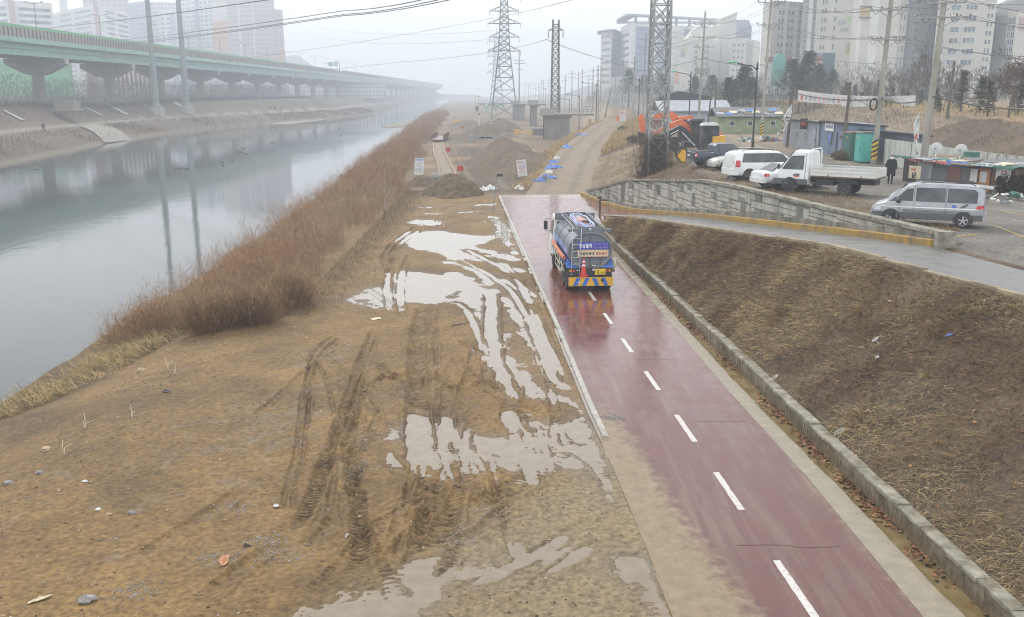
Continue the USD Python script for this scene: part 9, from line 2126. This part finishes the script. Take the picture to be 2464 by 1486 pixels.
def yframe(label, px, py, L, y0=120, y1=320, m='paint_yellow'):
 p = on_ground(px, py, y0, y1); t = thing('site_barrier', label, 'barrier', p); put('rail', MB().box(0, L, -.1, .1, .95, 1.15).box(0, L, -.1, .1, .5, .62), m, t)
 for k in range(5): put('leg', MB().box(L * k / 4 - .06, L * k / 4 + .06, -.15, .15, 0, .95), m, t)
 put('drum', MB().box(.1, 1.2, -.4, .4, .1, 1.4), m, t)
yframe('yellow machine frame by the bridge pier', 1236, 328, 4.4); yframe('long yellow barrier at the edge of the reeds', 1092, 300, 6.0, m='paint_yellow'); yframe('grey pipe rack across the track, left part', 1128, 342, 6.5, m='galvanised'); yframe('grey pipe rack across the track, right part', 1205, 336, 4.5, m='galvanised')
p = on_ground(1172, 324, 120, 320); put('white_pipe', MB().tube([p + [0, 0, .3], p + [1.0, .5, 2.6]], .18, 8), 'sheet_white', None, 'white pipe sticking up out of an earth heap', 'pipe')
p = on_ground(1280, 326, 120, 320); put('concrete_block', MB().box(p[0], p[0] + 3, p[1], p[1] + 3, p[2] - .3, p[2] + 1.5), 'tarp_grey', None, 'dark concrete chamber behind the yellow machine frame', 'concrete block')
t = thing('arched_canopy', 'far green arched canopy at the foot of the pylon', 'canopy', (0, 0, 0)); Yc = 430.
for k in range(3):
 x = (1150 + k * 22 - CX) / F * Yc; put('arch', MB().tube([(x + 2.1 * math.cos(a) + 2.1, Yc, 1.0 + 3.4 * math.sin(a)) for a in np.linspace(0, math.pi, 12)], .25, 5), 'girder_green', t)
put('canopy_roof', MB().box((1148 - CX) / F * Yc, (1218 - CX) / F * Yc, Yc - 1, Yc + 4, 4.4, 4.9), 'girder_green', t)
def patch4(name, pts, m, label, cat, lift=.12, nx=14):
 P = [on_ground(x, y, 110, 420)[:2] for x, y in pts]; s = np.linspace(0, 1, nx)
 G = np.array([[(P[0] * (1 - a) + P[1] * a) * (1 - b) + (P[3] * (1 - a) + P[2] * a) * b for a in s] for b in s]).reshape(-1, 2)
 z = ground_z(G[:, 0], G[:, 1]) + lift; i = (np.arange(nx - 1)[:, None] * nx + np.arange(nx - 1)).ravel(); put(name, (np.c_[G, z], np.stack([i, i + 1, i + nx + 1, i + nx], 1)), m, None, label, cat)
patch4('slipway', [(190, 306), (236, 300), (320, 340), (252, 347)], 'old_concrete', 'grey concrete slipway running down into the river on the far bank', 'slipway', .3)
for k, (p4, l) in enumerate([([(243, 250), (249, 250), (312, 278), (300, 278)], 'pale concrete steps down the far levee left of the steel poles'), ([(198, 258), (203, 258), (252, 281), (244, 281)], 'faint steps down the far levee near the pump house'), ([(398, 246), (404, 246), (446, 262), (436, 262)], 'short steps down the far levee between the steel poles'), ([(6, 268), (12, 268), (62, 292), (50, 292)], 'pale steps at the far left of the levee')]):
 patch4('levee_steps', p4, 'plinth', l, 'steps', .25)
p = on_ground(158, 288, 150, 320); t = thing('pump_house', 'small concrete pump house on legs on the far bank', 'pump house', p)
put('cabin', MB().box(-2.6, 2.4, 0, 4, 2.6, 4.6), 'old_concrete', t); put('platform', MB().box(-3.2, 3, -.6, 4.5, 2.3, 2.58), 'plinth', t)
for x in (-2.6, -.2, 2.2): put('leg', MB().box(x - .3, x + .3, .2, .8, -1, 2.3), 'old_concrete', t)
gd = np.random.default_rng(9)
def duck():
 m = trimesh.creation.icosphere(2, 1.0); v = m.vertices * [.3, .13, .11]; q = MB().add(v + [0, 0, .05], m.faces); h_ = trimesh.creation.icosphere(1, .065)
 q.add(h_.vertices + [.27, 0, .22], h_.faces); q.tube([(.2, 0, .1), (.27, 0, .2)], .04, 6); q.tube([(.32, 0, .21), (.4, 0, .2)], [.022, .01], 5); q.tube([(-.25, 0, .08), (-.38, 0, .13)], [.06, .02], 5)
 return q
d0 = thing('waterbird', 'small dark waterbird floating on the river', 'bird', (0, 0, 0), group='waterbirds on the river'); put('body', duck(), 'tarp_grey', d0)
for i, (px, py) in enumerate([(425, 406), (433, 407), (443, 408), (450, 407), (489, 385), (535, 391), (534, 398), (560, 386), (574, 366), (578, 366), (585, 358), (590, 371), (88, 408), (655, 345), (820, 327)]):
 p = at_z(px, py, WATER_Z)
 if i == 0: UsdGeom.XformCommonAPI(d0).SetTranslate((float(p[0]), float(p[1]), WATER_Z)); UsdGeom.XformCommonAPI(d0).SetScale((1.3, 1.3, 1.3))
 else: copy_of(d0, 'small dark waterbird floating on the river', p, rot=float(gd.uniform(0, 360)), group='waterbirds on the river', scale=1.3)
def bar_(pts, name):
 P = [at_z(x, y, WATER_Z)[:2] for x, y in pts]; pol = Polygon([tuple(p) for p in P]).buffer(0); m = trimesh.creation.extrude_polygon(pol.segmentize(2.), .16, engine='earcut'); v = m.vertices.copy(); v[:, 2] += WATER_Z - .06; v[:, :2] += .6 * np.stack([fb(v[:, 0], v[:, 1], .3, 3, 4), fb(v[:, 0], v[:, 1], .3, 3, 5)], 1); put(name, (v, m.faces), 'gravel_bar', kind='structure')
mat('gravel_bar', (.2, .17, .12), (.1, .085, .06), rough=.8, scale=1.5, detail=6)
bar_([(918, 306), (950, 296), (1000, 290), (1040, 286), (1030, 296), (975, 304), (935, 309)], 'gravel_bar'); bar_([(640, 300), (700, 292), (760, 285), (800, 284), (770, 291), (690, 301)], 'gravel_bar'); bar_([(1000, 282), (1040, 277), (1035, 281)], 'gravel_bar')
p, p2 = at_z(292, 794, -1.15), at_z(362, 756, -1.0)
t = thing('drift_log', 'grey forked drift log lying half in the water at the near shore', 'log', (0, 0, 0)); put('trunk', MB().tube([p, p * .6 + p2 * .4 + [0, 0, .12], p2 + [0, 0, .1]], [.1, .15, .17], 9), 'pole_wood', t); put('branch', MB().tube([p2, p2 + [.2, .3, .5], p2 + [.1, .5, .9]], [.07, .05, .02], 6).tube([p, p + [-.25, .1, .45], p + [-.3, .15, .7]], [.05, .035, .015], 6), 'pole_wood', t)
def stone(px, py, s, m, label, seed, y0=12, y1=60):
 p = on_ground(px, py, y0, y1); g = np.random.default_rng(seed); k = trimesh.creation.icosphere(1, 1.0); v = k.vertices * (1 + g.normal(0, .16, (len(k.vertices), 1))) * np.array([1, .75, .55]) * s; put('stone', (v + p + [0, 0, s * .25], k.faces), m, None, label, 'stone')
mat('stone_tan', (.4, .32, .2), (.3, .23, .14), rough=.9, scale=9)
for k, (px, py, s, m, l) in enumerate([(212, 1448, .16, 'pebble', 'grey angular stone at the bottom left of the flat'), (112, 1084, .13, 'stone_tan', 'tan stone on the left edge of the bank'), (318, 1236, .09, 'pebble', 'small pale stone in the lower left mud'), (262, 1240, .07, 'stone_tan', 'small tan stone left of the pale one'), (20, 1165, .12, 'pebble', 'mossy grey stone at the very left edge'), (236, 1228, .06, 'sheet_white', 'whitish chip among the lower left stones'), (205, 1160, .06, 'sheet_white', 'white chip in the left bank mud'), (95, 1140, .1, 'pebble', 'flat grey stone on the left bank'), (340, 895, .16, 'stone_tan', 'tan slab stone near the matted straw'), (875, 940, .05, 'stone_tan', 'tan pebble lump beside the tread track')]):
 stone(px, py, s, m, l, 20 + k)
def scrap(px, py, w, d, m, label, seed, h=.03, cat='litter', name='litter', y0=12, y1=70):
 p = on_ground(px, py, y0, y1); put(name, crumple(p[:2], w, d, seed, h, 9), m, None, label, cat)
mat('leaf_orange', (.42, .2, .08), (.32, .14, .06), rough=.6, scale=12)
for k, (px, py, w, d, m, l) in enumerate([(540, 1352, .34, .16, 'leaf_orange', 'large curled orange leaf on the lower left mud'), (402, 945, .42, .12, 'dark_board', 'dark blue plastic shard on the bank'), (96, 1446, .4, .09, 'cream_board', 'pale twisted strip of wood at the bottom left'), (556, 768, .3, .2, 'teal_cabin', 'turquoise plastic scrap under the near shrubs'), (834, 1293, .1, .05, 'sheet_white', 'white scrap in the middle of the mud'), (665, 1222, .14, .1, 'sheet_white', 'dirty white cup scrap on the mud'), (595, 1316, .05, .16, 'dark_board', 'dark tube scrap by the gravel'), (595, 563, .5, .4, 'paint_orange', 'orange plastic caught in the reeds'), (905, 768, .3, .4, 'cream_board', 'pale card lying by the puddles'), (1105, 781, .85, .1, 'wood_plank', 'pale plank lying in the mud between two tracks'), (2140, 1268 - 0, .1, .08, 'sheet_white', 'white scrap in the leafy gutter'), (1815, 963, .08, .04, 'sheet_white', 'white scrap at the gutter edge'), (1862, 912, .3, .2, 'plinth', 'broken pale concrete lump on the gutter wall'), (2020, 1040, .3, .2, 'plinth', 'concrete shard on the grass behind the gutter wall'), (2285, 808, .2, .1, 'tarp_blue', 'blue scrap on the grass slope'), (2105, 820, .18, .12, 'sheet_white', 'pale scrap on the middle of the grass slope'), (1700, 562, .25, .2, 'sheet_white', 'white scrap on the ramp verge'), (1750, 530, .3, .2, 'sheet_white', 'white scrap at the yellow kerb'), (2110, 862, .1, .1, 'sheet_white', 'small white scrap lower on the grass slope')]):
 scrap(px, py, w, d, m, l, 50 + k)
for k, (px, py) in enumerate([(405, 890), (318, 1005), (205, 1030), (155, 1095), (420, 900)]):
 p = on_ground(px, py, 14, 60); t = thing('reed_stub', 'pale broken reed stub sticking out of the left bank mud', 'reed stub', p, float(k * 60), group='broken reed stubs')
 g = np.random.default_rng(k); q = MB()
 for i in range(3): q.tube([(0, 0, -.03), (g.normal(0, .04), g.normal(0, .04), .12 + .08 * i), (g.normal(0, .1), g.normal(0, .1), .2 + .1 * i)], [.01, .009, .006], 5)
 put('stalks', q, 'cream_board', t)
# ------------------------------------------------------------------ the misty air
def haze_box():
 m = MB().box(-900, 800, -60, 1750, -6, HAZE_TOP)
 put('haze', m, 'haze', kind='stuff')
MATS['haze'] = UsdShade.Material.Get(stage, '/World/Looks/haze')
haze_box()
